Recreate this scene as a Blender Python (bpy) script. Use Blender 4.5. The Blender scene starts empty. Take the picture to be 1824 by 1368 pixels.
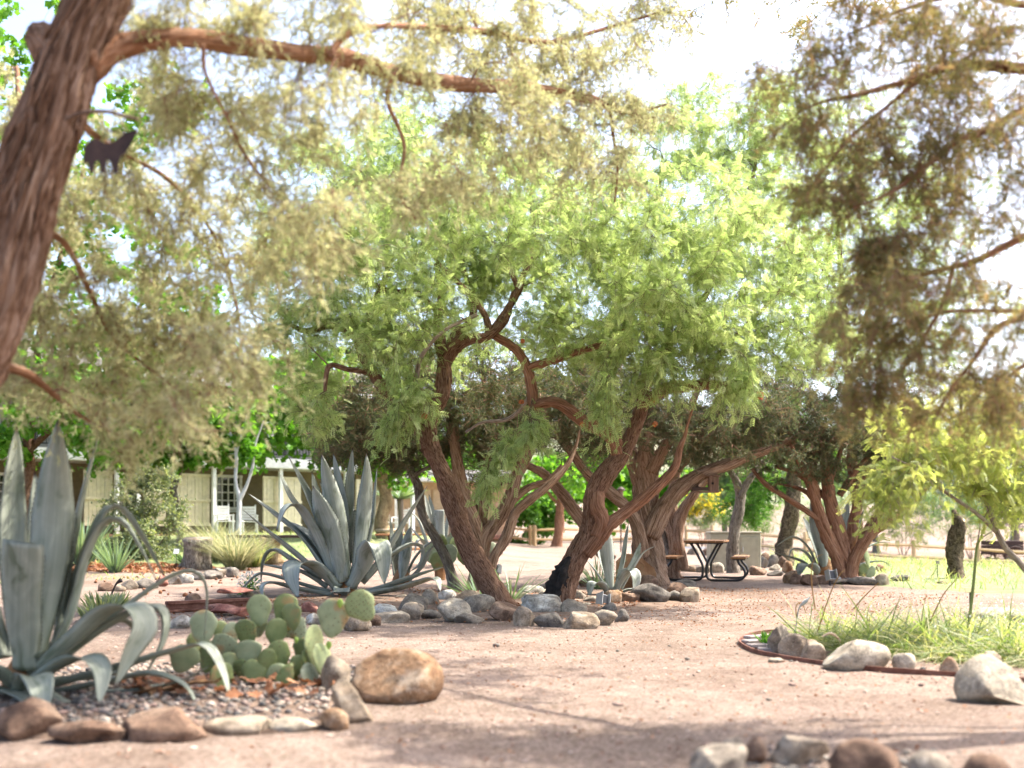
import bpy, bmesh, math, random
import numpy as np
from mathutils import Vector, Matrix

random.seed(7)
RNG = np.random.default_rng(11)
SC = bpy.context.scene
COL = SC.collection

# ------------------------------------------------------------------ camera, sky, sun, exposure
CAM_H = 0.95
FPX = 2000.0                      # focal length in pixels of the 1824 px wide photograph
HORIZON = 945.0                   # row of the eye level in the photograph
cam_d = bpy.data.cameras.new('camera')
cam = bpy.data.objects.new('camera', cam_d)
COL.objects.link(cam)
cam.location = (0, 0, CAM_H)
cam.rotation_euler = (math.radians(90), 0, 0)
cam_d.sensor_width = 36.0
cam_d.lens = 36.0 * FPX / 1824.0
cam_d.shift_y = (HORIZON - 684.0) / 1824.0
cam_d.clip_start = 0.05
cam_d.clip_end = 2000
cam_d.dof.use_dof = True
cam_d.dof.focus_distance = 13.6
cam_d.dof.aperture_fstop = 1.3
SC.camera = cam

SUN_EL = math.radians(57)
SUN_AZ = math.radians(66)          # clockwise from +Y (away from the camera) towards +X
world = bpy.data.worlds.new('World')
SC.world = world
world.use_nodes = True
wn = world.node_tree
sky = wn.nodes.new('ShaderNodeTexSky')
sky.sky_type = 'NISHITA'
sky.sun_disc = False
sky.sun_elevation = SUN_EL
sky.sun_rotation = SUN_AZ
sky.air_density = 0.8
sky.dust_density = 4.0
sky.ozone_density = 0.5
wn.links.new(sky.outputs[0], wn.nodes['Background'].inputs[0])
wn.nodes['Background'].inputs[1].default_value = 0.15
sun_d = bpy.data.lights.new('sun', 'SUN')
sun_d.energy = 3.4
sun_d.angle = math.radians(0.5)
sun_d.color = (1.0, 0.95, 0.87)
sun = bpy.data.objects.new('sun', sun_d)
COL.objects.link(sun)
SDIR = Vector((math.sin(SUN_AZ) * math.cos(SUN_EL), math.cos(SUN_AZ) * math.cos(SUN_EL), math.sin(SUN_EL)))
sun.rotation_euler = SDIR.to_track_quat('Z', 'Y').to_euler()
sun.location = (20, 10, 30)
SC.view_settings.view_transform = 'Standard'
SC.view_settings.look = 'None'
SC.view_settings.gamma = 1.0
SC.view_settings.use_curve_mapping = False
SC.view_settings.exposure = 2.0
SC.cycles.max_bounces = 8
SC.cycles.diffuse_bounces = 5
SC.cycles.glossy_bounces = 2
SC.cycles.transmission_bounces = 4
SC.cycles.transparent_max_bounces = 8
SC.cycles.sample_clamp_indirect = 6.0
SC.cycles.use_denoising = True
SC.cycles.use_adaptive_sampling = True
SC.cycles.adaptive_threshold = 0.02

# ------------------------------------------------------------------ small maths
def sst(a, b, x):
    t = np.clip((np.asarray(x, float) - a) / (b - a), 0, 1)
    return t * t * (3 - 2 * t)

def gz(x, y):
    """height of the ground"""
    x = np.asarray(x, float); y = np.asarray(y, float)
    lf = sst(1.5, -5, x)
    z = 0.85 * sst(24, 40, y) * lf
    z = z - 0.055 * np.clip(x - 9, 0, 40) * sst(24, 44, y) * (1 - sst(70, 110, y))
    z = z + 0.2 * sst(30, 55, y) * (1 - lf) * (1 - sst(8, 14, x))
    z = z + 0.06 * np.clip(y - 75, 0, 400)
    z = z + 0.012 * np.sin(1.1 * x + 0.6 * y) * np.sin(0.5 * x - 0.9 * y + 1) + 0.006 * np.sin(3.1 * x + 1.7 * y) * np.sin(2.3 * y - 1.1 * x)
    return z

def P(px, py, d):
    """the point that stands at pixel column px, row py, d metres into the scene"""
    return Vector(((px - 912.0) * d / FPX, d, CAM_H + (HORIZON - py) * d / FPX))

def D(py):
    """distance of flat ground seen at row py"""
    return CAM_H * FPX / (py - HORIZON)

def catmull(pts, n):
    """n points of a smooth curve through pts (k,m array)"""
    pts = np.asarray(pts, float)
    k = len(pts)
    if k == 2:
        t = np.linspace(0, 1, n)[:, None]
        return pts[0] * (1 - t) + pts[1] * t
    ext = np.vstack([2 * pts[0] - pts[1], pts, 2 * pts[-1] - pts[-2]])
    seg = np.linalg.norm(np.diff(pts[:, :3], axis=0), axis=1) + 1e-6
    cum = np.concatenate([[0], np.cumsum(seg)])
    s = np.linspace(0, cum[-1], n)
    i = np.clip(np.searchsorted(cum, s, side='right') - 1, 0, k - 2)
    t = ((s - cum[i]) / seg[i])[:, None]
    p0, p1, p2, p3 = ext[i], ext[i + 1], ext[i + 2], ext[i + 3]
    return 0.5 * ((2 * p1) + (-p0 + p2) * t + (2 * p0 - 5 * p1 + 4 * p2 - p3) * t ** 2 + (-p0 + 3 * p1 - 3 * p2 + p3) * t ** 3)

def unit(v):
    v = np.asarray(v, float)
    return v / (np.linalg.norm(v, axis=-1, keepdims=True) + 1e-9)

# ------------------------------------------------------------------ objects
def tag(o, label=None, cat=None, group=None, kind=None):
    if label: o['label'] = label
    if cat: o['category'] = cat
    if group: o['group'] = group
    if kind: o['kind'] = kind
    return o

def empty(name, loc, label=None, cat=None, group=None):
    o = bpy.data.objects.new(name, None)
    COL.objects.link(o)
    o.location = loc
    o.empty_display_size = 0.1
    return tag(o, label, cat, group)

def mesh_np(name, V, faces, smooth=True, attrs=None):
    """mesh from arrays; faces: (n,k) array or list of such; attrs: name -> (nverts,) or (nverts,3)"""
    V = np.ascontiguousarray(V, dtype=np.float32)
    if not isinstance(faces, (list, tuple)): faces = [faces]
    faces = [np.asarray(f, dtype=np.int32) for f in faces if len(f)]
    me = bpy.data.meshes.new(name)
    me.vertices.add(len(V))
    me.vertices.foreach_set('co', V.ravel())
    li = np.concatenate([f.ravel() for f in faces])
    tot = np.concatenate([np.full(len(f), f.shape[1], np.int32) for f in faces])
    st = np.concatenate([[0], np.cumsum(tot)[:-1]]).astype(np.int32)
    me.loops.add(len(li))
    me.loops.foreach_set('vertex_index', li)
    me.polygons.add(len(tot))
    me.polygons.foreach_set('loop_start', st)
    me.polygons.foreach_set('loop_total', tot)
    me.polygons.foreach_set('use_smooth', np.full(len(tot), bool(smooth)))
    for an, av in (attrs or {}).items():
        av = np.ascontiguousarray(av, dtype=np.float32)
        if av.ndim == 1:
            a = me.attributes.new(an, 'FLOAT', 'POINT'); a.data.foreach_set('value', av)
        else:
            a = me.attributes.new(an, 'FLOAT_VECTOR', 'POINT'); a.data.foreach_set('vector', av.ravel())
    me.update(calc_edges=True)
    return me

def obj(name, me, mat, parent=None, loc=None):
    o = bpy.data.objects.new(name, me)
    COL.objects.link(o)
    if mat is not None and len(me.materials) == 0: me.materials.append(mat)
    if parent is not None:
        o.parent = parent
    if loc is not None: o.location = loc
    return o

class MB:
    """collects boxes, tubes and prisms into one mesh"""
    def __init__(self): self.v = []; self.f4 = []; self.f3 = []; self.n = 0
    def add(self, V, F):
        V = np.asarray(V, float)
        self.v.append(V)
        F = np.asarray(F, int) + self.n
        (self.f4 if F.shape[1] == 4 else self.f3).append(F)
        self.n += len(V)
    def box(self, c, s, rz=0.0, bev=0.0, R=None):
        """box, centre c, full size s, bevelled"""
        h = np.asarray(s, float) / 2
        b = min(bev, h.min() * 0.9)
        if b <= 0:
            V = np.array([[x, y, z] for x in (-1, 1) for y in (-1, 1) for z in (-1, 1)], float) * h
            F = [[0, 1, 3, 2], [4, 6, 7, 5], [0, 4, 5, 1], [2, 3, 7, 6], [0, 2, 6, 4], [1, 5, 7, 3]]
            F3 = None
        else:
            V = []
            idx = {}
            for x in (-1, 1):
                for y in (-1, 1):
                    for z in (-1, 1):
                        for a in range(3):
                            q = np.array([x, y, z]) * (h - b)
                            q[a] = np.array([x, y, z])[a] * h[a]
                            idx[(x, y, z, a)] = len(V); V.append(q)
            V = np.array(V)
            F = []; F3 = []
            for a in range(3):
                o1, o2 = (a + 1) % 3, (a + 2) % 3
                for sgn in (-1, 1):
                    quad = []
                    for (p, q) in ((-1, -1), (1, -1), (1, 1), (-1, 1)):
                        k = [0, 0, 0]; k[a] = sgn; k[o1] = p; k[o2] = q
                        quad.append(idx[(k[0], k[1], k[2], a)])
                    F.append(quad if sgn > 0 else quad[::-1])
                for p in (-1, 1):
                    for q in (-1, 1):
                        e = []
                        for m, ax in ((-1, o1), (1, o1), (1, o2), (-1, o2)):
                            k = [0, 0, 0]; k[a] = m; k[o1] = p; k[o2] = q
                            e.append(idx[(k[0], k[1], k[2], ax)])
                        F.append(e if p * q > 0 else e[::-1])
            for x in (-1, 1):
                for y in (-1, 1):
                    for z in (-1, 1):
                        t = [idx[(x, y, z, a)] for a in range(3)]
                        F3.append(t if x * y * z > 0 else t[::-1])
        if R is not None: V = V @ np.asarray(R).T
        elif rz:
            cz, sz = math.cos(rz), math.sin(rz)
            V = V @ np.array([[cz, -sz, 0], [sz, cz, 0], [0, 0, 1]]).T
        V = V + np.asarray(c, float)
        n0 = self.n
        self.add(V, F)
        if F3 is not None: self.f3.append(np.asarray(F3, int) + n0)
    def tube(self, pts, r, seg=8, n=None, caps=True):
        pts = np.asarray(pts, float)
        rr = np.broadcast_to(np.asarray(r, float), (len(pts),))
        q = np.hstack([pts, rr[:, None]])
        if n: q = catmull(q, n)
        V, F, caps_f = tube_arrays(q[:, :3], q[:, 3], seg)
        n0 = self.n
        self.add(V, F)
        if caps: self.f3.append(caps_f + n0)
    def prism(self, poly, z0, z1, M=None):
        """polygon (list of (x,y)) extruded in z, then mapped by function M"""
        k = len(poly)
        V = np.array([[x, y, z0] for x, y in poly] + [[x, y, z1] for x, y in poly], float)
        if M is not None: V = np.array([M(v) for v in V])
        F = [[i, (i + 1) % k, (i + 1) % k + k, i + k] for i in range(k)]
        n0 = self.n
        self.add(V, F)
        self.f3.append(np.array([[0, i + 1, i] for i in range(1, k - 1)] + [[k, k + i, k + i + 1] for i in range(1, k - 1)]) + n0)
    def mesh(self, name, smooth=False):
        fs = []
        if self.f4: fs.append(np.vstack(self.f4))
        if self.f3: fs.append(np.vstack(self.f3))
        return mesh_np(name, np.vstack(self.v), fs, smooth)
    def build(self, name, mat, parent=None, smooth=False, loc=None):
        return obj(name, self.mesh(name, smooth), mat, parent, loc)

def frames(C):
    """tangent and two normals along a curve by parallel transport"""
    n = len(C)
    T = unit(np.gradient(C, axis=0))
    A = np.zeros_like(C)
    a = np.cross(T[0], [0.31, 0.87, 0.38]); a = a / np.linalg.norm(a)
    for i in range(n):
        a = a - T[i] * a.dot(T[i]); a = a / (np.linalg.norm(a) + 1e-9)
        A[i] = a
    return T, A, np.cross(T, A)

def tube_arrays(C, r, seg):
    n = len(C)
    T, A, B = frames(C)
    th = np.linspace(0, 2 * np.pi, seg, endpoint=False)
    V = C[:, None, :] + r[:, None, None] * (np.cos(th)[None, :, None] * A[:, None, :] + np.sin(th)[None, :, None] * B[:, None, :])
    V = V.reshape(-1, 3)
    i = np.arange(n - 1)[:, None] * seg
    j = np.arange(seg)[None, :]; j2 = (j + 1) % seg
    F = np.stack([i + j, i + j2, i + seg + j2, i + seg + j], -1).reshape(-1, 4)
    caps = [[0, k + 1, k] for k in range(1, seg - 1)]
    o = (n - 1) * seg
    caps += [[o, o + k, o + k + 1] for k in range(1, seg - 1)]
    return V, F, np.array(caps, int)

def bark_mesh(name, pts, seg=14, step=0.06, ridge=0.10, kfib=7, twist=1.5, flare=0.0, rough=0.05, seed=0):
    """a limb: pts = [(x,y,z,r)...]; ridged, twisted, uneven; vector attribute 'bark' runs with the grain"""
    g = np.random.default_rng(seed)
    q = np.asarray(pts, float)
    L = np.linalg.norm(np.diff(q[:, :3], axis=0), axis=1).sum()
    n = max(6, int(L / step))
    q = catmull(q, n)
    C, r = q[:, :3], np.maximum(q[:, 3], 0.002)
    C = C + np.stack([sum(g.normal() * 0.16 * np.sin(np.linspace(0, 1, n) * L * f + g.uniform(0, 6)) for f in (1.7, 4.1)) for _ in range(3)], 1) * r[:, None]
    T, A, B = frames(C)
    th = np.linspace(0, 2 * np.pi, seg, endpoint=False)
    v = np.linspace(0, L, n)
    TH = th[None, :] + twist * v[:, None] * 0.6
    R = np.ones((n, seg))
    for k in range(4):
        m = g.integers(2, kfib + 1)
        R += ridge * 0.5 * g.uniform(0.4, 1) * np.sin(m * TH + g.uniform(0, 6.28) + 0.8 * np.sin(v[:, None] * g.uniform(1, 4) + g.uniform(0, 6)))
    R += rough * g.normal(size=(n, seg)) + rough * 1.4 * np.sin(v[:, None] * g.uniform(5, 9) + 2 * th[None, :] + g.uniform(0, 6))
    if flare:
        R *= (1 + flare * np.exp(-v / (0.12 + r[0]))[:, None] * (1 + 0.35 * np.sin(5 * th + g.uniform(0, 6)))[None, :])
    RR = r[:, None] * R
    V = C[:, None, :] + RR[..., None] * (np.cos(th)[None, :, None] * A[:, None, :] + np.sin(th)[None, :, None] * B[:, None, :])
    i = np.arange(n - 1)[:, None] * seg
    j = np.arange(seg)[None, :]; j2 = (j + 1) % seg
    F = np.stack([i + j, i + j2, i + seg + j2, i + seg + j], -1).reshape(-1, 4)
    o = (n - 1) * seg
    caps = np.array([[0, k + 1, k] for k in range(1, seg - 1)] + [[o, o + k, o + k + 1] for k in range(1, seg - 1)], int)
    tt = th[None, :] + twist * v[:, None] * 0.6
    bk = np.stack([np.cos(tt) * r[:, None], np.sin(tt) * r[:, None], np.repeat(v[:, None], seg, 1)], -1).reshape(-1, 3)
    return mesh_np(name, V.reshape(-1, 3), [F, caps], True, {'bark': bk}), C, r
# ------------------------------------------------------------------ materials
def srgb(r, g, b):
    return tuple(((c / 255) / 12.92 if c / 255 <= 0.04045 else ((c / 255 + 0.055) / 1.055) ** 2.4) for c in (r, g, b)) + (1.0,)

def new_mat(name):
    m = bpy.data.materials.new(name)
    m.use_nodes = True
    nt = m.node_tree
    return m, nt, nt.nodes['Principled BSDF']

def N(nt, typ, **kw):
    n = nt.nodes.new(typ)
    for k, v in kw.items():
        if k.startswith('in_'):
            key = k[3:]
            n.inputs[int(key) if key.isdigit() else key].default_value = v
        else: setattr(n, k, v)
    return n

def ramp(nt, fac, stops, interp='LINEAR'):
    r = nt.nodes.new('ShaderNodeValToRGB')
    cr = r.color_ramp
    cr.interpolation = interp
    while len(cr.elements) < len(stops): cr.elements.new(0.5)
    for e, (p, c) in zip(cr.elements, stops):
        e.position = p
        e.color = c if len(c) == 4 else tuple(c) + (1.0,)
    nt.links.new(fac, r.inputs[0])
    return r

def coords(nt, attr=None, scale=(1, 1, 1), rnd=0.0):
    if attr:
        a = N(nt, 'ShaderNodeAttribute', attribute_name=attr); src = a.outputs['Vector']
    else:
        a = N(nt, 'ShaderNodeTexCoord'); src = a.outputs['Object']
    mp = N(nt, 'ShaderNodeMapping')
    mp.inputs['Scale'].default_value = scale
    nt.links.new(src, mp.inputs['Vector'])
    if rnd:
        oi = N(nt, 'ShaderNodeObjectInfo')
        mu = N(nt, 'ShaderNodeMath', operation='MULTIPLY', in_1=rnd)
        nt.links.new(oi.outputs['Random'], mu.inputs[0])
        cb = N(nt, 'ShaderNodeCombineXYZ')
        for i in range(3): nt.links.new(mu.outputs[0], cb.inputs[i])
        nt.links.new(cb.outputs[0], mp.inputs['Location'])
    return mp.outputs[0]

def noise(nt, vec, scale, detail=6, rough=0.6, dist=0.0):
    n = N(nt, 'ShaderNodeTexNoise')
    n.inputs['Scale'].default_value = scale
    n.inputs['Detail'].default_value = detail
    n.inputs['Roughness'].default_value = rough
    n.inputs['Distortion'].default_value = dist
    nt.links.new(vec, n.inputs['Vector'])
    return n.outputs['Fac']

def mixc(nt, fac, a, b, mode='MIX'):
    m = N(nt, 'ShaderNodeMix', data_type='RGBA', blend_type=mode)
    for s, v in ((0, fac), (6, a), (7, b)):
        if hasattr(v, 'is_linked') or hasattr(v, 'node'): nt.links.new(v, m.inputs[s])
        else: m.inputs[s].default_value = v
    return m.outputs[2]

def bump(nt, bs, h, strength=0.5, dist=0.01, prev=None):
    b = N(nt, 'ShaderNodeBump')
    b.inputs['Strength'].default_value = strength
    b.inputs['Distance'].default_value = dist
    nt.links.new(h, b.inputs['Height'])
    if prev is not None: nt.links.new(prev, b.inputs['Normal'])
    if bs is not None: nt.links.new(b.outputs[0], bs.inputs['Normal'])
    return b.outputs[0]

def mat_mottled(name, c1, c2, c3, scale=8, rough=0.85, bs=0.4, bd=0.01, attr=None, stretch=(1, 1, 1), rnd=20.0, fine=60, spec=0.3, metal=0.0):
    m, nt, b = new_mat(name)
    v = coords(nt, attr, stretch, rnd)
    n1 = noise(nt, v, scale, 7, 0.65, 0.3)
    n2 = noise(nt, v, fine, 4, 0.6)
    r = ramp(nt, n1, [(0.30, c1), (0.50, c2), (0.70, c3)])
    col = mixc(nt, 0.35, r.outputs[0], mixc(nt, n2, (0.25, 0.25, 0.25, 1), (1, 1, 1, 1)), 'OVERLAY')
    nt.links.new(col, b.inputs['Base Color'])
    b.inputs['Roughness'].default_value = rough
    b.inputs['Specular IOR Level'].default_value = spec
    b.inputs['Metallic'].default_value = metal
    p = bump(nt, None, n1, bs * 0.8, bd * 3)
    bump(nt, b, n2, bs, bd, p)
    return m

def mat_rock(name, c1, c2, c3):
    """stone: large stains, crystalline speckle, pits; differs from rock to rock"""
    m, nt, b = new_mat(name)
    v = coords(nt, None, (1, 1, 1), 30.0)
    n1 = noise(nt, v, 4.0, 8, 0.72, 0.5)
    n2 = noise(nt, v, 16, 6, 0.7, 0.2)
    n3 = noise(nt, v, 90, 4, 0.7)
    r = ramp(nt, n1, [(0.34, c1), (0.48, c2), (0.64, c3)])
    r2 = ramp(nt, n2, [(0.32, (0.5, 0.5, 0.5)), (0.5, (1, 1, 1)), (0.68, (1.3, 1.28, 1.24))])
    r3 = ramp(nt, n3, [(0.3, (0.62, 0.62, 0.62)), (0.7, (1.22, 1.22, 1.22))])
    col = mixc(nt, 1.0, mixc(nt, 1.0, r.outputs[0], r2.outputs[0], 'MULTIPLY'), r3.outputs[0], 'MULTIPLY')
    lich = ramp(nt, noise(nt, v, 9, 5, 0.75, 0.6), [(0.62, (0, 0, 0)), (0.68, (0.55, 0.55, 0.55))])
    col = mixc(nt, lich.outputs[0], col, tuple(min(1, x * 1.7) for x in c3[:3]) + (1,))
    nt.links.new(col, b.inputs['Base Color'])
    b.inputs['Roughness'].default_value = 0.92
    b.inputs['Specular IOR Level'].default_value = 0.2
    p = bump(nt, None, n2, 0.6, 0.03)
    bump(nt, b, n3, 0.6, 0.008, p)
    return m

def mat_bark(name, dark, mid, light, fib=(26, 26, 3.2), bs=1.0, bd=0.02, patch=None):
    m, nt, b = new_mat(name)
    v = coords(nt, 'bark', fib, 9.0)
    n1 = noise(nt, v, 1.6, 6, 0.7, 0.8)
    v2 = coords(nt, 'bark', (5, 5, 2.2), 9.0)
    n2 = noise(nt, v2, 1.0, 4, 0.6)
    n3 = noise(nt, v, 5.0, 4, 0.7)
    r = ramp(nt, n1, [(0.36, dark), (0.48, mid), (0.66, light)])
    col = mixc(nt, 0.5, r.outputs[0], mixc(nt, n2, (0.15, 0.15, 0.15, 1), (1, 1, 1, 1)), 'OVERLAY')
    if patch:
        pr = ramp(nt, noise(nt, v2, 1.7, 3, 0.5), [(0.55, (0, 0, 0)), (0.63, (1, 1, 1))])
        col = mixc(nt, pr.outputs[0], col, patch)
    nt.links.new(col, b.inputs['Base Color'])
    b.inputs['Roughness'].default_value = 0.9
    b.inputs['Specular IOR Level'].default_value = 0.15
    p = bump(nt, None, n1, bs, bd)
    bump(nt, b, n3, bs * 0.6, bd * 0.4, p)
    return m

def mat_leaf(name, cols, trans=0.4, tcol=None, rough=0.5, spec=0.25, attr='rnd'):
    """leaf: reflected colour by a per-leaf random value, light passes through"""
    m, nt, b = new_mat(name)
    a = N(nt, 'ShaderNodeAttribute', attribute_name=attr)
    k = len(cols)
    r = ramp(nt, a.outputs['Fac'], [(i / max(1, k - 1), c) for i, c in enumerate(cols)])
    nt.links.new(r.outputs[0], b.inputs['Base Color'])
    b.inputs['Roughness'].default_value = rough
    b.inputs['Specular IOR Level'].default_value = spec
    t = N(nt, 'ShaderNodeBsdfTranslucent')
    tc = mixc(nt, 1.0, r.outputs[0], tcol or (1.5, 1.6, 0.7, 1), 'MULTIPLY')
    nt.links.new(tc, t.inputs['Color'])
    mx = N(nt, 'ShaderNodeMixShader')
    mx.inputs[0].default_value = trans
    nt.links.new(b.outputs[0], mx.inputs[1]); nt.links.new(t.outputs[0], mx.inputs[2])
    nt.links.new(mx.outputs[0], nt.nodes['Material Output'].inputs[0])
    return m

def mat_plain(name, c, rough=0.6, metal=0.0, spec=0.4, wear=0.12, scale=6, bs=0.05):
    m, nt, b = new_mat(name)
    v = coords(nt, None, (1, 1, 1), 7.0)
    n1 = noise(nt, v, scale, 6, 0.65)
    lo = tuple(x * (1 - wear * 1.6) for x in c[:3]) + (1,)
    hi = tuple(min(1, x * (1 + wear)) for x in c[:3]) + (1,)
    r = ramp(nt, n1, [(0.3, lo), (0.7, hi)])
    nt.links.new(r.outputs[0], b.inputs['Base Color'])
    b.inputs['Roughness'].default_value = rough
    b.inputs['Metallic'].default_value = metal
    b.inputs['Specular IOR Level'].default_value = spec
    bump(nt, b, noise(nt, v, scale * 9, 3, 0.6), bs, 0.005)
    return m

def mat_wood(name, dark, light, axis=0, scale=30, rough=0.65):
    m, nt, b = new_mat(name)
    st = [scale, scale, scale]; st[axis] = scale * 0.06
    v = coords(nt, None, tuple(st), 9.0)
    n1 = noise(nt, v, 1.0, 5, 0.6, 0.6)
    r = ramp(nt, n1, [(0.3, dark), (0.7, light)])
    nt.links.new(r.outputs[0], b.inputs['Base Color'])
    b.inputs['Roughness'].default_value = rough
    b.inputs['Specular IOR Level'].default_value = 0.25
    bump(nt, b, n1, 0.3, 0.006)
    return m

def mat_ground():
    m, nt, b = new_mat('decomposed_granite')
    v = coords(nt)
    big = noise(nt, v, 0.45, 6, 0.65, 0.6)
    midn = noise(nt, v, 4.0, 7, 0.75, 0.5)
    fine = noise(nt, v, 70, 4, 0.8)
    vor = N(nt, 'ShaderNodeTexVoronoi'); vor.inputs['Scale'].default_value = 75
    nt.links.new(v, vor.inputs['Vector'])
    c1 = ramp(nt, midn, [(0.28, (0.15, 0.108, 0.084)), (0.45, (0.235, 0.178, 0.143)), (0.58, (0.27, 0.21, 0.172)), (0.72, (0.32, 0.26, 0.217))])
    grain = ramp(nt, vor.outputs['Color'], [(0.1, (0.42, 0.36, 0.33)), (0.4, (0.95, 0.92, 0.9)), (0.7, (1.1, 1.08, 1.06)), (0.95, (1.6, 1.55, 1.5))])
    c2 = mixc(nt, 0.85, c1.outputs[0], grain.outputs[0], 'MULTIPLY')
    br = ramp(nt, big, [(0.34, (0.72, 0.68, 0.64)), (0.5, (1.0, 0.99, 0.98)), (0.66, (1.14, 1.13, 1.12))])
    c3 = mixc(nt, 1.0, c2, br.outputs[0], 'MULTIPLY')
    # dropped leaflets and dust under the trees: olive-brown speckle with a shape of its own
    lit = ramp(nt, noise(nt, v, 30, 4, 0.85), [(0.53, (0, 0, 0)), (0.58, (1, 1, 1))])
    reg = ramp(nt, noise(nt, v, 0.30, 4, 0.6), [(0.42, (0, 0, 0)), (0.56, (0.85, 0.85, 0.85))])
    c4 = mixc(nt, mixc(nt, 1.0, lit.outputs[0], reg.outputs[0], 'MULTIPLY'), c3, (0.10, 0.075, 0.045, 1))
    nt.links.new(c4, b.inputs['Base Color'])
    b.inputs['Roughness'].default_value = 0.95
    b.inputs['Specular IOR Level'].default_value = 0.15
    p = bump(nt, None, midn, 0.8, 0.05)
    bump(nt, b, fine, 1.0, 0.012, p)
    return m

def mat_agave(name, tint=(1, 1, 1)):
    """attribute lc = (across, along, random of the leaf)"""
    m, nt, b = new_mat(name)
    a = N(nt, 'ShaderNodeAttribute', attribute_name='lc')
    sx = N(nt, 'ShaderNodeSeparateXYZ'); nt.links.new(a.outputs['Vector'], sx.inputs[0])
    mp = N(nt, 'ShaderNodeMapping'); mp.inputs['Scale'].default_value = (7, 1.2, 31)
    nt.links.new(a.outputs['Vector'], mp.inputs['Vector'])
    st = noise(nt, mp.outputs[0], 1.4, 5, 0.6)
    mp2 = N(nt, 'ShaderNodeMapping'); mp2.inputs['Scale'].default_value = (1.0, 5.0, 17)
    nt.links.new(a.outputs['Vector'], mp2.inputs['Vector'])
    bd = noise(nt, mp2.outputs[0], 1.0, 3, 0.5, 0.8)
    t = tint
    c = ramp(nt, st, [(0.25, (0.19 * t[0], 0.225 * t[1], 0.22 * t[2])), (0.5, (0.26 * t[0], 0.295 * t[1], 0.29 * t[2])), (0.75, (0.34 * t[0], 0.375 * t[1], 0.37 * t[2]))])
    br = ramp(nt, bd, [(0.30, (0.50, 0.54, 0.45)), (0.44, (0.95, 0.96, 0.93)), (0.55, (1, 1, 1)), (0.7, (1.2, 1.18, 1.17))])
    col = mixc(nt, 1.0, c.outputs[0], br.outputs[0], 'MULTIPLY')
    mp3 = N(nt, 'ShaderNodeMapping'); mp3.inputs['Scale'].default_value = (9, 40, 53)
    nt.links.new(a.outputs['Vector'], mp3.inputs['Vector'])
    sc = ramp(nt, noise(nt, mp3.outputs[0], 1.0, 4, 0.7), [(0.66, (0, 0, 0)), (0.71, (0.7, 0.7, 0.7))])
    col = mixc(nt, sc.outputs[0], col, (0.16, 0.125, 0.075, 1))
    tip = ramp(nt, sx.outputs[1], [(0.955, (0, 0, 0)), (0.985, (1, 1, 1))])
    col = mixc(nt, tip.outputs[0], col, (0.05, 0.03, 0.025, 1))
    nt.links.new(col, b.inputs['Base Color'])
    b.inputs['Roughness'].default_value = 0.55
    b.inputs['Specular IOR Level'].default_value = 0.3
    bump(nt, b, st, 0.25, 0.004)
    return m

def mat_pad():
    m, nt, b = new_mat('prickly_pear_skin')
    v = coords(nt, None, (1, 0.02, 1), 3.0)
    vor = N(nt, 'ShaderNodeTexVoronoi'); vor.inputs['Scale'].default_value = 42; vor.inputs['Randomness'].default_value = 0.35
    nt.links.new(v, vor.inputs['Vector'])
    dot = ramp(nt, vor.outputs['Distance'], [(0.13, (1, 1, 1)), (0.22, (0, 0, 0))])
    v2 = coords(nt, None, (1, 1, 1), 9.0)
    n1 = noise(nt, v2, 14, 5, 0.6)
    oi = N(nt, 'ShaderNodeObjectInfo')
    base = ramp(nt, oi.outputs['Random'], [(0.0, (0.14, 0.17, 0.06)), (0.35, (0.19, 0.235, 0.09)), (0.65, (0.25, 0.29, 0.13)), (1.0, (0.32, 0.36, 0.25))])
    sh = ramp(nt, n1, [(0.3, (0.75, 0.78, 0.7)), (0.7, (1.15, 1.12, 1.1))])
    col = mixc(nt, 1.0, base.outputs[0], sh.outputs[0], 'MULTIPLY')
    sc = ramp(nt, noise(nt, v2, 7, 3, 0.5), [(0.60, (0, 0, 0)), (0.68, (0.75, 0.75, 0.75))])
    col = mixc(nt, sc.outputs[0], col, (0.33, 0.19, 0.08, 1))
    col = mixc(nt, dot.outputs[0], col, (0.10, 0.055, 0.025, 1))
    nt.links.new(col, b.inputs['Base Color'])
    b.inputs['Roughness'].default_value = 0.5
    b.inputs['Specular IOR Level'].default_value = 0.3
    bump(nt, b, dot.outputs[0], 0.4, 0.006)
    return m

def mat_glass(name='window_glass'):
    m, nt, b = new_mat(name)
    b.inputs['Base Color'].default_value = (0.03, 0.035, 0.03, 1)
    b.inputs['Roughness'].default_value = 0.05
    b.inputs['Specular IOR Level'].default_value = 0.9
    return m

M = {}
M['ground'] = mat_ground()
M['rock_tan'] = mat_rock('rock_tan', (0.17, 0.12, 0.08), (0.28, 0.215, 0.15), (0.39, 0.325, 0.25))
M['rock_pale'] = mat_rock('rock_pale', (0.22, 0.18, 0.13), (0.36, 0.305, 0.23), (0.46, 0.41, 0.33))
M['rock_grey'] = mat_rock('rock_grey', (0.135, 0.11, 0.085), (0.235, 0.195, 0.15), (0.34, 0.29, 0.225))
M['rock_dark'] = mat_rock('rock_dark', (0.085, 0.074, 0.062), (0.15, 0.132, 0.112), (0.235, 0.205, 0.17))
M['rock_brown'] = mat_rock('rock_brown', (0.085, 0.052, 0.036), (0.175, 0.108, 0.072), (0.29, 0.20, 0.14))
M['rock_rust'] = mat_rock('rock_rust', (0.12, 0.062, 0.034), (0.26, 0.155, 0.085), (0.38, 0.30, 0.22))
M['rock_red'] = mat_rock('rock_red', (0.16, 0.06, 0.045), (0.28, 0.115, 0.085), (0.36, 0.20, 0.15))
M['rock_lichen'] = mat_rock('rock_lichen', (0.13, 0.105, 0.08), (0.33, 0.30, 0.25), (0.62, 0.60, 0.54))
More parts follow.
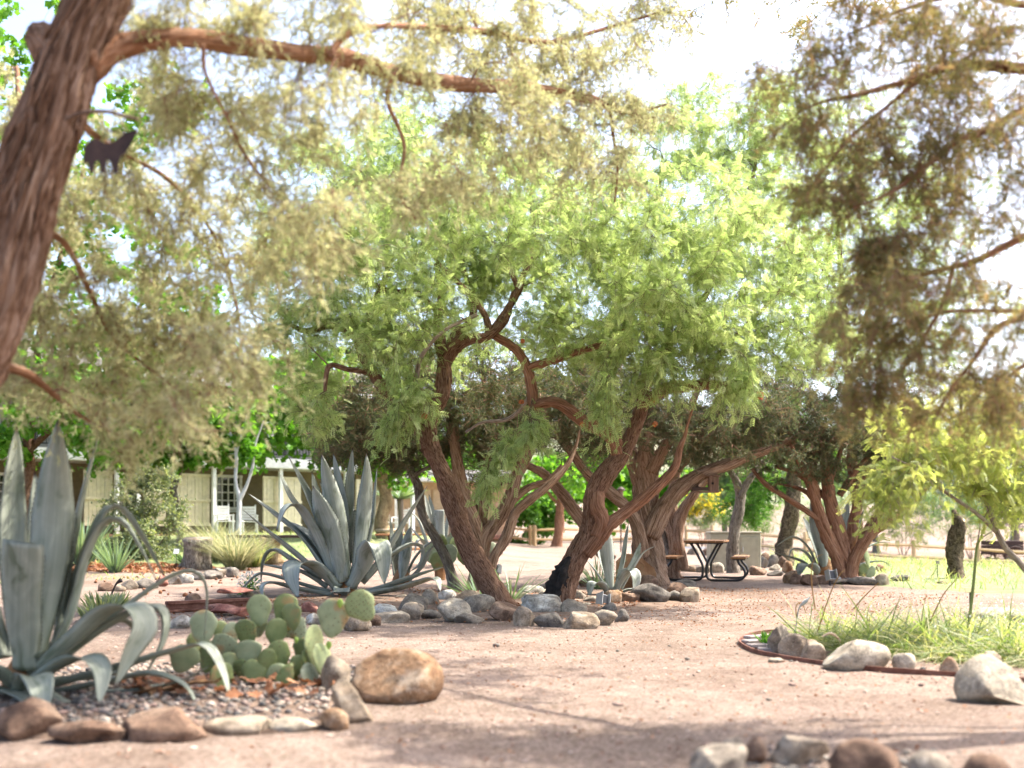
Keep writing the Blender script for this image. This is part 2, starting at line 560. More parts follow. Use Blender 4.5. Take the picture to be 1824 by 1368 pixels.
M['bark_mesquite'] = mat_bark('bark_mesquite', (0.035, 0.02, 0.014), (0.17, 0.088, 0.052), (0.34, 0.215, 0.145), (52, 52, 8), 1.0, 0.025)
M['bark_juniper'] = mat_bark('bark_juniper', (0.075, 0.042, 0.027), (0.27, 0.165, 0.105), (0.47, 0.335, 0.245), (36, 36, 2.2), 1.0, 0.02)
M['bark_red'] = mat_bark('bark_red', (0.10, 0.045, 0.026), (0.26, 0.125, 0.07), (0.42, 0.25, 0.165), (40, 40, 2.2), 1.0, 0.025)
M['bark_shaggy'] = mat_bark('bark_shaggy', (0.055, 0.027, 0.016), (0.20, 0.11, 0.065), (0.42, 0.29, 0.21), (26, 26, 2.6), 1.0, 0.04)
M['bark_branch'] = mat_bark('bark_branch', (0.10, 0.042, 0.022), (0.24, 0.115, 0.06), (0.33, 0.21, 0.14), (26, 26, 2.0), 0.8, 0.015)
M['bark_grey'] = mat_bark('bark_grey', (0.06, 0.05, 0.04), (0.17, 0.14, 0.11), (0.30, 0.265, 0.22), (22, 22, 5), 1.0, 0.03)
M['bark_syc'] = mat_bark('bark_syc', (0.12, 0.085, 0.05), (0.22, 0.16, 0.085), (0.30, 0.235, 0.13), (8, 8, 4), 0.6, 0.02)
M['bark_white'] = mat_bark('bark_white', (0.30, 0.29, 0.28), (0.45, 0.44, 0.43), (0.58, 0.57, 0.56), (12, 12, 3), 0.4, 0.01)
M['bark_mottled'] = mat_bark('bark_mottled', (0.03, 0.022, 0.014), (0.10, 0.072, 0.045), (0.22, 0.17, 0.11), (12, 12, 9), 1.0, 0.05)
M['twig_pale'] = mat_bark('twig_pale', (0.12, 0.09, 0.07), (0.26, 0.20, 0.16), (0.40, 0.34, 0.29), (40, 40, 5), 0.4, 0.01)
M['twig_dark'] = mat_bark('twig_dark', (0.05, 0.03, 0.022), (0.13, 0.085, 0.06), (0.22, 0.16, 0.12), (40, 40, 5), 0.4, 0.01)
M['twig_red'] = mat_bark('twig_red', (0.11, 0.05, 0.03), (0.24, 0.125, 0.08), (0.34, 0.21, 0.15), (40, 40, 5), 0.4, 0.01)
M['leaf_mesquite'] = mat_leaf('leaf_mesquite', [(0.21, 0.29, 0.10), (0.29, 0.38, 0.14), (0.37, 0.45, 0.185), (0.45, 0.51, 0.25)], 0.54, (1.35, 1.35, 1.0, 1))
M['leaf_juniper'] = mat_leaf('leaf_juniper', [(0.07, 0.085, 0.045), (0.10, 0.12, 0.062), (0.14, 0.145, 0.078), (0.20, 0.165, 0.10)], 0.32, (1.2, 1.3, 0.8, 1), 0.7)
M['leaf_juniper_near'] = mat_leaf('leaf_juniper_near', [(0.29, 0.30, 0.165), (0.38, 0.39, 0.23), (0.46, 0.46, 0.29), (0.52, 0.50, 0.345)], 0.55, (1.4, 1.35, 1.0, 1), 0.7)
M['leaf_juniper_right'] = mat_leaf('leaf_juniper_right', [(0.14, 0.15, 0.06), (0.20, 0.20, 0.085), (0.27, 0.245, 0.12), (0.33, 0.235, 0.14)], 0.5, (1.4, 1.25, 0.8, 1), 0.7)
M['leaf_maple'] = mat_leaf('leaf_maple', [(0.075, 0.20, 0.02), (0.11, 0.265, 0.03), (0.17, 0.33, 0.045)], 0.5, (1.5, 1.5, 0.7, 1))
M['leaf_yellow'] = mat_leaf('leaf_yellow', [(0.29, 0.37, 0.11), (0.39, 0.46, 0.16), (0.49, 0.52, 0.22)], 0.56, (1.4, 1.3, 0.8, 1))
M['leaf_bush'] = mat_leaf('leaf_bush', [(0.045, 0.13, 0.02), (0.08, 0.19, 0.028), (0.13, 0.26, 0.04)], 0.4)
M['leaf_sage'] = mat_leaf('leaf_sage', [(0.11, 0.145, 0.085), (0.19, 0.22, 0.13), (0.33, 0.34, 0.18)], 0.35)
M['leaf_blue'] = mat_leaf('leaf_blue', [(0.06, 0.09, 0.085), (0.09, 0.125, 0.12), (0.13, 0.17, 0.16)], 0.2)
M['leaf_wisp'] = mat_leaf('leaf_wisp', [(0.09, 0.15, 0.06), (0.14, 0.21, 0.09), (0.19, 0.26, 0.12)], 0.4)
M['leaf_strap'] = mat_leaf('leaf_strap', [(0.12, 0.19, 0.11), (0.17, 0.245, 0.15), (0.23, 0.30, 0.20)], 0.25)
M['petal_yellow'] = mat_leaf('petal_yellow', [(0.62, 0.44, 0.03), (0.72, 0.56, 0.05)], 0.35)
M['petal_white'] = mat_leaf('petal_white', [(0.66, 0.66, 0.60), (0.78, 0.78, 0.72)], 0.35, (1, 1, 1, 1))
M['grass'] = mat_leaf('grass', [(0.11, 0.16, 0.055), (0.17, 0.23, 0.085), (0.25, 0.29, 0.13), (0.36, 0.34, 0.19), (0.48, 0.43, 0.27)], 0.45)
M['grass_dry'] = mat_leaf('grass_dry', [(0.16, 0.20, 0.09), (0.28, 0.29, 0.15), (0.46, 0.43, 0.29)], 0.45, (1.2, 1.15, 0.9, 1))
M['straw'] = mat_leaf('straw', [(0.35, 0.20, 0.08), (0.45, 0.29, 0.13)], 0.3)
M['litter'] = mat_leaf('litter', [(0.14, 0.06, 0.03), (0.26, 0.11, 0.05), (0.36, 0.20, 0.11)], 0.2, (1.2, 1, 0.8, 1), 0.8)
M['pebble'] = mat_leaf('pebble', [(0.075, 0.07, 0.065), (0.15, 0.135, 0.115), (0.24, 0.20, 0.155), (0.29, 0.19, 0.15), (0.38, 0.34, 0.28)], 0.0, None, 0.8)
M['grit'] = mat_leaf('grit', [(0.20, 0.12, 0.085), (0.36, 0.25, 0.19), (0.52, 0.42, 0.34)], 0.0, None, 0.9)
M['agave'] = mat_agave('agave_skin', (1.02, 0.97, 0.86))
M['agave_near'] = mat_agave('agave_skin_near', (0.98, 0.93, 0.74))
M['agave_dead'] = mat_mottled('agave_dead', (0.06, 0.035, 0.02), (0.22, 0.11, 0.045), (0.36, 0.22, 0.10), 6, 0.8)
M['pad'] = mat_pad()
M['pad_bud'] = mat_plain('pad_bud', (0.24, 0.36, 0.055), 0.5)
M['cut_wood'] = mat_mottled('cut_wood', (0.20, 0.055, 0.02), (0.36, 0.11, 0.035), (0.46, 0.20, 0.08), 14, 0.8)
M['cut_pale'] = mat_mottled('cut_pale', (0.25, 0.17, 0.10), (0.40, 0.30, 0.20), (0.50, 0.40, 0.28), 10, 0.85)
M['char_and_hole'] = mat_mottled('char_and_hole', (0.008, 0.007, 0.006), (0.018, 0.015, 0.013), (0.04, 0.03, 0.025), 12, 0.9)
M['rust'] = mat_mottled('rust', (0.075, 0.028, 0.017), (0.15, 0.062, 0.04), (0.23, 0.115, 0.08), 8, 0.8, 0.3, 0.004)
M['rust_panel'] = mat_mottled('rust_panel', (0.17, 0.075, 0.03), (0.27, 0.14, 0.065), (0.34, 0.21, 0.115), 5, 0.75, 0.25, 0.003)
M['dark_metal'] = mat_mottled('dark_metal', (0.022, 0.013, 0.011), (0.038, 0.022, 0.018), (0.06, 0.034, 0.026), 9, 0.7, 0.2, 0.003)
M['black_tube'] = mat_plain('black_tube', (0.012, 0.012, 0.013), 0.28, 0.0, 0.6)
M['table_wood'] = mat_wood('table_wood', (0.26, 0.115, 0.045), (0.43, 0.225, 0.10), 1, 26)
M['table_wood_x'] = mat_wood('table_wood_x', (0.26, 0.115, 0.045), (0.43, 0.225, 0.10), 0, 26)
M['fence_wood'] = mat_wood('fence_wood', (0.42, 0.28, 0.14), (0.58, 0.42, 0.24), 0, 18)
M['fence_post'] = mat_wood('fence_post', (0.42, 0.28, 0.14), (0.58, 0.42, 0.24), 2, 18)
M['grey_wood'] = mat_wood('grey_wood', (0.20, 0.165, 0.15), (0.36, 0.31, 0.29), 0, 26)
M['old_wood'] = mat_wood('old_wood', (0.13, 0.075, 0.05), (0.27, 0.165, 0.115), 2, 26)
M['dark_wood'] = mat_wood('dark_wood', (0.035, 0.02, 0.015), (0.085, 0.05, 0.038), 0, 16)
M['cream'] = mat_plain('cream', (0.66, 0.59, 0.42), 0.7)
M['white'] = mat_plain('white', (0.74, 0.74, 0.73), 0.6)
M['olive'] = mat_plain('olive', (0.20, 0.165, 0.095), 0.8)
M['tan_wall'] = mat_plain('tan_wall', (0.45, 0.31, 0.19), 0.8)
M['tan_panel'] = mat_plain('tan_panel', (0.50, 0.38, 0.26), 0.8)
M['upper_wall'] = mat_plain('upper_wall', (0.42, 0.39, 0.34), 0.8)
M['roof'] = mat_plain('roof', (0.11, 0.10, 0.085), 0.9)
M['deck'] = mat_plain('deck', (0.20, 0.10, 0.07), 0.8)
M['rail_metal'] = mat_plain('rail_metal', (0.03, 0.03, 0.032), 0.5)
M['glass'] = mat_glass()
M['box_beige'] = mat_plain('box_beige', (0.34, 0.31, 0.23), 0.55)
M['silver'] = mat_plain('silver', (0.42, 0.41, 0.38), 0.6, 0.0)
M['label_tan'] = mat_plain('label_tan', (0.52, 0.46, 0.24), 0.5)
M['asphalt'] = mat_plain('asphalt', (0.10, 0.105, 0.115), 0.9)
M['lawn'] = mat_mottled('lawn', (0.10, 0.13, 0.05), (0.15, 0.185, 0.075), (0.22, 0.22, 0.11), 2, 0.9, 0.8, 0.02)
M['hill'] = mat_mottled('hill', (0.07, 0.09, 0.045), (0.14, 0.15, 0.085), (0.25, 0.21, 0.14), 0.08, 0.95, 0.5, 0.5, fine=1.5)
M['bed_soil'] = mat_mottled('bed_soil', (0.07, 0.045, 0.03), (0.15, 0.10, 0.07), (0.24, 0.17, 0.12), 6, 0.95, 0.7, 0.02)
# ------------------------------------------------------------------ helpers that need the materials
def part(name, me, mat, parent, loc=None):
    """child whose vertices are in world coordinates"""
    o = obj(name, me, mat, None, loc)
    o.parent = parent
    if parent.type == 'EMPTY':
        o.matrix_parent_inverse = (Matrix.Translation(parent.location) @ parent.rotation_euler.to_matrix().to_4x4()).inverted()
    return o

def place(tv, tf, pos, dirs, scale, roll=None, rng=RNG, rnd=None):
    """copies of a template (x forward, z up) at pos along dirs -> verts, faces, random per vertex"""
    n = len(pos)
    X = unit(dirs)
    up = np.tile(np.array([0.0, 0.0, 1.0]), (n, 1)) + rng.normal(0, 0.25, (n, 3))
    Y = unit(np.cross(up, X))
    Z = np.cross(X, Y)
    if roll is not None:
        c, s = np.cos(roll)[:, None], np.sin(roll)[:, None]
        Y, Z = Y * c + Z * s, Z * c - Y * s
    R = np.stack([X, Y, Z], -1)
    V = np.einsum('nij,vj->nvi', R, tv) * np.asarray(scale)[:, None, None] + np.asarray(pos)[:, None, :]
    nv = len(tv)
    F = tf[None, :, :] + (np.arange(n) * nv)[:, None, None]
    if rnd is None: rnd = rng.random(n)
    return V.reshape(-1, 3), F.reshape(-1, tf.shape[1]), np.repeat(rnd, nv)

def tmpl_pinna(pairs=5, ll=0.36, lw=0.06, ang=52, droop=0.25, stem=0.012):
    V = []; F = []
    def add(p, d, l, w):
        p = np.array(p); d = unit(np.array(d, float)); s = unit(np.cross([0, 0, 1.0], d))
        b = len(V)
        V.extend([p + s * w * 0.4, p - s * w * 1.6 + d * l * 0.45, p + d * l]); F.append([b, b + 1, b + 2])
    a = math.radians(ang)
    for i in range(pairs):
        x = 0.12 + 0.85 * i / pairs
        z = -droop * x * x
        for sg in (-1, 1):
            add((x, 0, z), (math.cos(a), sg * math.sin(a), -0.25), ll * (1 - 0.25 * abs(i / pairs - 0.4)), lw)
    if stem:
        b = len(V); V.extend([(0, -stem, 0), (0, stem, 0), (1, 0, -droop)]); F.append([b, b + 1, b + 2])
    return np.array([list(v) for v in V], float), np.array(F)

def tmpl_spray(k=9, w=0.05, seed=3, spread=0.55):
    g = np.random.default_rng(seed)
    V = []; F = []
    for i in range(k):
        x0 = 0.75 * i / k * g.uniform(0.6, 1)
        d = unit(np.array([1.0, g.normal(0, spread), g.normal(0, spread)]))
        l = g.uniform(0.3, 0.5) * (1.1 - 0.5 * x0)
        s = unit(np.cross(d, g.normal(size=3)))
        p = np.array([x0, 0, -0.08 * x0])
        b = len(V)
        V.extend([p + s * w, p - s * w, p + d * l]); F.append([b, b + 1, b + 2])
    return np.array(V), np.array(F)

def tmpl_lobed():
    """lobed leaf folded on its midrib, triangles"""
    out = [(0, 0), (0.05, -0.5), (0.38, -0.3), (0.6, -0.6), (1.05, 0), (0.6, 0.6), (0.38, 0.3), (0.05, 0.5)]
    V = [(0.5, 0, 0)] + [(x, y, 0.22 * abs(y) - 0.12 * x * x) for x, y in out]
    k = len(out)
    return np.array(V, float), np.array([[0, 1 + i, 1 + (i + 1) % k] for i in range(k)])

def tmpl_oval(w=0.28):
    V = [(0, 0, 0), (0.3, -w, 0.04), (0.7, -w * 0.8, -0.02), (1, 0, -0.15), (0.7, w * 0.8, -0.02), (0.3, w, 0.04)]
    return np.array(V, float), np.array([[0, 1, 2, 5], [2, 3, 4, 5]])

def tmpl_blade(w=0.03, bend=0.5):
    V = []
    for i, t in enumerate((0, 0.35, 0.7)):
        ww = w * (1 - 0.35 * t)
        V += [(t, -ww, -bend * t * t), (t, ww, -bend * t * t)]
    V.append((1, 0, -bend))
    return np.array(V, float), np.array([[0, 1, 3], [0, 3, 2], [2, 3, 5], [2, 5, 4], [4, 5, 6]])

T_PINNA = tmpl_pinna()
T_PINNA_BIG = tmpl_pinna(7, 0.26, 0.065, 62, 0.35)
T_SPRAY = tmpl_spray(8, 0.05, 3)
T_SPRAY_NEAR = tmpl_spray(11, 0.035, 5, 0.5)
T_LOBED = tmpl_lobed()
T_OVAL = tmpl_oval()
T_BLADE = tmpl_blade()

class Soup:
    def __init__(self): self.V = []; self.F = {}; self.R = []; self.n = 0
    def add(self, V, F, R):
        self.V.append(V); self.R.append(R)
        self.F.setdefault(F.shape[1], []).append(F + self.n); self.n += len(V)
    def mesh(self, name, smooth=False):
        return mesh_np(name, np.vstack(self.V), [np.vstack(f) for f in self.F.values()], smooth, {'rnd': np.concatenate(self.R)})

class Tree:
    """limbs given as pixel polylines at a depth; twigs grow from them towards points of the crown"""
    def __init__(self, name, base, label, cat, bark, twig, group=None, seed=1):
        self.root = empty(name, base, label, cat, group)
        self.bark, self.twig = bark, twig
        self.g = np.random.default_rng(seed); self.seed = seed
        self.nodes = []; self.nr = []
        self.tv = []; self.tf = []; self.tb = []; self.tn = 0
        self.paths = []
    def limb(self, pts, name='limb', mat=None, seg=14, step=None, ridge=0.12, flare=0.0, twist=1.5, rough=0.05, kfib=7, d=None):
        """pts: (px, py, depth, radius px)"""
        q = []
        for p in pts:
            px, py, dd, r = p
            v = P(px, py, dd)
            q.append((v.x, v.y, v.z, r * dd / FPX))
        return self.limb3(q, name, mat, seg, step, ridge, flare, twist, rough, kfib)
    def limb3(self, q, name='limb', mat=None, seg=14, step=None, ridge=0.12, flare=0.0, twist=1.5, rough=0.05, kfib=7):
        rm = max(p[3] for p in q)
        self.seed += 1
        me, C, r = bark_mesh(name, q, seg, step or max(0.03, rm * 0.35), ridge, kfib, twist, flare, rough, self.seed)
        o = part(name, me, mat or self.bark, self.root)
        k = max(1, len(C) // 24)
        self.nodes.append(C[::k]); self.nr.append(r[::k])
        return o
    def _tube(self, C, r, seg=4):
        V, F, caps = tube_arrays(C, r, seg)
        n = len(C)
        v = np.linspace(0, np.linalg.norm(np.diff(C, axis=0), axis=1).sum(), n)
        th = np.linspace(0, 6.283, seg, endpoint=False)
        bk = np.stack([np.cos(th)[None, :] * r[:, None], np.sin(th)[None, :] * r[:, None], np.repeat(v[:, None], seg, 1) + self.tn * 0.013], -1).reshape(-1, 3)
        self.tv.append(V); self.tf.append(F + self.tn); self.tb.append(bk); self.tn += len(V)
    def grow(self, tips, rmax=0.02, sag=0.1, wob=0.12, rtip=0.0025, minz=None):
        nodes = np.vstack(self.nodes); nr = np.concatenate(self.nr)
        N_ = np.zeros((len(nodes) + len(tips) * 14, 3)); R_ = np.zeros(len(N_))
        N_[:len(nodes)] = nodes; R_[:len(nodes)] = nr
        k = len(nodes)
        d0 = np.array([np.min(np.linalg.norm(nodes - t, axis=1)) for t in tips])
        g = self.g
        new = []
        for i in np.argsort(d0):
            t = tips[i]
            dd = np.linalg.norm(N_[:k] - t, axis=1) * (1.0 + 0.25 * (N_[:k, 2] > t[2] + 0.5))
            j = int(np.argmin(dd))
            p0 = N_[j]
            L = np.linalg.norm(t - p0)
            if L < 0.04: continue
            r0 = min(0.6 * R_[j], 0.005 + rmax * min(1.0, L / 1.2))
            r0 = max(r0, rtip)
            m = int(np.clip(L / 0.12, 4, 9))
            s = np.linspace(0, 1, m)[:, None]
            C = p0 + (t - p0) * s
            C = C + (np.sin(np.pi * s) * g.normal(0, wob * L, 3)) + np.sin(2 * np.pi * s) * g.normal(0, wob * 0.6 * L, 3)
            C[:, 2] += sag * L * np.sin(np.pi * s[:, 0])
            r = r0 + (rtip - r0) * s[:, 0] ** 0.8
            self._tube(C, r, 4 if r0 > 0.006 else 3)
            self.paths.append(C); new.append(C)
            ins = C[1:][::1][:12]
            N_[k:k + len(ins)] = ins; R_[k:k + len(ins)] = r[1:][:12]; k += len(ins)
        self.nodes = [N_[:k]]; self.nr = [R_[:k]]
        return new
    def sprays(self, soup, tmpl, paths, nspray, slen, nleaf, lsize, droop=0.3, side=0.8, t0=0.3, fwd=0.5, twig_r=0.0016, bias=None, lr=(0.75, 1.25), hang=0.0, twigs=1.0):
        """side shoots on the outer part of each path with leaf units along them"""
        g = self.g
        tv, tf = tmpl
        AP = []; AD = []
        for C in paths:
            m = len(C)
            tt = g.uniform(t0, 1, nspray) * (m - 1)
            i = np.clip(tt.astype(int), 0, m - 2)
            fr = (tt - i)[:, None]
            p = C[i] * (1 - fr) + C[i + 1] * fr
            tg = unit(C[np.minimum(i + 1, m - 1)] - C[i])
            dr = unit(tg * fwd + g.normal(0, side, (nspray, 3)) * np.array([1, 1, 0.6]) + np.array([0, 0, -droop]))
            if bias is not None: dr = unit(dr + np.array(bias))
            L = slen * g.uniform(0.6, 1.3, nspray)
            s = np.linspace(0.12, 1, nleaf)
            pts = p[:, None, :] + dr[:, None, :] * (L[:, None] * s[None, :])[..., None]
            pts[..., 2] -= hang * (L[:, None] * s[None, :]) ** 2 / slen
            for a in range(nspray):
                if twigs < 1 and g.random() > twigs: continue
                self._tube(np.vstack([p[a], pts[a, -1]]), np.array([twig_r * 1.6, twig_r * 0.6]), 3)
            ld = unit(dr[:, None, :] * 0.5 + g.normal(0, 0.75, (nspray, nleaf, 3)) + np.array([0, 0, -droop * 0.7]))
            AP.append(pts.reshape(-1, 3)); AD.append(ld.reshape(-1, 3))
        AP = np.vstack(AP); AD = np.vstack(AD)
        n = len(AP)
        V, F, R = place(tv, tf, AP, AD, lsize * g.uniform(lr[0], lr[1], n), g.normal(0, 0.7, n), g)
        soup.add(V, F, R)
        return n
    def bare(self, paths, n=5, L=0.3, r=0.003):
        """leafless dead twigs inside the crown"""
        g = self.g
        for C in paths:
            for k in range(n):
                i = g.integers(0, len(C)); d = unit(g.normal(size=3) * [1, 1, .8])
                q = L * g.uniform(.4, 1.2)
                e = C[i] + d * q
                self._tube(np.vstack([C[i], (C[i] + e) / 2 + g.normal(0, .06 * q, 3), e]), np.array([r, r * .7, r * .3]), 3)
    def finish(self, soup=None, leafmat=None, crown='crown'):
        if self.tv:
            me = mesh_np('twigs', np.vstack(self.tv), np.vstack(self.tf), True, {'bark': np.vstack(self.tb)})
            tag(part('twigs', me, self.twig, self.root), kind='stuff')
        if soup is not None and soup.n:
            tag(part(crown, soup.mesh(crown), leafmat, self.root), kind='stuff')

def blob_tips(g, blobs, k=1.0, power=0.45):
    """points in ellipsoids: (px, py, depth, rx px, ry px, rdepth m, n)"""
    out = []
    for (px, py, d, rx, ry, rd, n) in blobs:
        n = max(1, int(n * k))
        u = np.clip(g.normal(0, 0.58, (n, 3)), -1.35, 1.35)
        c = P(px, py, d)
        s = d / FPX
        out.append(np.array([c.x, c.y, c.z]) + u * np.array([rx * s, rd, ry * s]))
    return np.vstack(out)

# ------------------------------------------------------------------ ground
def build_ground():
    nx, ny = 190, 230
    a = np.linspace(-1, 1, nx)
    xs = np.sign(a) * (12 * np.abs(a) + 420 * np.abs(a) ** 5)
    b = np.linspace(0, 1, ny)
    ys = -25 + 55 * b + 480 * b ** 5
    X, Y = np.meshgrid(xs, ys)
    g = np.random.default_rng(5)
    Z = gz(X, Y) + g.normal(0, 0.003, X.shape) * (Y < 30)
    V = np.stack([X, Y, Z], -1).reshape(-1, 3)
    i = np.arange(ny - 1)[:, None] * nx + np.arange(nx - 1)[None, :]
    F = np.stack([i, i + 1, i + nx + 1, i + nx], -1).reshape(-1, 4)
    o = obj('ground', mesh_np('ground', V, F, True), M['ground'])
    tag(o, 'pinkish decomposed granite garden floor', None, None, 'structure')
build_ground()

def patch(name, poly, mat, lift=0.012, kind='structure', n=30, edge=0.0, label=None, dome=0.0):
    """sheet lying on the ground inside polygon poly [(x,y)], a little above it"""
    poly = catmull(np.array(poly + [poly[0]], float), 90)[:-1]
    c = poly.mean(0)
    rings = np.linspace(0, 1, n)
    V = []
    for r in rings:
        q = c + (poly - c) * r
        zz = gz(q[:, 0], q[:, 1]) + lift + dome * (1 - r ** 2) - (lift + 0.02) * (r > 0.999)
        V.append(np.column_stack([q, zz]))
    V = np.vstack(V)
    k = len(poly)
    i = np.arange(n - 1)[:, None] * k
    j = np.arange(k)[None, :]; j2 = (j + 1) % k
    F = np.stack([i + j, i + j2, i + k + j2, i + k + j], -1).reshape(-1, 4)
    o = obj(name, mesh_np(name, V, F, True), mat)
    return tag(o, label, None, None, kind)

patch('lawn', [(-30, 27.5), (-14, 27), (-7.5, 26.5), (-5.5, 29), (-3.5, 34), (-2.5, 44), (-8, 60), (-34, 50)], M['lawn'], 0.015, label='green lawn in front of the cream building')
patch('meadow', [(5.6, 21.5), (6.6, 17.5), (8.5, 16.2), (14, 15.0), (26, 16), (34, 30), (34, 43.5), (9.5, 43.5), (7.5, 33)], M['lawn'], 0.015, label='weedy green meadow by the rail fence')
patch('road', [(9.5, 46.5), (24, 45.5), (60, 44), (62, 51), (24, 52), (9, 52.5), (4, 51)], M['asphalt'], 0.02, label='blue grey drive behind the rail fence')
patch('planting_bed', [(-2.9, 4.98), (-1.0, 5.2), (-0.78, 6.2), (-0.85, 7.6), (-1.5, 8.3), (-2.6, 8.2), (-3.9, 7.2), (-4.2, 5.6)], M['bed_soil'], 0.012, dome=0.04, label='planting bed under the near agave')
patch('planting_bed', [(-3.6, 13.2), (-1.8, 12.4), (0.2, 12.3), (1.3, 12.7), (2.3, 14.8), (2.3, 17.5), (1.0, 18.0), (-1.0, 17.6), (-3.4, 18.6), (-4.4, 16.0)], M['bed_soil'], 0.010, dome=0.03, label='planting bed round the mesquite trunks')

# hills beyond the trees
def build_hills():
    nx, ny = 90, 26
    xs = np.linspace(-420, 420, nx); ys = np.linspace(120, 420, ny)
    X, Y = np.meshgrid(xs, ys)
    t = sst(120, 330, Y)
    Z = gz(X, Y) * (1 - t) + t * (24 + 7 * np.sin(X * 0.018 + 1) + 4 * np.sin(X * 0.05 + Y * 0.02)) - 1.0
    V = np.stack([X, Y, Z], -1).reshape(-1, 3)
    i = np.arange(ny - 1)[:, None] * nx + np.arange(nx - 1)[None, :]
    F = np.stack([i, i + 1, i + nx + 1, i + nx], -1).reshape(-1, 4)
    tag(obj('hills', mesh_np('hills', V, F, True), M['hill']), 'dry scrubby hills far behind the trees', None, None, 'structure')
build_hills()

# ------------------------------------------------------------------ building on the left
FLOOR = 0.84
BA = np.array([-15.5, 34.0]); BU = np.array([11.7, 10.0]) / np.hypot(11.7, 10.0); BN = np.array([BU[1], -BU[0]])
BROT = math.atan2(BU[1], BU[0])
def s_of(px, o=0.0):
    k = (px - 912.0) / FPX
    A = BA + BN * o
    return (k * A[1] - A[0]) / (BU[0] - k * BU[1])
def BP(s, o, z):
    q = BA + BU * s + BN * o
    return (q[0], q[1], z)

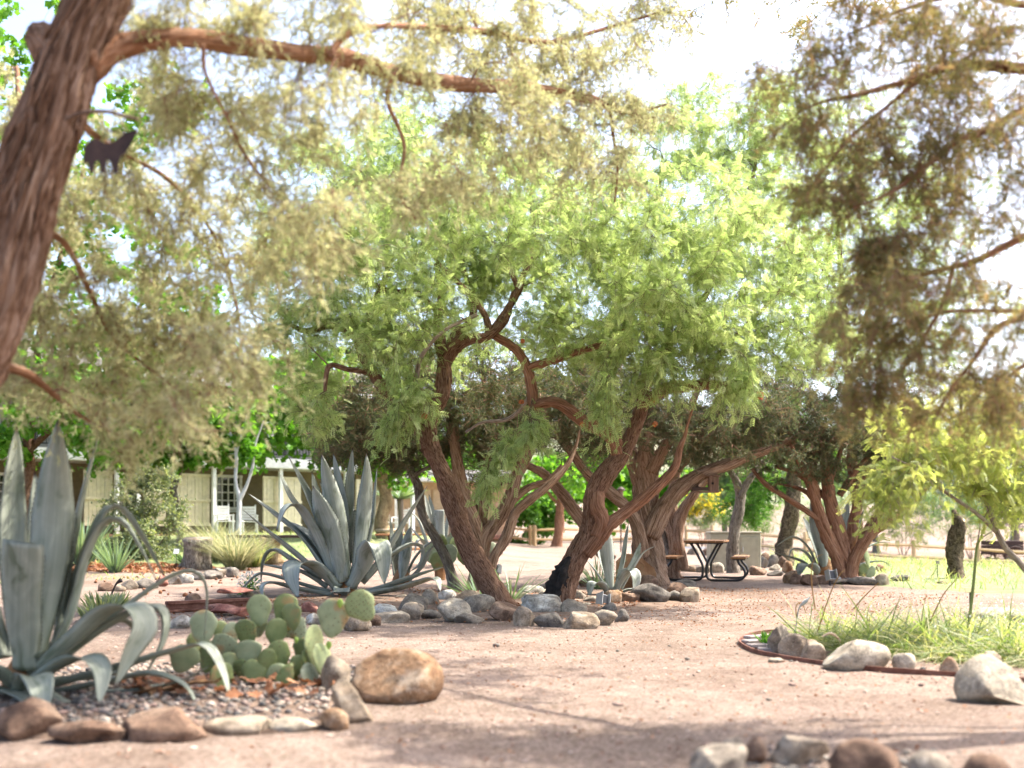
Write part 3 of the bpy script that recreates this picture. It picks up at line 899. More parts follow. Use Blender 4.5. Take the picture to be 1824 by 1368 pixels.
def build_building():
    root = empty('guest_building', BP(7, 0, FLOOR), 'two storey cream and olive building with porches and a railed balcony', 'building')
    pr = root
    W = -1.9       # wall plane behind the porch line
    s0, s1 = s_of(-160), s_of(742)
    L = s1 - s0; sm = (s0 + s1) / 2
    def bx(name, s, o, z, ls, lo, lz, mat, bev=0.0, parent=None):
        m = MB(); m.box(BP(s, o, z), (ls, lo, lz), BROT, bev)
        return part(name, m.mesh(name), M[mat], parent or pr)
    bx('porch_floor', sm, W / 2 + 0.1, FLOOR - 0.12, L + 0.4, 2.6, 0.22, 'deck')
    # ground floor wall: horizontal siding courses
    m = MB()
    for k in range(17):
        z = FLOOR + 0.07 + k * 0.14
        R = np.array([[math.cos(BROT), -math.sin(BROT), 0], [math.sin(BROT), math.cos(BROT), 0], [0, 0, 1]]) @ np.array([[1, 0, 0], [0, math.cos(-0.1), -math.sin(-0.1)], [0, math.sin(-0.1), math.cos(-0.1)]])
        m.box(BP(sm, W, z), (L, 0.05, 0.15), 0, 0, R)
    m.box(BP(sm, W - 0.12, FLOOR + 1.2), (L, 0.12, 2.5), BROT)
    part('siding', m.mesh('siding'), M['olive'], pr)
    bx('porch_ceiling', sm, W / 2, 3.22, L + 0.3, 2.3, 0.06, 'white')
    bx('fascia', sm, 0.12, 3.34, L + 0.5, 0.14, 0.36, 'white', 0.01)
    bx('balcony_floor', sm, W / 2 - 0.05, 3.40, L + 0.3, 2.0, 0.10, 'deck')
    # upper floor
    bx('upper_wall', sm, W - 0.1, 4.75, L, 0.2, 2.6, 'upper_wall')
    bx('side_wall', s1, W - 2.2, 3.45, 0.2, 4.2, 5.2, 'upper_wall')
    for px0, px1 in ((-60, -10), (70, 110), (230, 275), (500, 530), (600, 640)):
        a, b = s_of(px0, W), s_of(px1, W)
        f = bx('window', (a + b) / 2, W + 0.03, 4.75, b - a + 0.12, 0.08, 1.5, 'white', 0.01)
        bx('pane', (a + b) / 2, W + 0.06, 4.75, b - a - 0.05, 0.05, 1.34, 'glass', 0, f)
    rf = MB()
    prof = [(0.6, 6.05), (-4.2, 7.6), (-9.0, 6.05), (-9.0, 5.85), (0.6, 5.85)]
    poly = [(o, z) for o, z in prof]
    rf.prism(poly, s0 - 0.4, s1 + 0.4, lambda v: BP(v[2], v[0], v[1]))
    roof = part('roof', rf.mesh('roof'), M['roof'], pr)
    bx('gutter', sm, 0.66, 5.93, L + 0.9, 0.1, 0.14, 'white', 0.01, roof)
    # columns
    for px in (-70, 24, 208, 246, 381, 500, 616, 735):
        bx('column', s_of(px), 0.0, (FLOOR + 3.17) / 2, 0.13, 0.13, 3.17 - FLOOR, 'white', 0.01)
    # privacy panels: upright boards with grooves between, a rail across
    for px0, px1 in ((108, 132), (154, 205), (262, 300), (318, 378), (474, 541), (640, 668)):
        a, b = s_of(px0), s_of(px1)
        w = b - a
        nb = max(4, int(w / 0.13))
        m = MB()
        for k in range(nb):
            m.box(BP(a + (k + 0.5) * w / nb, -0.22 + 0.01 * (k % 2), 2.0), (w / nb - 0.006, 0.05, 1.75), BROT, 0.004)
        m.box(BP((a + b) / 2, -0.262, 2.0), (w, 0.02, 1.70), BROT)
        p = part('privacy_panel', m.mesh('privacy_panel'), M['cream'], pr)
        for z in (1.15, 1.98, 2.84):
            bx('panel_rail', (a + b) / 2, -0.18, z, w + 0.05, 0.05, 0.09, 'cream', 0.006, p)
    # windows on the porch wall
    for px0, px1, z0, z1, cols, rows in ((-5, 22, 1.65, 2.75, 2, 4), (214, 240, 1.55, 2.72, 2, 4), (383, 427, 1.75, 2.92, 4, 4), (598, 626, 1.75, 2.85, 3, 4)):
        a, b = s_of(px0, W), s_of(px1, W)
        zc, h, w = (z0 + z1) / 2, z1 - z0, b - a
        m = MB()
        for s, ww in ((a, 0.1), (b, 0.1)): m.box(BP(s, W + 0.06, zc), (ww, 0.1, h + 0.1), BROT, 0.006)
        for z in (z0, z1): m.box(BP((a + b) / 2, W + 0.065, z), (w + 0.12, 0.11, 0.1), BROT, 0.006)
        f = part('window', m.mesh('window'), M['white'], pr)
        bx('sill', (a + b) / 2, W + 0.1, z0 - 0.1, w + 0.25, 0.16, 0.06, 'white', 0.006, f)
        cw, ch = w / cols, h / rows
        pm = MB(); pm.box((0, 0, 0), (cw - 0.05, 0.02, ch - 0.05), BROT); pm = pm.mesh('pane')
        for i in range(cols):
            for j in range(rows):
                q = obj('pane', pm, M['glass'], None, BP(a + (i + 0.5) * cw, W + 0.045, z0 + (j + 0.5) * ch)); q.parent = f
        for i in range(1, cols):
            bx('muntin', a + i * cw, W + 0.055, zc, 0.045, 0.05, h, 'white', 0, f)
        for j in range(1, rows):
            bx('muntin', (a + b) / 2, W + 0.052, z0 + j * ch, w, 0.04, 0.04, 'white', 0, f)
    #
    # balcony railing
    ra, rb = s_of(-120), s_of(740)
    rl = MB()
    for z in (3.66, 4.50): rl.box(BP((ra + rb) / 2, 0.05, z), (rb - ra, 0.05, 0.05), BROT)
    rail = part('balcony_railing', rl.mesh('balcony_railing'), M['rail_metal'], pr)
    bm_ = MB(); bm_.box((0, 0, 0), (0.022, 0.022, 0.82), BROT); bm_ = bm_.mesh('baluster')
    nb = int((rb - ra) / 0.13)
    for k in range(nb):
        q = obj('baluster', bm_, M['rail_metal'], None, BP(ra + (k + 0.5) * (rb - ra) / nb, 0.05, 4.08)); q.parent = rail
    for k in range(7):
        bx('railing_post', ra + k * (rb - ra) / 6, 0.05, 4.05, 0.05, 0.06, 1.0, 'rail_metal', 0, rail)
build_building()

def build_tan():
    root = empty('tan_annex', (-3.2, 49, FLOOR), 'low tan stucco building with a white eave behind the leaning trunk', 'building')
    d = 49.0
    def bx(name, x0, x1, y, z0, z1, t, mat, parent=root):
        m = MB(); m.box(((x0 + x1) / 2, y, (z0 + z1) / 2), (x1 - x0, t, z1 - z0), 0, 0.01)
        return part(name, m.mesh(name), M[mat], parent)
    X = lambda px: (px - 912) * d / FPX
    bx('wall', X(690), X(905), d, 0.5, 3.05, 0.25, 'tan_wall')
    bx('eave', X(680), X(912), d - 0.5, 3.05, 3.32, 1.4, 'white')
    bx('porch_floor', X(680), X(905), d - 0.9, FLOOR - 0.25, FLOOR - 0.06, 2.0, 'deck')
    for a, b in ((733, 768), (772, 806), (810, 844)):
        p = bx('panel', X(a), X(b), d - 0.16, 1.1, 2.72, 0.06, 'tan_panel')
        bx('panel_rail', X(a), X(b), d - 0.21, 1.85, 1.93, 0.04, 'tan_panel', p)
    bx('post', X(707), X(711), d - 0.9, FLOOR, 3.05, 0.12, 'white')
    rf = MB(); rf.prism([(d - 1.2, 3.32), (d - 1.2, 3.38), (d + 3, 3.75), (d + 7, 3.38), (d + 7, 3.32)], X(675), X(915), lambda v: (v[2], v[0], v[1]))
    part('roof', rf.mesh('roof'), M['roof'], root)
    bx('back_wall', X(690), X(905), d + 5, 0.4, 3.3, 0.25, 'tan_wall')
build_tan()

# ------------------------------------------------------------------ patio chairs and side tables on the porch
def build_chair(px, d, rz, label, wide=1.0):
    x = (px - 912) * d / FPX
    r = empty('patio_chair', (x, d, FLOOR), label, 'chair', 'white chairs on the porch')
    r.rotation_euler = (0, 0, rz)
    def pt(name, boxes):
        m = MB()
        for c, s in boxes: m.box(c, s, 0, 0.006)
        obj(name, m.mesh(name), M['white'], r)
    for sx in (-1, 1):
        for sy in (-1, 1):
            pt('leg', [((sx * 0.27, sy * 0.25, 0.31 if sy < 0 else 0.31), (0.055, 0.055, 0.62))])
        pt('armrest', [((sx * 0.27, 0.0, 0.64), (0.075, 0.58, 0.03))])
    pt('seat', [((0, -0.24 + k * 0.12, 0.42), (0.48, 0.10, 0.025)) for k in range(5)])
    pt('backrest', [((0, 0.27, 0.52 + k * 0.10), (0.50, 0.03, 0.085)) for k in range(5)] + [((sx * 0.25, 0.29, 0.72), (0.045, 0.035, 0.62)) for sx in (-1, 1)])
    return r
build_chair(398, 38.6, 0.5, 'white slatted patio chair left of the pale forked tree, under the window')
build_chair(443, 39.6, 0.3, 'white slatted patio chair right of the pale forked tree')
build_chair(713, 45.5, -0.4, 'white patio chair by the tan building, right of the thick yellow trunk')
def build_side_table(px, d, label):
    x = (px - 912) * d / FPX
    r = empty('side_table', (x, d, FLOOR), label, 'table', 'white side tables on the porch')
    m = MB()
    for k in range(4): m.box((0, -0.165 + k * 0.11, 0.43), (0.44, 0.10, 0.03), 0, 0.005)
    obj('table_top', m.mesh('table_top'), M['white'], r)
    for sx in (-1, 1):
        for sy in (-1, 1):
            m = MB(); m.box((sx * 0.19, sy * 0.17, 0.207), (0.05, 0.05, 0.414), 0, 0.004); obj('leg', m.mesh('leg'), M['white'], r)
build_side_table(421, 38.8, 'low white side table between the two porch chairs')
build_side_table(700, 45.0, 'low white side table beside the thick yellow trunk')

# ------------------------------------------------------------------ split-rail fences
def build_fence(name, label, posts, rails_h, post_h=1.0, pw=0.16):
    """posts: (px, d); rails run between neighbours"""
    pts = []
    for px, d in posts:
        x = (px - 912) * d / FPX
        pts.append((x, d, float(gz(x, d))))
    r = empty(name, pts[0], label, 'fence', 'split-rail fences')
    g = np.random.default_rng(len(pts))
    for (x, y, z) in pts:
        m = MB()
        a = g.uniform(-0.3, 0.3)
        h = post_h * g.uniform(0.96, 1.05)
        m.tube([(x, y, z - 0.1), (x + 0.01, y, z + h * 0.5), (x, y, z + h - 0.04), (x, y, z + h)], [pw / 2, pw / 2 * 1.04, pw / 2, pw / 2 * 0.8], 6, 8)
        part('post', m.mesh('post'), M['fence_post'], r)
    for (a, b) in zip(pts[:-1], pts[1:]):
        for h in rails_h:
            m = MB()
            A = np.array(a) + [0, 0, h]; B = np.array(b) + [0, 0, h + g.uniform(-0.03, 0.03)]
            Mid = (A + B) / 2 + g.normal(0, 0.03, 3)
            m.tube([A, Mid, B], [0.055, 0.07, 0.055], 5, 8)
            part('rail', m.mesh('rail'), M['fence_wood'], r)
build_fence('rail_fence', 'split-rail fence behind the mesquite trunks, in front of the green hedge', [(560, 55), (700, 55), (815, 55), (944, 55), (1072, 55), (1196, 54)], (0.30, 0.75))
build_fence('rail_fence', 'split-rail fence along the meadow on the right, past the utility box', [(1222, 52), (1268, 50), (1352, 48), (1434, 47), (1530, 46.5), (1627, 46), (1742, 45.5), (1860, 45), (1985, 44.5)], (0.30, 0.75))
m = MB()
x0 = (952 - 912) * 54.6 / FPX
m.tube([(x0, 54.6, 0.0), (x0, 54.6, 0.5), (x0, 54.6, 1.13), (x0, 54.6, 1.22)], [0.11, 0.115, 0.11, 0.09], 6, 8)
tag(m.build('fence_post', M['fence_post']), 'stout wooden post standing against the fence between the mesquite trunks', 'post')
# ------------------------------------------------------------------ trees
def gp(px, py):
    d = D(py); v = P(px, py, d); return (v.x, v.y, 0.0)

# --- left mesquite
def mesquite_left():
    t = Tree('mesquite_tree', gp(888, 1078), 'mesquite leaning left from the rocks, dark brown bark, feathery green crown', 'tree', M['bark_mesquite'], M['twig_dark'], 'mesquites in the rock bed', 21)
    d = 13.7
    t.limb([(893, 1092, d, 21.9), (880, 1060, d, 19.0), (850, 995, d, 19.0), (812, 915, d, 18.4), (784, 850, d, 16.9), (766, 795, d, 14.8), (768, 748, d, 12.7), (786, 700, d, 13.4), (790, 650, d, 12.7), (786, 612, d + .1, 10.6), (783, 570, d + .2, 7.8), (788, 520, d + .3, 5.7), (776, 470, d + .3, 3.5)], 'trunk', seg=26, flare=0.35, ridge=0.10, rough=0.05, kfib=11, step=0.045)
    t.limb([(766, 800, d, 13.6), (750, 765, d + .05, 12.8), (716, 714, d + .2, 12.0), (682, 688, d + .3, 10.4), (651, 645, d + .5, 8.8), (630, 600, d + .6, 6.4), (590, 580, d + .7, 6.4), (545, 590, d + .7, 4.8), (500, 570, d + .8, 3.2)], 'limb', seg=16)
    t.limb([(700, 700, d + .2, 6), (660, 664, d, 6), (620, 657, d - .1, 5), (588, 652, d - .2, 5), (580, 697, d - .2, 3)], 'limb', seg=10)
    t.limb([(792, 650, d, 13), (810, 622, d - .1, 12), (836, 606, d - .2, 10), (868, 600, d - .2, 8), (900, 570, d - .2, 6), (915, 520, d - .1, 4)], 'limb', seg=12)
    t.limb([(800, 632, d, 8), (818, 594, d + .2, 8), (838, 575, d + .4, 7), (842, 530, d + .5, 5), (820, 470, d + .6, 4)], 'limb', seg=12)
    t.limb([(651, 645, d + .5, 9), (660, 560, d + .5, 7), (690, 480, d + .6, 5), (680, 390, d + .8, 4), (650, 310, d + .9, 3)], 'limb', seg=10)
    t.limb([(786, 560, d + .2, 6), (740, 520, d + .1, 5), (700, 520, d, 4), (650, 500, d, 3)], 'limb', seg=10)
    t.limb([(765, 745, d - .05, 5), (745, 700, d - .3, 4.5), (748, 640, d - .5, 4), (790, 590, d - .6, 3.5), (850, 560, d - .6, 3)], 'limb', M['twig_pale'], seg=8)
    tips = blob_tips(t.g, [(590, 560, 14.2, 95, 70, 0.86, 36), (700, 470, 14.2, 140, 90, 1.17, 73), (640, 330, 14.6, 140, 100, 1.09, 59), (810, 400, 14.3, 130, 110, 1.17, 73), (530, 650, 14.3, 75, 60, 0.9, 26), (690, 610, 13.4, 80, 60, 0.7, 30), (520, 480, 14.6, 65, 70, 0.9, 23), (740, 240, 15, 120, 60, 0.94, 23), (560, 730, 14.2, 45, 40, 0.6, 13), (740, 560, 13.3, 90, 50, 0.7, 26), (700, 400, 12.2, 140, 90, .7, 43), (840, 330, 12.2, 120, 80, .7, 33), (600, 480, 12.4, 90, 70, .6, 20), (500, 400, 14.6, 70, 90, 1, 24), (560, 250, 15, 90, 60, 1, 16), (670, 230, 15, 110, 50, 1, 18), (480, 560, 14.4, 60, 70, .9, 20), (840, 500, 14.8, 60, 60, .6, 24), (820, 620, 15.6, 70, 50, .5, 14)])
    new = t.grow(tips, 0.018, 0.10, 0.10)
    s = Soup()
    n = t.sprays(s, T_PINNA, new, 8, 0.22, 5, 0.112, droop=0.12, hang=0.35, side=0.9)
    # low hanging shoots
    ht = blob_tips(t.g, [(735, 690, 13.1, 40, 45, 0.3, 16), (700, 740, 13.0, 15, 25, 0.2, 7)])
    new = t.grow(ht, 0.008, 0.1, 0.08)
    t.sprays(s, T_PINNA, new, 7, 0.22, 5, 0.125, droop=0.7, hang=0.8)
    t.finish(s, M['leaf_mesquite'])
    m = MB()
    for (px, py, dd, r) in ((756, 742, d - .18, 7),):
        c = P(px, py, dd); m.tube([c, c + Vector((-0.03, -0.05, 0.01))], [r * dd / FPX] * 2, 10)
    part('cut_stub', m.mesh('cut_stub'), M['cut_wood'], t.root)
mesquite_left()

def mesquite_right():
    t = Tree('mesquite_tree', gp(1000, 1080), 'mesquite leaning right with charred base and crooked limbs under a wide crown', 'tree', M['bark_mesquite'], M['twig_dark'], 'mesquites in the rock bed', 31)
    d = 13.9
    t.limb([(994, 1096, d, 23.3), (1004, 1062, d, 19.8), (1016, 1025, d, 19.0), (1036, 985, d, 18.4), (1052, 952, d, 17.6), (1054, 915, d, 15.5), (1060, 880, d, 16.9), (1080, 845, d, 17.6), (1100, 818, d, 15.5), (1116, 790, d, 14.1), (1131, 752, d, 12.7), (1142, 718, d, 11.3), (1149, 682, d, 9.2), (1164, 652, d, 7.8), (1190, 600, d, 5.7), (1180, 540, d, 4.3), (1200, 470, d, 2.8)], 'trunk', seg=26, flare=0.3, ridge=0.10, kfib=11, step=0.045)
    t.limb([(1042, 985, d, 14.4), (1068, 952, d - .05, 14.4), (1086, 930, d - .1, 12.8), (1110, 914, d - .1, 11.0), (1155, 880, d - .15, 9.8), (1199, 835, d - .2, 7.6), (1210, 800, d - .2, 6.0), (1220, 775, d - .2, 3.4), (1230, 740, d - .2, 1.7), (1246, 700, d - .2, 0.8)], 'limb', M['bark_red'], seg=16)
    t.limb([(1068, 952, d - .05, 14), (1078, 925, d - .12, 13), (1068, 900, d - .12, 14), (1066, 878, d - .06, 12)], 'limb', M['bark_red'], seg=14)
    t.limb([(1106, 815, d, 14.4), (1088, 780, d - .1, 12.6), (1062, 762, d - .15, 11.7), (1037, 750, d - .2, 10.8), (1012, 728, d - .25, 10.8), (991, 715, d - .3, 10.8), (966, 716, d - .3, 9.9), (950, 718, d - .3, 9.9), (947, 692, d - .3, 9.9), (937, 654, d - .3, 9.0), (917, 622, d - .3, 8.6), (888, 602, d - .3, 8.1), (872, 590, d - .3, 7.2)], 'limb', M['bark_red'], seg=16)
    t.limb([(873, 592, d - .3, 7), (866, 565, d - .25, 6), (850, 540, d - .2, 5.5), (822, 508, d - .1, 4.5), (790, 480, d, 3), (760, 440, d, 2.5)], 'limb', seg=10)
    t.limb([(876, 592, d - .3, 7), (892, 572, d - .3, 6.5), (925, 520, d - .3, 6), (934, 490, d - .3, 5), (947, 460, d - .3, 4.5), (950, 400, d - .2, 4), (944, 350, d - .1, 3), (965, 310, d, 2)], 'limb', seg=10)
    t.limb([(925, 520, d - .3, 4.5), (912, 490, d - .3, 4), (890, 450, d - .3, 3), (870, 420, d - .2, 2)], 'limb', seg=10)
    t.limb([(937, 656, d - .3, 8), (962, 648, d - .4, 7.5), (990, 640, d - .5, 7), (1040, 624, d - .6, 6), (1085, 608, d - .6, 5), (1120, 580, d - .6, 3)], 'limb', M['bark_red'], seg=12)
    t.limb([(1140, 722, d, 11), (1158, 712, d - .1, 11), (1184, 694, d - .2, 10), (1212, 690, d - .2, 10), (1253, 686, d - .2, 9.5), (1296, 691, d - .2, 9), (1347, 702, d - .2, 8)], 'limb', seg=14)
    t.limb([(1253, 686, d - .2, 5), (1275, 640, d - .1, 5), (1320, 590, d, 4), (1370, 540, d, 3), (1420, 480, d + .2, 2.5)], 'limb', seg=10)
    t.limb([(1072, 625, d + .2, 7), (1088, 568, d + .2, 6.5), (1100, 538, d + .2, 6), (1112, 505, d + .2, 5), (1130, 430, d + .3, 4), (1170, 350, d + .5, 3), (1180, 280, d + .6, 2)], 'limb', seg=10)
    t.limb([(1164, 652, d, 8), (1210, 590, d + .2, 7), (1260, 520, d + .3, 6), (1290, 430, d + .4, 5), (1330, 350, d + .5, 4), (1350, 270, d + .6, 2.5)], 'limb', seg=10)
    t.limb([(947, 700, d - .3, 4), (920, 735, d, 4), (895, 748, d + .2, 3.5), (860, 752, d + .3, 2.5), (830, 770, d + .4, 2)], 'limb', M['twig_pale'], seg=8)
    t.limb([(1100, 538, d + .2, 5), (1060, 470, d + .2, 4), (1020, 400, d + .4, 3), (990, 330, d + .6, 2)], 'limb', seg=10)
    blobs = [(1000, 420, 14.2, 150, 120, 1.25, 92), (1140, 520, 13.6, 130, 85, 1.01, 79), (1280, 430, 14.2, 140, 120, 1.25, 89), (1230, 580, 13.3, 110, 60, 0.78, 59), (1350, 560, 13.8, 85, 75, 0.86, 43), (1100, 610, 13.2, 80, 40, 0.7, 26), (1330, 270, 14.6, 105, 80, 0.94, 36), (1170, 300, 14.6, 120, 75, 0.94, 40), (1420, 420, 14.5, 80, 100, 0.86, 36), (960, 270, 15, 110, 60, 0.94, 20), (1390, 640, 13.8, 55, 40, 0.7, 16), (990, 560, 13.3, 60, 60, 0.6, 23), (980, 380, 12.0, 140, 90, .8, 46), (1130, 430, 11.9, 130, 80, .8, 46), (1270, 400, 12.2, 120, 90, .8, 43), (1200, 530, 12.0, 90, 50, .5, 23), (1460, 560, 14, 60, 80, .9, 26), (1480, 380, 14.6, 80, 110, 1, 26), (1400, 200, 15, 80, 60, 1, 18), (1250, 215, 14.8, 130, 55, 1, 26), (1330, 165, 15, 80, 40, .8, 12), (900, 490, 14.8, 60, 60, .6, 30), (980, 600, 15, 80, 50, .6, 22)]
    new = t.grow(blob_tips(t.g, blobs), 0.018, 0.10, 0.10)
    s = Soup()
    t.sprays(s, T_PINNA, new, 8, 0.22, 5, 0.112, droop=0.12, hang=0.35, side=0.9)
    new = t.grow(blob_tips(t.g, [(905, 785, 13.1, 24, 22, 0.2, 7), (950, 752, 13.1, 25, 14, 0.2, 8), (870, 845, 13.1, 12, 25, 0.15, 8), (1080, 700, 12.9, 20, 50, 0.3, 13), (1175, 640, 12.9, 40, 35, 0.3, 15), (1310, 660, 13.0, 35, 35, 0.3, 13)]), 0.007, 0.1, 0.08)
    t.sprays(s, T_PINNA, new, 7, 0.22, 5, 0.125, droop=0.7, hang=0.8)
    t.finish(s, M['leaf_mesquite'])
    # charred stripe on the left of the base
    q = [(v.x, v.y, v.z, r) for v, r in ((P(982, 1092, d - .09), 0.13), (P(990, 1050, d - .09), 0.115), (P(1001, 1018, d - .09), 0.09), (P(1016, 992, d - .10), 0.02))]
    me, _, _ = bark_mesh('charred_wood', q, 18, 0.03, 0.3, 9, 1, 0, 0.14, 5)
    part('charred_wood', me, M['char_and_hole'], t.root)
    for (px, py, dd, r, dx, dz) in ((1037, 755, d - .38, 5, 0, -.01), (1162, 713, d - .24, 5, .02, .01), (1350, 704, d - .2, 7.5, .05, -.01), (931, 716, d - .36, 4, -.03, 0), (1165, 757, d - .2, 4.5, .02, .02), (931, 588 + 20, d - .42, 4, 0, 0)):
        m = MB(); c = P(px, py, dd); m.tube([c, c + Vector((dx, -0.03, dz))], [r * dd / FPX] * 2, 10)
        part('cut_stub', m.mesh('cut_stub'), M['cut_wood'], t.root)
mesquite_right()

# --- junipers of the middle distance
def juniper_centre():
    t = Tree('juniper_tree', (gp(862, 1050)[0], 17.6, 0), 'many-stemmed grey juniper behind the left mesquite trunk', 'tree', M['bark_juniper'], M['twig_red'], 'junipers with shaggy bark', 41)
    d = 17.6
    t.limb([(858, 1060, d, 20), (856, 1000, d, 15), (851, 955, d, 13), (841, 915, d, 12), (827, 877, d, 12), (817, 838, d, 11), (809, 800, d, 10), (800, 740, d, 8), (780, 680, d, 5)], 'trunk', seg=18, flare=0.3)
    t.limb([(860, 1050, d, 14), (860, 975, d, 14), (884, 930, d, 13), (905, 892, d, 12), (921, 848, d, 11), (935, 810, d, 9), (950, 760, d, 6), (960, 700, d, 4)], 'limb', seg=16)
    t.limb([(868, 1040, d - .2, 10), (878, 992, d - .2, 9), (903, 953, d - .2, 9), (918, 916, d - .2, 8.5), (946, 891, d - .2, 8), (980, 862, d - .2, 7), (1008, 832, d - .1, 5), (1026, 795, d, 3), (1036, 750, d, 1.2)], 'limb', seg=14)
    t.limb([(858, 1000, d + .2, 14), (855, 920, d + .2, 14), (860, 880, d + .2, 14), (868, 850, d + .2, 12), (872, 800, d + .2, 9), (870, 740, d + .2, 6), (860, 660, d + .2, 4)], 'limb', seg=16)
    t.limb([(862, 880, d + .2, 9), (890, 858, d + .2, 8), (925, 845, d + .3, 7), (950, 800, d + .3, 5)], 'limb', seg=12)
    t.limb([(905, 900, d + .05, 7), (940, 870, d + .2, 7), (975, 856, d + .3, 5), (1000, 830, d + .4, 4)], 'limb', seg=12)
    t.limb([(845, 925, d + .1, 7), (815, 875, d + .2, 6), (780, 830, d + .3, 6), (740, 790, d + .3, 5), (700, 770, d + .3, 3)], 'limb', seg=12)
    tips = blob_tips(t.g, [(630, 745, 17.6, 80, 60, 1.3, 64), (700, 700, 17.4, 90, 70, 1.3, 70), (800, 700, 17.6, 90, 85, 1.4, 84), (905, 700, 17.8, 90, 85, 1.4, 84), (690, 800, 17.8, 70, 28, 0.8, 20), (730, 590, 19, 120, 70, 1.3, 22), (840, 790, 18, 70, 45, 0.8, 30), (600, 790, 18, 40, 28, 0.6, 14)])
    new = t.grow(tips, 0.02, 0.05, 0.14)
    s = Soup()
    t.sprays(s, T_SPRAY, new, 11, 0.22, 5, 0.13, droop=0.2, hang=0.4, twig_r=0.002, twigs=0.6); t.bare(new, 6, .34, .0036)
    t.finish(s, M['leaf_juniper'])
juniper_centre()

def juniper_leaning():
    t = Tree('juniper_tree', (gp(800, 1050)[0], 17.9, 0), 'thin dark trunk leaning left between the big agave and left mesquite', 'tree', M['bark_grey'], M['twig_dark'], 'junipers with shaggy bark', 45)
    d = 17.9
    t.limb([(812, 1052, d, 9), (797, 1000, d, 9), (778, 962, d, 8.5), (757, 925, d, 8.5), (748, 897, d, 8), (745, 868, d, 7.5), (734, 844, d, 7), (725, 823, d, 7), (717, 800, d, 6), (700, 760, d, 4)], 'trunk', seg=14, flare=0.3)
    t.limb([(736, 850, d, 4), (748, 840, d - .1, 4), (763, 832, d - .1, 3), (780, 815, d, 2)], 'limb', seg=10)
    new = t.grow(blob_tips(t.g, [(690, 780, 18, 60, 45, 0.7, 24), (740, 770, 18, 50, 40, 0.6, 14)]), 0.012, 0.05, 0.12)
    s = Soup(); t.sprays(s, T_SPRAY, new, 10, 0.2, 5, 0.13, droop=0.2, hang=0.4, twig_r=0.002, twigs=0.6); t.bare(new, 6, .34, .0036)
    t.finish(s, M['leaf_juniper'])
juniper_leaning()

def juniper_big():
    t = Tree('juniper_tree', (gp(1150, 1040)[0], 19.6, 0), 'massive spreading juniper with a thick fibrous trunk left of the picnic table', 'tree', M['bark_juniper'], M['twig_red'], 'junipers with shaggy bark', 51)
    d = 19.6
    t.limb([(1158, 1050, d, 32.6), (1156, 1010, d, 26.6), (1152, 960, d, 25.2), (1150, 910, d, 22.9), (1150, 860, d, 20.0), (1152, 810, d, 15.5), (1158, 760, d, 10.4), (1170, 700, d, 5.9), (1180, 620, d, 3.0)], 'trunk', seg=26, flare=0.25, ridge=0.16)
    t.limb([(1158, 950, d - .2, 17.3), (1180, 905, d - .25, 16.6), (1210, 872, d - .3, 14.4), (1250, 846, d - .3, 11.5), (1295, 830, d - .3, 10.1), (1340, 812, d - .3, 8.6), (1390, 792, d - .2, 6.5), (1430, 770, d - .2, 3.6)], 'limb', seg=20, ridge=0.16)
    t.limb([(1146, 985, d - .3, 11.9), (1141, 955, d - .4, 11.0), (1128, 925, d - .4, 11.0), (1100, 897, d - .4, 11.0), (1075, 870, d - .4, 10.2), (1050, 845, d - .4, 9.3), (1023, 812, d - .4, 8.5), (1000, 785, d - .3, 7.6), (970, 765, d - .2, 6.0), (930, 750, d, 3.4)], 'limb', seg=16)
    t.limb([(1090, 1000, d + .1, 11.9), (1055, 958, d, 11.0), (1024, 912, d, 11.0), (997, 875, d, 10.2), (970, 845, d, 9.3), (945, 832, d, 6.8), (900, 815, d, 4.2), (860, 800, d, 2.5)], 'limb', seg=16)
    t.limb([(1150, 870, d, 14), (1128, 820, d + .1, 13), (1110, 780, d + .2, 11), (1090, 720, d + .3, 8), (1070, 650, d + .4, 5)], 'limb', seg=14)
    t.limb([(1156, 840, d - .1, 13), (1185, 800, d - .2, 11), (1210, 760, d - .2, 9), (1230, 720, d - .2, 6), (1260, 660, d, 4)], 'limb', seg=14)
    t.limb([(1152, 880, d + .2, 12), (1190, 850, d + .4, 10), (1230, 800, d + .6, 9), (1275, 760, d + .7, 6)], 'limb', seg=14)
    tips = blob_tips(t.g, [(1000, 735, 18.6, 95, 75, 1.4, 90), (1095, 700, 18.8, 95, 85, 1.4, 84), (1225, 735, 19.2, 105, 65, 1.4, 70), (1320, 755, 19, 85, 50, 1.2, 48), (1150, 600, 20, 140, 80, 1.4, 26), (1370, 700, 19.2, 70, 50, 1.0, 18), (1060, 780, 19.4, 60, 25, 0.8, 12), (1260, 800, 19.3, 80, 18, 0.8, 14), (960, 640, 20, 100, 70, 1.3, 20)])
    new = t.grow(tips, 0.022, 0.05, 0.14)
    s = Soup(); t.sprays(s, T_SPRAY, new, 11, 0.22, 5, 0.135, droop=0.2, hang=0.4, twig_r=0.002, twigs=0.6); t.bare(new, 6, .34, .0036)
    t.finish(s, M['leaf_juniper'])
juniper_big()

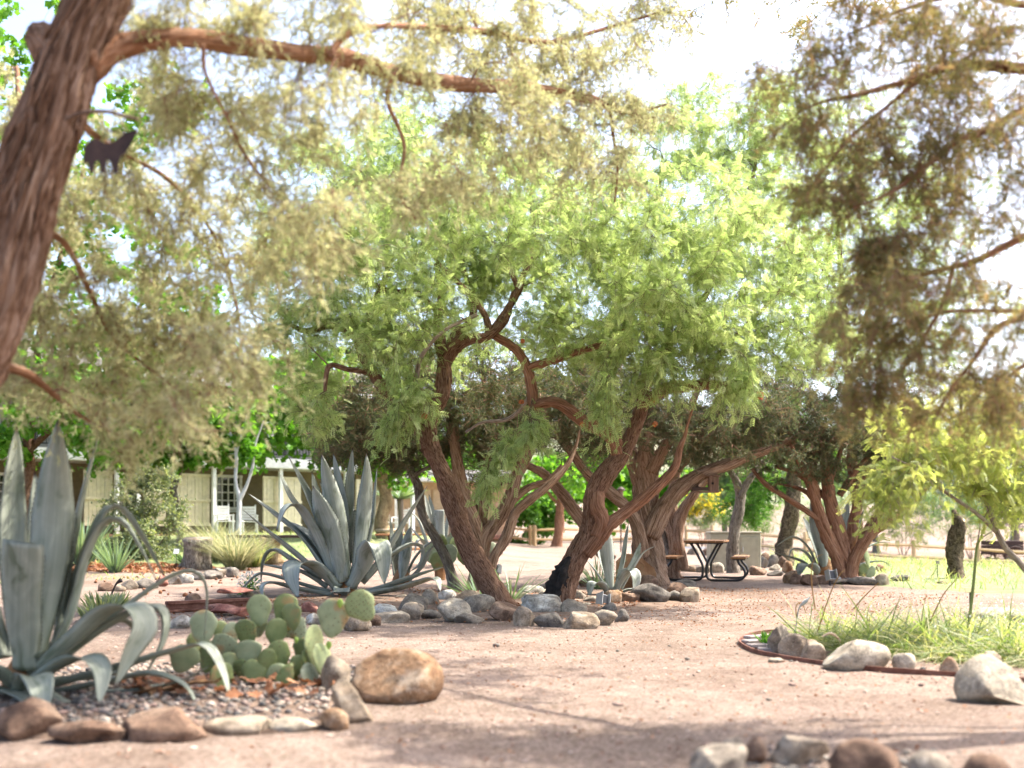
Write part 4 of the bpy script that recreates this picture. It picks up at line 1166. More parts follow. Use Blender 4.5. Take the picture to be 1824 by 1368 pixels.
def juniper_twin():
    t = Tree('juniper_tree', (gp(1204, 1035)[0], 22.5, 0), 'slimmer twin-stemmed juniper just right of the massive one', 'tree', M['bark_juniper'], M['twig_red'], 'junipers with shaggy bark', 57)
    d = 22.5
    t.limb([(1200, 1035, d, 18), (1198, 990, d, 15), (1196, 940, d, 13), (1200, 890, d, 11), (1204, 850, d, 8), (1205, 780, d, 5)], 'trunk', seg=16, flare=0.3, ridge=0.16)
    t.limb([(1210, 1010, d - .1, 12), (1210, 950, d - .1, 11), (1216, 915, d - .1, 10), (1234, 884, d - .1, 9), (1254, 862, d, 7), (1290, 830, d, 5)], 'limb', seg=14, ridge=0.16)
    t.limb([(1196, 1000, d - .1, 9), (1182, 960, d, 8), (1170, 930, d, 7)], 'limb', M['bark_grey'], seg=12)
    new = t.grow(blob_tips(t.g, [(1230, 790, 22.5, 80, 50, 1.2, 24), (1180, 750, 22.8, 80, 60, 1.2, 30), (1080, 740, 23, 110, 60, 1.3, 44), (960, 740, 23.5, 100, 60, 1.3, 34)]), 0.016, 0.05, 0.12)  # leftward clumps behind the other crowns are added to shade the ground
    s = Soup(); t.sprays(s, T_SPRAY, new, 9, 0.22, 5, 0.14, droop=0.2, hang=0.4, twig_r=0.002, twigs=0.6); t.bare(new, 6, .34, .0036)
    t.finish(s, M['leaf_juniper'])
juniper_twin()

def juniper_right():
    t = Tree('juniper_tree', ((1505 - 912) * 20.2 / FPX, 20.2, 0), 'red-barked juniper fanning from a ring of stones on the right', 'tree', M['bark_red'], M['twig_red'], 'junipers with shaggy bark', 61)
    d = 20.2
    t.limb([(1506, 1044, d, 22.1), (1502, 1005, d, 17.0), (1494, 960, d, 13.6), (1483, 905, d, 11.9), (1475, 855, d, 10.2), (1468, 812, d, 8.5), (1460, 770, d, 6.8), (1450, 700, d, 4.2)], 'trunk', seg=20, flare=0.2, ridge=0.16)
    t.limb([(1500, 1036, d - .15, 13), (1490, 1000, d - .15, 12), (1473, 958, d - .2, 11), (1456, 903, d - .25, 10), (1441, 857, d - .3, 10), (1424, 815, d - .3, 8), (1405, 775, d - .3, 6), (1380, 720, d - .3, 4)], 'limb', seg=16, ridge=0.16)
    t.limb([(1510, 1020, d, 11.9), (1514, 975, d + .1, 10.2), (1517, 940, d + .1, 9.3), (1527, 900, d + .1, 8.5), (1537, 865, d + .1, 6.8), (1552, 815, d + .1, 5.1), (1570, 750, d + .1, 3.4)], 'limb', seg=16, ridge=0.16)
    t.limb([(1514, 1036, d - .1, 12.8), (1520, 1000, d - .15, 11.0), (1533, 970, d - .2, 10.2), (1552, 945, d - .25, 9.3), (1583, 927, d - .3, 7.6), (1615, 905, d - .3, 5.1), (1650, 870, d - .3, 3.4)], 'limb', seg=16, ridge=0.16)
    t.limb([(1530, 978, d - .2, 9), (1545, 945, d - .1, 8), (1565, 918, d - .1, 8), (1590, 880, d, 5), (1610, 830, d, 3)], 'limb', seg=12)
    t.limb([(1464, 930, d - .25, 5), (1435, 908, d - .3, 5), (1400, 886, d - .3, 5), (1363, 861, d - .3, 4.5), (1340, 835, d - .2, 3)], 'limb', seg=10)
    t.limb([(1497, 880, d, 6), (1512, 858, d, 6), (1530, 830, d, 4), (1560, 800, d, 3)], 'limb', seg=12)
    t.limb([(1480, 895, d, 5), (1455, 870, d + .2, 5), (1420, 845, d + .3, 4), (1380, 830, d + .4, 3)], 'limb', seg=10)
    for q in ([(1476, 862, 6), (1488, 830, 5), (1500, 790, 4), (1505, 740, 3)], [(1441, 860, 6), (1430, 830, 5), (1432, 790, 4), (1425, 740, 2.5)], [(1527, 900, 6), (1520, 860, 5), (1512, 820, 4), (1520, 770, 3)], [(1583, 927, 5), (1600, 890, 4.5), (1608, 850, 4), (1625, 800, 2.5)], [(1552, 945, 5), (1575, 900, 5), (1582, 860, 4), (1578, 800, 3)], [(1457, 905, 5), (1440, 880, 4), (1415, 868, 3.5), (1385, 862, 2)]):
        t.limb([(a, b, d + .1 * k, r) for k, (a, b, r) in enumerate(q)], 'limb', seg=9)
    tips = blob_tips(t.g, [(1410, 770, 19.9, 75, 60, 1.1, 70), (1500, 745, 20.1, 85, 75, 1.2, 90), (1570, 785, 20.1, 65, 60, 1.0, 50), (1630, 760, 20.1, 60, 60, 1, 26), (1470, 640, 20.5, 110, 70, 1.2, 26), (1600, 690, 20.3, 70, 60, 1.0, 18), (1390, 690, 20.1, 50, 40, .8, 10), (1450, 820, 19.9, 60, 25, .7, 12)])
    new = t.grow(tips, 0.02, 0.05, 0.14)
    s = Soup(); t.sprays(s, T_SPRAY, new, 10, 0.22, 5, 0.13, droop=0.2, hang=0.4, twig_r=0.0024, twigs=0.6); t.bare(new, 6, .34, .0036)
    t.finish(s, M['leaf_juniper'])
juniper_right()

def simple_tree(name, label, cat, px, d, limbs, bark, twig, blobs, tmpl, leafmat, leafs, seed, nspray=9, slen=0.4, nleaf=5, group=None, droop=0.2, rmax=0.03, z=None, crown='crown', twig_r=0.004, extra=None, t0=0.3):
    x = (px - 912) * d / FPX
    z = float(gz(x, d)) if z is None else z
    t = Tree(name, (x, d, z), label, cat, bark, twig, group, seed)
    for i, l in enumerate(limbs):
        pts = [(a, b, d + (c[0] if c else 0), r) for (a, b, r, *c) in l]
        if i == 0:
            # root the first limb in the ground
            a, b, dd, r = pts[0]
            yg = HORIZON + (CAM_H - z + 0.12) * FPX / d
            pts = [(a, max(yg, b + 2), dd, r * 1.15)] + pts
        t.limb(pts, 'trunk' if i == 0 else 'limb', seg=14 if i == 0 else 9, flare=0.25 if i == 0 else 0)
    s = Soup()
    if blobs:
        new = t.grow(blob_tips(t.g, blobs), rmax, 0.08, 0.12, 0.004)
        t.sprays(s, tmpl, new, nspray, slen, nleaf, leafs, droop=droop, twig_r=twig_r, t0=t0, twigs=0.4)
        if extra: extra(t, s, new)
    t.finish(s, leafmat, crown)
    return t

G_BG = 'trees behind the garden'
simple_tree('juniper_tree', 'straight grey-brown juniper trunk behind the picnic table, beside the beige box', 'tree', 1307, 25, [[(1306, 985, 10), (1312, 935, 9.5), (1319, 888, 9), (1312, 860, 7), (1290, 820, 4)], [(1319, 888, 6), (1338, 852, 6), (1360, 820, 4)]], M['bark_grey'], M['twig_dark'], [(1330, 800, 25, 70, 40, 1.3, 26)], T_SPRAY, M['leaf_juniper'], 0.17, 71)
simple_tree('pine_tree', 'dark mottled pine trunk standing behind the right agave leaves', 'tree', 1402, 30, [[(1398, 975, 14), (1404, 925, 14), (1412, 868, 13), (1415, 800, 10), (1418, 700, 6)]], M['bark_mottled'], M['twig_dark'], [(1330, 905, 31, 40, 30, 1.0, 18), (1400, 780, 30, 90, 60, 1.8, 40), (1350, 860, 31, 40, 30, .8, 12)], T_SPRAY, M['leaf_bush'], 0.26, 72)
simple_tree('tan_tree', 'slim tan tree trunk lit orange beside the rail fence', 'tree', 992, 53, [[(992, 972, 9), (997, 930, 8), (999, 892, 7.5), (1000, 850, 5)], [(998, 900, 3), (985, 888, 3), (972, 872, 2)]], M['bark_red'], M['twig_red'], [(1000, 850, 53, 70, 35, 2, 30)], T_LOBED, M['leaf_maple'], 0.22, 73, 8, 0.5, 5)
simple_tree('broadleaf_tree', 'big bright green broadleaf tree with a dark trunk behind the near agave', 'tree', 45, 31, [[(48, 950, 13), (46, 860, 12), (52, 780, 10), (60, 700, 8), (70, 600, 6), (110, 450, 4), (150, 300, 3)], [(55, 800, 7), (100, 760, 5), (170, 740, 4), (230, 700, 3)], [(60, 700, 6), (20, 600, 5), (0, 480, 3)]], M['bark_mesquite'], M['twig_dark'], [(60, 700, 30, 110, 70, 2, 46), (150, 775, 30, 90, 45, 1.5, 34), (20, 590, 31, 120, 90, 2, 30), (230, 640, 31, 110, 80, 2, 40), (140, 480, 31, 140, 110, 2, 34), (320, 540, 31, 90, 90, 2, 26), (20, 120, 31, 90, 110, 2, 26), (150, 300, 31, 120, 100, 2, 34), (290, 170, 31, 90, 80, 2, 18), (10, 775, 30, 40, 30, 1, 12)], T_LOBED, M['leaf_maple'], 0.18, 74, 7, 0.45, 4, G_BG)
simple_tree('maple_tree', 'small sunlit maple in front of the cream porch, left of the pale forked tree', 'tree', 318, 33, [[(320, 970, 4.5), (316, 900, 4), (310, 860, 3.5), (300, 820, 3)], [(312, 870, 3), (322, 845, 2.5), (335, 815, 2)], [(315, 890, 2.5), (300, 850, 2)]], M['bark_grey'], M['twig_dark'], [(300, 790, 33, 80, 36, 1.3, 60), (360, 765, 33, 70, 55, 1.3, 60), (440, 750, 33, 50, 40, 1, 26), (245, 812, 33, 55, 25, 1, 20), (400, 812, 32.8, 45, 22, .8, 16), (330, 730, 33.5, 60, 40, 1, 16)], T_LOBED, M['leaf_maple'], 0.17, 75, 8, 0.35, 4, G_BG)
simple_tree('sycamore_tree', 'thick yellow-brown trunk behind the right side of the big agave', 'tree', 684, 36, [[(684, 945, 12), (684, 900, 11), (684, 850, 10.5), (683, 780, 9), (675, 680, 6)], [(683, 780, 6), (640, 740, 4), (570, 720, 3)]], M['bark_syc'], M['twig_dark'], [(555, 760, 35, 80, 45, 1.5, 60), (520, 710, 35, 60, 50, 1.3, 34), (470, 690, 35, 50, 50, 1.2, 20), (640, 800, 36, 70, 35, 1.5, 26), (705, 835, 36, 40, 28, 1, 18), (600, 815, 36, 50, 18, 1, 12), (600, 650, 36, 110, 60, 2, 24)], T_LOBED, M['leaf_maple'], 0.18, 76, 8, 0.4, 4, G_BG)
# pale forked tree, bare
simple_tree('bare_tree', 'slender pale forked tree with bare branches in front of the porch', 'tree', 425, 32, [[(424, 985, 5), (425, 930, 4.5), (426, 890, 4.2), (420, 860, 3.2), (420, 810, 2.8), (410, 770, 2)], [(426, 892, 3.4), (440, 860, 3), (450, 830, 2.6), (455, 790, 2), (470, 750, 1.4)], [(420, 815, 1.8), (428, 780, 1.5), (440, 740, 1)]], M['bark_white'], M['bark_white'], [(400, 770, 32, 30, 35, .6, 9), (455, 760, 32, 35, 40, .6, 10)], T_LOBED, M['leaf_maple'], 0.08, 77, 2, 0.2, 2)

simple_tree('mesquite_tree', 'pale airy mesquite rising behind the red-barked juniper', 'tree', 1530, 22, [[(1530, 1000, 9), (1526, 900, 9), (1520, 800, 8), (1510, 650, 7), (1500, 500, 5), (1490, 380, 3)], [(1510, 650, 5), (1560, 520, 4), (1600, 420, 3)], [(1503, 540, 4), (1440, 430, 3), (1420, 330, 2)]], M['bark_mesquite'], M['twig_dark'], [(1500, 330, 22, 90, 100, 1.4, 60), (1420, 250, 22, 80, 80, 1.2, 40), (1590, 430, 22, 90, 110, 1.4, 60), (1480, 500, 22, 100, 100, 1.4, 60), (1570, 600, 22, 110, 90, 1.4, 50), (1680, 560, 22, 80, 100, 1.3, 36), (1650, 350, 22, 70, 80, 1.2, 24)], T_PINNA, M['leaf_mesquite'], 0.17, 79, 6, 0.28, 4, None, 0.12, twig_r=0.003)
# topped trunk on the meadow
t = Tree('topped_tree', (gp(1700, 1025)[0] * 0 + (1700 - 912) * 22 / FPX, 22, 0), 'thick dark topped tree trunk standing in the green meadow', 'tree trunk', M['bark_mottled'], M['twig_dark'], None, 78)
t.limb([(1700, 1040, 22, 17), (1702, 1010, 22, 13), (1701, 985, 22, 15), (1704, 955, 22, 13.5), (1708, 930, 22, 11), (1700, 918, 22, 6), (1699, 908, 22, 4)], 'trunk', seg=20, rough=0.09, flare=0.2)
m = MB(); c = P(1712, 930, 21.95); m.tube([c, c + Vector((0.02, -0.03, 0.05))], [0.085, 0.07], 10); part('cut_top', m.mesh('cut_top'), M['cut_pale'], t.root)
t.finish()

# --- yellow-green young tree at the right edge
def yellow_tree():
    d = 9.4
    t = Tree('young_tree', ((1885 - 912) * d / FPX, d, 0), 'young tree with glowing yellow-green leaves and thin arching stems at right', 'tree', M['twig_pale'], M['twig_pale'], None, 81)
    t.limb([(1900, 1160, d, 8), (1868, 1080, d, 6), (1824, 1012, d, 5.5), (1788, 972, d, 5), (1765, 920, d, 4.5), (1748, 870, d, 4.2), (1728, 820, d, 3.5), (1718, 780, d, 3), (1712, 720, d, 2.4), (1730, 650, d, 1.6)], 'trunk', seg=10, ridge=0.05)
    t.limb([(1775, 948, d, 4), (1740, 915, d - .1, 3.6), (1700, 888, d - .2, 3.2), (1664, 862, d - .3, 2.8), (1630, 835, d - .4, 2.2), (1590, 815, d - .5, 1.6)], 'limb', seg=8, ridge=0.05)
    t.limb([(1752, 880, d, 3), (1740, 865, d + .1, 2.5), (1715, 850, d + .2, 2), (1680, 800, d + .3, 1.5)], 'limb', seg=8, ridge=0.05)
    t.limb([(1850, 1050, d, 4), (1850, 950, d + .1, 3.5), (1830, 850, d + .1, 3), (1800, 760, d + .2, 2)], 'limb', seg=8, ridge=0.05)
    tips = blob_tips(t.g, [(1600, 840, 9.0, 55, 45, .35, 26), (1660, 800, 9.1, 70, 45, .4, 26), (1740, 800, 9.3, 70, 55, .5, 26), (1790, 850, 9.4, 50, 50, .4, 20), (1640, 720, 9.3, 80, 45, .4, 16), (1760, 720, 9.4, 80, 60, .5, 20), (1570, 870, 8.9, 30, 25, .2, 10), (1860, 800, 9.4, 50, 100, .4, 14)])
    new = t.grow(tips, 0.008, 0.1, 0.12, 0.0015)
    s = Soup(); t.sprays(s, T_PINNA_BIG, new, 9, 0.16, 4, 0.085, droop=0.3, hang=0.8, twig_r=0.001)
    t.finish(s, M['leaf_yellow'])
yellow_tree()

# --- near juniper, left: shaggy leaning trunk and the limb arching over the picture
def juniper_near_left():
    d = 5.0
    t = Tree('juniper_tree', ((-330 - 912) * d / FPX, d, 0), 'near juniper with shaggy leaning trunk at the left edge and one long arching limb', 'tree', M['bark_shaggy'], M['twig_red'], 'near junipers', 91)
    trunk = [(-330, 1440, d, 84), (-250, 1150, d, 72), (-140, 800, d, 64), (-55, 590, d, 56), (0, 456, d, 53), (45, 320, d, 52), (90, 208, d, 52), (132, 90, d, 48), (190, -30, d, 48), (250, -160, d, 41), (300, -320, d, 34), (330, -480, d, 22), (340, -650, d, 11)]
    o = t.limb(trunk, 'trunk', seg=44, ridge=0.16, kfib=13, twist=0.9, rough=0.03, step=0.035)
    # loose bark strips
    g = np.random.default_rng(4)
    q = catmull(np.array([list(P(a, b, c)) + [r * c / FPX] for a, b, c, r in trunk]), 200)
    T_, A_, B_ = frames(q[:, :3])
    SV = []; SF = []; SB = []; n0 = 0
    for k in range(150):
        i = g.integers(30, 150); L = g.integers(8, 22); th = g.uniform(0, 6.28); w = g.uniform(0.06, 0.16)
        ii = np.arange(i, min(199, i + L)); m_ = len(ii)
        s = np.linspace(-1, 1, m_)
        lift = 1.02 + 0.10 * g.random() * s ** 2 + 0.10 * g.random() * np.clip(s * g.choice([-1, 1]), 0, 1) ** 2
        tw = th + 0.02 * np.arange(m_) * g.normal()
        for e in (-1, 1):
            a = tw + e * w * (1 - 0.6 * np.abs(s))
            SV.append(q[ii, :3] + (q[ii, 3] * lift)[:, None] * (np.cos(a)[:, None] * A_[ii] + np.sin(a)[:, None] * B_[ii]))
            SB.append(np.column_stack([np.cos(a) * 0.13, np.sin(a) * 0.13, s * 0.1 + k]))
        j = np.arange(m_ - 1)
        SF.append(np.stack([n0 + j, n0 + j + 1, n0 + m_ + j + 1, n0 + m_ + j], -1)); n0 += 2 * m_
    me = mesh_np('bark_strips', np.vstack(SV), np.vstack(SF), True, {'bark': np.vstack(SB)})
    st = part('bark_strips', me, M['bark_shaggy'], t.root); tag(st, kind='stuff')
    sm = st.modifiers.new('thickness', 'SOLIDIFY'); sm.thickness = 0.004
    # knob at upper left, snag pointing right
    t.limb([(120, 120, d, 40), (85, 80, d, 34), (74, 62, d, 28), (72, 48, d, 18)], 'knob', M['bark_shaggy'], seg=20, ridge=0.2)
    t.limb([(118, 214, d - .15, 4), (150, 202, d - .2, 4), (190, 199, d - .25, 3.5), (220, 206, d - .25, 3.5), (246, 212, d - .25, 2.5)], 'dead_twig', M['twig_dark'], seg=8)
    e = 5.2
    t.limb([(140, 120, d, 36), (175, 100, d + .05, 28), (225, 80, d + .1, 21), (330, 66, d + .2, 17), (420, 78, 5.4, 16), (520, 92, 5.6, 15.5), (600, 100, 5.9, 15), (700, 127, 6.3, 14), (830, 152, 6.8, 12.5), (950, 160, 7.4, 10.5), (1050, 176, 7.8, 7), (1110, 200, 8.1, 4), (1150, 196, 8.3, 2.5), (1190, 185, 8.4, 1.2)], 'limb', M['bark_branch'], seg=20, ridge=0.1, step=0.04)
    t.limb([(585, 98, 5.5, 7), (620, 60, 5.7, 5.5), (690, 45, 6.1, 5), (800, 52, 6.7, 6), (880, 60, 7.1, 6), (980, 75, 7.6, 4.5), (1080, 50, 8, 3), (1180, 20, 8.3, 2)], 'limb', M['bark_branch'], seg=10)
    t.limb([(362, 80, e - .1, 3.7), (366, 130, e, 3.1), (400, 200, e + .2, 2.8), (440, 280, e + .5, 2.5), (490, 340, e + .8, 2.2), (560, 400, e + 1, 1.6), (610, 420, e + 1.1, 1.0)], 'limb', M['bark_branch'], seg=10)
    t.limb([(700, 130, 6.1, 5), (690, 180, 6.2, 4), (720, 260, 6.4, 3.5), (710, 340, 6.5, 2.5), (740, 390, 6.6, 1.5)], 'limb', M['bark_branch'], seg=8)
    t.limb([(1085, 190, 8, 3.4), (1092, 240, 8, 2.8), (1100, 300, 8, 2.2), (1095, 360, 8, 1.5)], 'limb', M['bark_branch'], seg=8)
    t.limb([(-60, 640, d + .2, 13.6), (0, 655, d + .3, 9.9), (50, 668, d + .5, 7.4), (100, 705, d + .8, 5.0), (150, 745, d + 1, 3.7), (200, 770, d + 1.2, 2.5), (250, 790, d + 1.3, 1.6)], 'limb', M['bark_branch'], seg=14)
    t.limb([(60, 400, d + .1, 8.7), (120, 440, d + .5, 5.6), (160, 520, d + .9, 4.3), (200, 600, d + 1.2, 3.1), (270, 660, d + 1.4, 2.5), (330, 700, d + 1.5, 1.9), (390, 700, d + 1.6, 1.2)], 'limb', M['bark_branch'], seg=12)
    t.limb([(120, 200, d + .1, 8.7), (200, 260, d + .6, 5.0), (300, 320, d + 1.1, 3.7), (380, 420, d + 1.5, 3.1), (420, 540, d + 1.7, 2.2), (430, 620, d + 1.8, 1.2)], 'limb', M['bark_branch'], seg=12)
    t.limb([(0, 470, d + .1, 12), (30, 400, d + 1.2, 8), (40, 250, d + 2, 6), (30, 120, d + 2.4, 4)], 'limb', M['bark_branch'], seg=12)
    t.limb([(250, -160, d, 26), (420, -250, d + 1, 18), (600, -260, d + 2.2, 14), (800, -240, d + 3.4, 10), (1000, -210, d + 4.4, 6), (1120, -180, d + 4.9, 3)], 'limb', M['bark_branch'], seg=12)  # limb out of view, added for the foliage that shades the bed
    t.limb([(300, -320, d, 22), (200, -420, d - .8, 14), (100, -460, d - 1.8, 8)], 'limb', M['bark_branch'], seg=12)
    near = [(420, 35, 5.4, 150, 45, .4, 20), (640, 45, 5.8, 160, 55, .6, 28), (850, 35, 6.9, 160, 50, .8, 44), (1010, 105, 7.6, 130, 75, .8, 56), (890, 225, 7.0, 150, 60, .8, 44), (1010, 250, 7.6, 100, 50, .5, 22), (1130, 190, 8.2, 60, 30, .3, 10), (750, 330, 6.6, 110, 60, .6, 20), (560, 190, 5.6, 110, 60, .5, 14), (1110, 290, 8.0, 60, 70, .4, 10), (1150, 40, 8.2, 90, 50, .6, 18), (300, 30, 5.2, 70, 40, .3, 10), (290, 150, 5.6, 70, 50, .3, 14)]
    left = [(300, 300, 6.10, 140, 100, 0.45, 26), (190, 420, 5.96, 130, 100, 0.45, 31), (370, 440, 6.40, 130, 100, 0.60, 31), (110, 560, 5.96, 100, 85, 0.45, 25), (290, 590, 6.40, 140, 85, 0.45, 34), (420, 610, 5.70, 85, 75, 0.60, 19), (210, 695, 6.30, 120, 55, 0.45, 24), (350, 735, 5.75, 95, 42, 0.60, 14), (50, 670, 6.00, 55, 50, 0.45, 11), (470, 300, 5.75, 70, 70, 0.60, 8), (40, 290, 7.30, 60, 140, 0.45, 16), (530, 430, 5.80, 75, 70, 0.60, 11), (260, 790, 6.30, 50, 25, 0.45, 6), (600, 380, 5.75, 60, 60, 0.60, 8), (480, 180, 5.90, 90, 70, 0.50, 11), (60, 420, 6.80, 60, 110, 0.45, 13), (330, 200, 5.60, 90, 60, 0.50, 13)]
    above = [(250, -170, 5.2, 120, 80, .6, 14), (960, -160, 8.4, 160, 50, .8, 14), (250, -420, 4.6, 200, 120, .9, 20)]  # tree top, plus a far unseen clump added to shade the bed
    s = Soup()
    new = t.grow(blob_tips(t.g, near + left), 0.010, 0.02, 0.14, 0.0012)
    t.sprays(s, T_SPRAY_NEAR, new, 8, 0.15, 5, 0.085, droop=0.35, hang=0.6, twig_r=0.0013, t0=0.2); t.bare(new, 2, .22, .0025)
    new = t.grow(blob_tips(t.g, above), 0.014, 0.02, 0.14, 0.0015)
    t.sprays(s, T_SPRAY, new, 7, 0.18, 4, 0.13, droop=0.25, hang=0.4, twig_r=0.0015, t0=0.2)
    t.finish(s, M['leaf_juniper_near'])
juniper_near_left()

def juniper_near_right():
    d = 5.8
    t = Tree('juniper_tree', ((2330 - 912) * d / FPX, d, 0), 'near juniper reaching in from the right edge with brown-green drooping sprays', 'tree', M['bark_branch'], M['twig_red'], 'near junipers', 95)
    t.limb([(2330, 1250, d, 60), (2310, 1000, d, 50), (2280, 700, d, 46), (2250, 400, d, 40), (2230, 100, d, 32), (2200, -250, d, 20), (2180, -500, d, 10)], 'trunk', M['bark_shaggy'], seg=20, step=0.08)
    L = [[(2235, 200, 18), (2050, 170, 13), (1900, 135, 10), (1824, 122, 9), (1710, 118, 8), (1640, 140, 7), (1535, 168, 5), (1470, 180, 3), (1420, 200, 2)],
         [(2225, 50, 14), (2000, -10, 9), (1840, 10, 7), (1720, -10, 5), (1600, 20, 3), (1520, 60, 2)],
         [(2240, 300, 15), (2050, 220, 10), (1880, 175, 7), (1824, 195, 6), (1760, 230, 6), (1700, 255, 6), (1620, 320, 5), (1575, 348, 3), (1520, 370, 2)],
         [(2260, 520, 15), (2050, 440, 11), (1900, 400, 8), (1824, 424, 7.5), (1740, 465, 6), (1680, 480, 5), (1600, 500, 3.5), (1540, 520, 2)],
         [(2265, 620, 14), (2080, 560, 10), (1920, 550, 8), (1824, 566, 6), (1774, 585, 5.5), (1735, 640, 4), (1690, 700, 3), (1670, 740, 2)],
         [(1860, 556, 5), (1760, 552, 4), (1674, 556, 3.5), (1610, 590, 3), (1560, 640, 2)],
         [(1700, 470, 4), (1680, 540, 3.5), (1640, 610, 3), (1600, 670, 2)],
         [(1640, 140, 4), (1580, 190, 3.5), (1520, 240, 3), (1470, 300, 2), (1440, 340, 1.5)],
         [(2268, 680, 10), (2050, 660, 7), (1900, 640, 5), (1824, 650, 4), (1780, 690, 3), (1760, 730, 2)]]
    offs = [0, .3, -.3, .2, -.2, -.3, 0, .1, .4]
    for l, o in zip(L, offs):
        t.limb([(a, b, d + o * (k / len(l)), r) for k, (a, b, r) in enumerate(l)], 'limb', seg=12, ridge=0.1)
    blobs = [(1500, 85, 5.7, 95, 65, .5, 18), (1640, 60, 5.8, 110, 65, .5, 22), (1770, 60, 5.7, 85, 75, .5, 19), (1610, 200, 5.6, 100, 55, .5, 21), (1450, 205, 5.7, 50, 45, .35, 10), (1745, 230, 5.8, 85, 75, .5, 21), (1480, 325, 5.6, 60, 35, .3, 9), (1600, 285, 5.7, 70, 40, .4, 10), (1700, 360, 5.6, 95, 55, .5, 16), (1785, 490, 5.7, 45, 70, .4, 6), (1600, 480, 5.7, 80, 70, .5, 18), (1540, 580, 5.5, 70, 70, .4, 16), (1680, 590, 5.6, 95, 60, .5, 16), (1790, 690, 5.7, 50, 55, .4, 11), (1560, 690, 5.5, 40, 40, .3, 8), (1690, 700, 5.6, 70, 35, .4, 8), (1540, 430, 5.7, 60, 50, .3, 6)]
    above = [(1480, -110, 9.0, 220, 60, .9, 40), (1640, -120, 8.6, 160, 60, .8, 28), (1400, -300, 7.8, 200, 80, .9, 14), (1650, -250, 6.8, 200, 70, .8, 14)]  # unseen upper crown, added and placed so it dapples the path
    s = Soup()
    new = t.grow(blob_tips(t.g, blobs), 0.010, 0.02, 0.14, 0.0014)
    t.sprays(s, T_SPRAY_NEAR, new, 8, 0.15, 5, 0.085, droop=0.45, hang=0.8, twig_r=0.0014, t0=0.2); t.bare(new, 2, .25, .0028)
    t.limb([(2225, -50, d, 16), (2000, -200, d + .6, 12), (1800, -220, d + 1.6, 9), (1620, -180, d + 2.4, 6), (1450, -160, d + 3.0, 3)], 'limb', seg=12, ridge=0.1)  # unseen limb added to carry that shading foliage
    new = t.grow(blob_tips(t.g, above), 0.014, 0.02, 0.14, 0.0015)
    t.sprays(s, T_SPRAY, new, 6, 0.2, 4, 0.13, droop=0.25, hang=0.4, twig_r=0.0015, t0=0.2)
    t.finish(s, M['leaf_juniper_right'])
juniper_near_right()
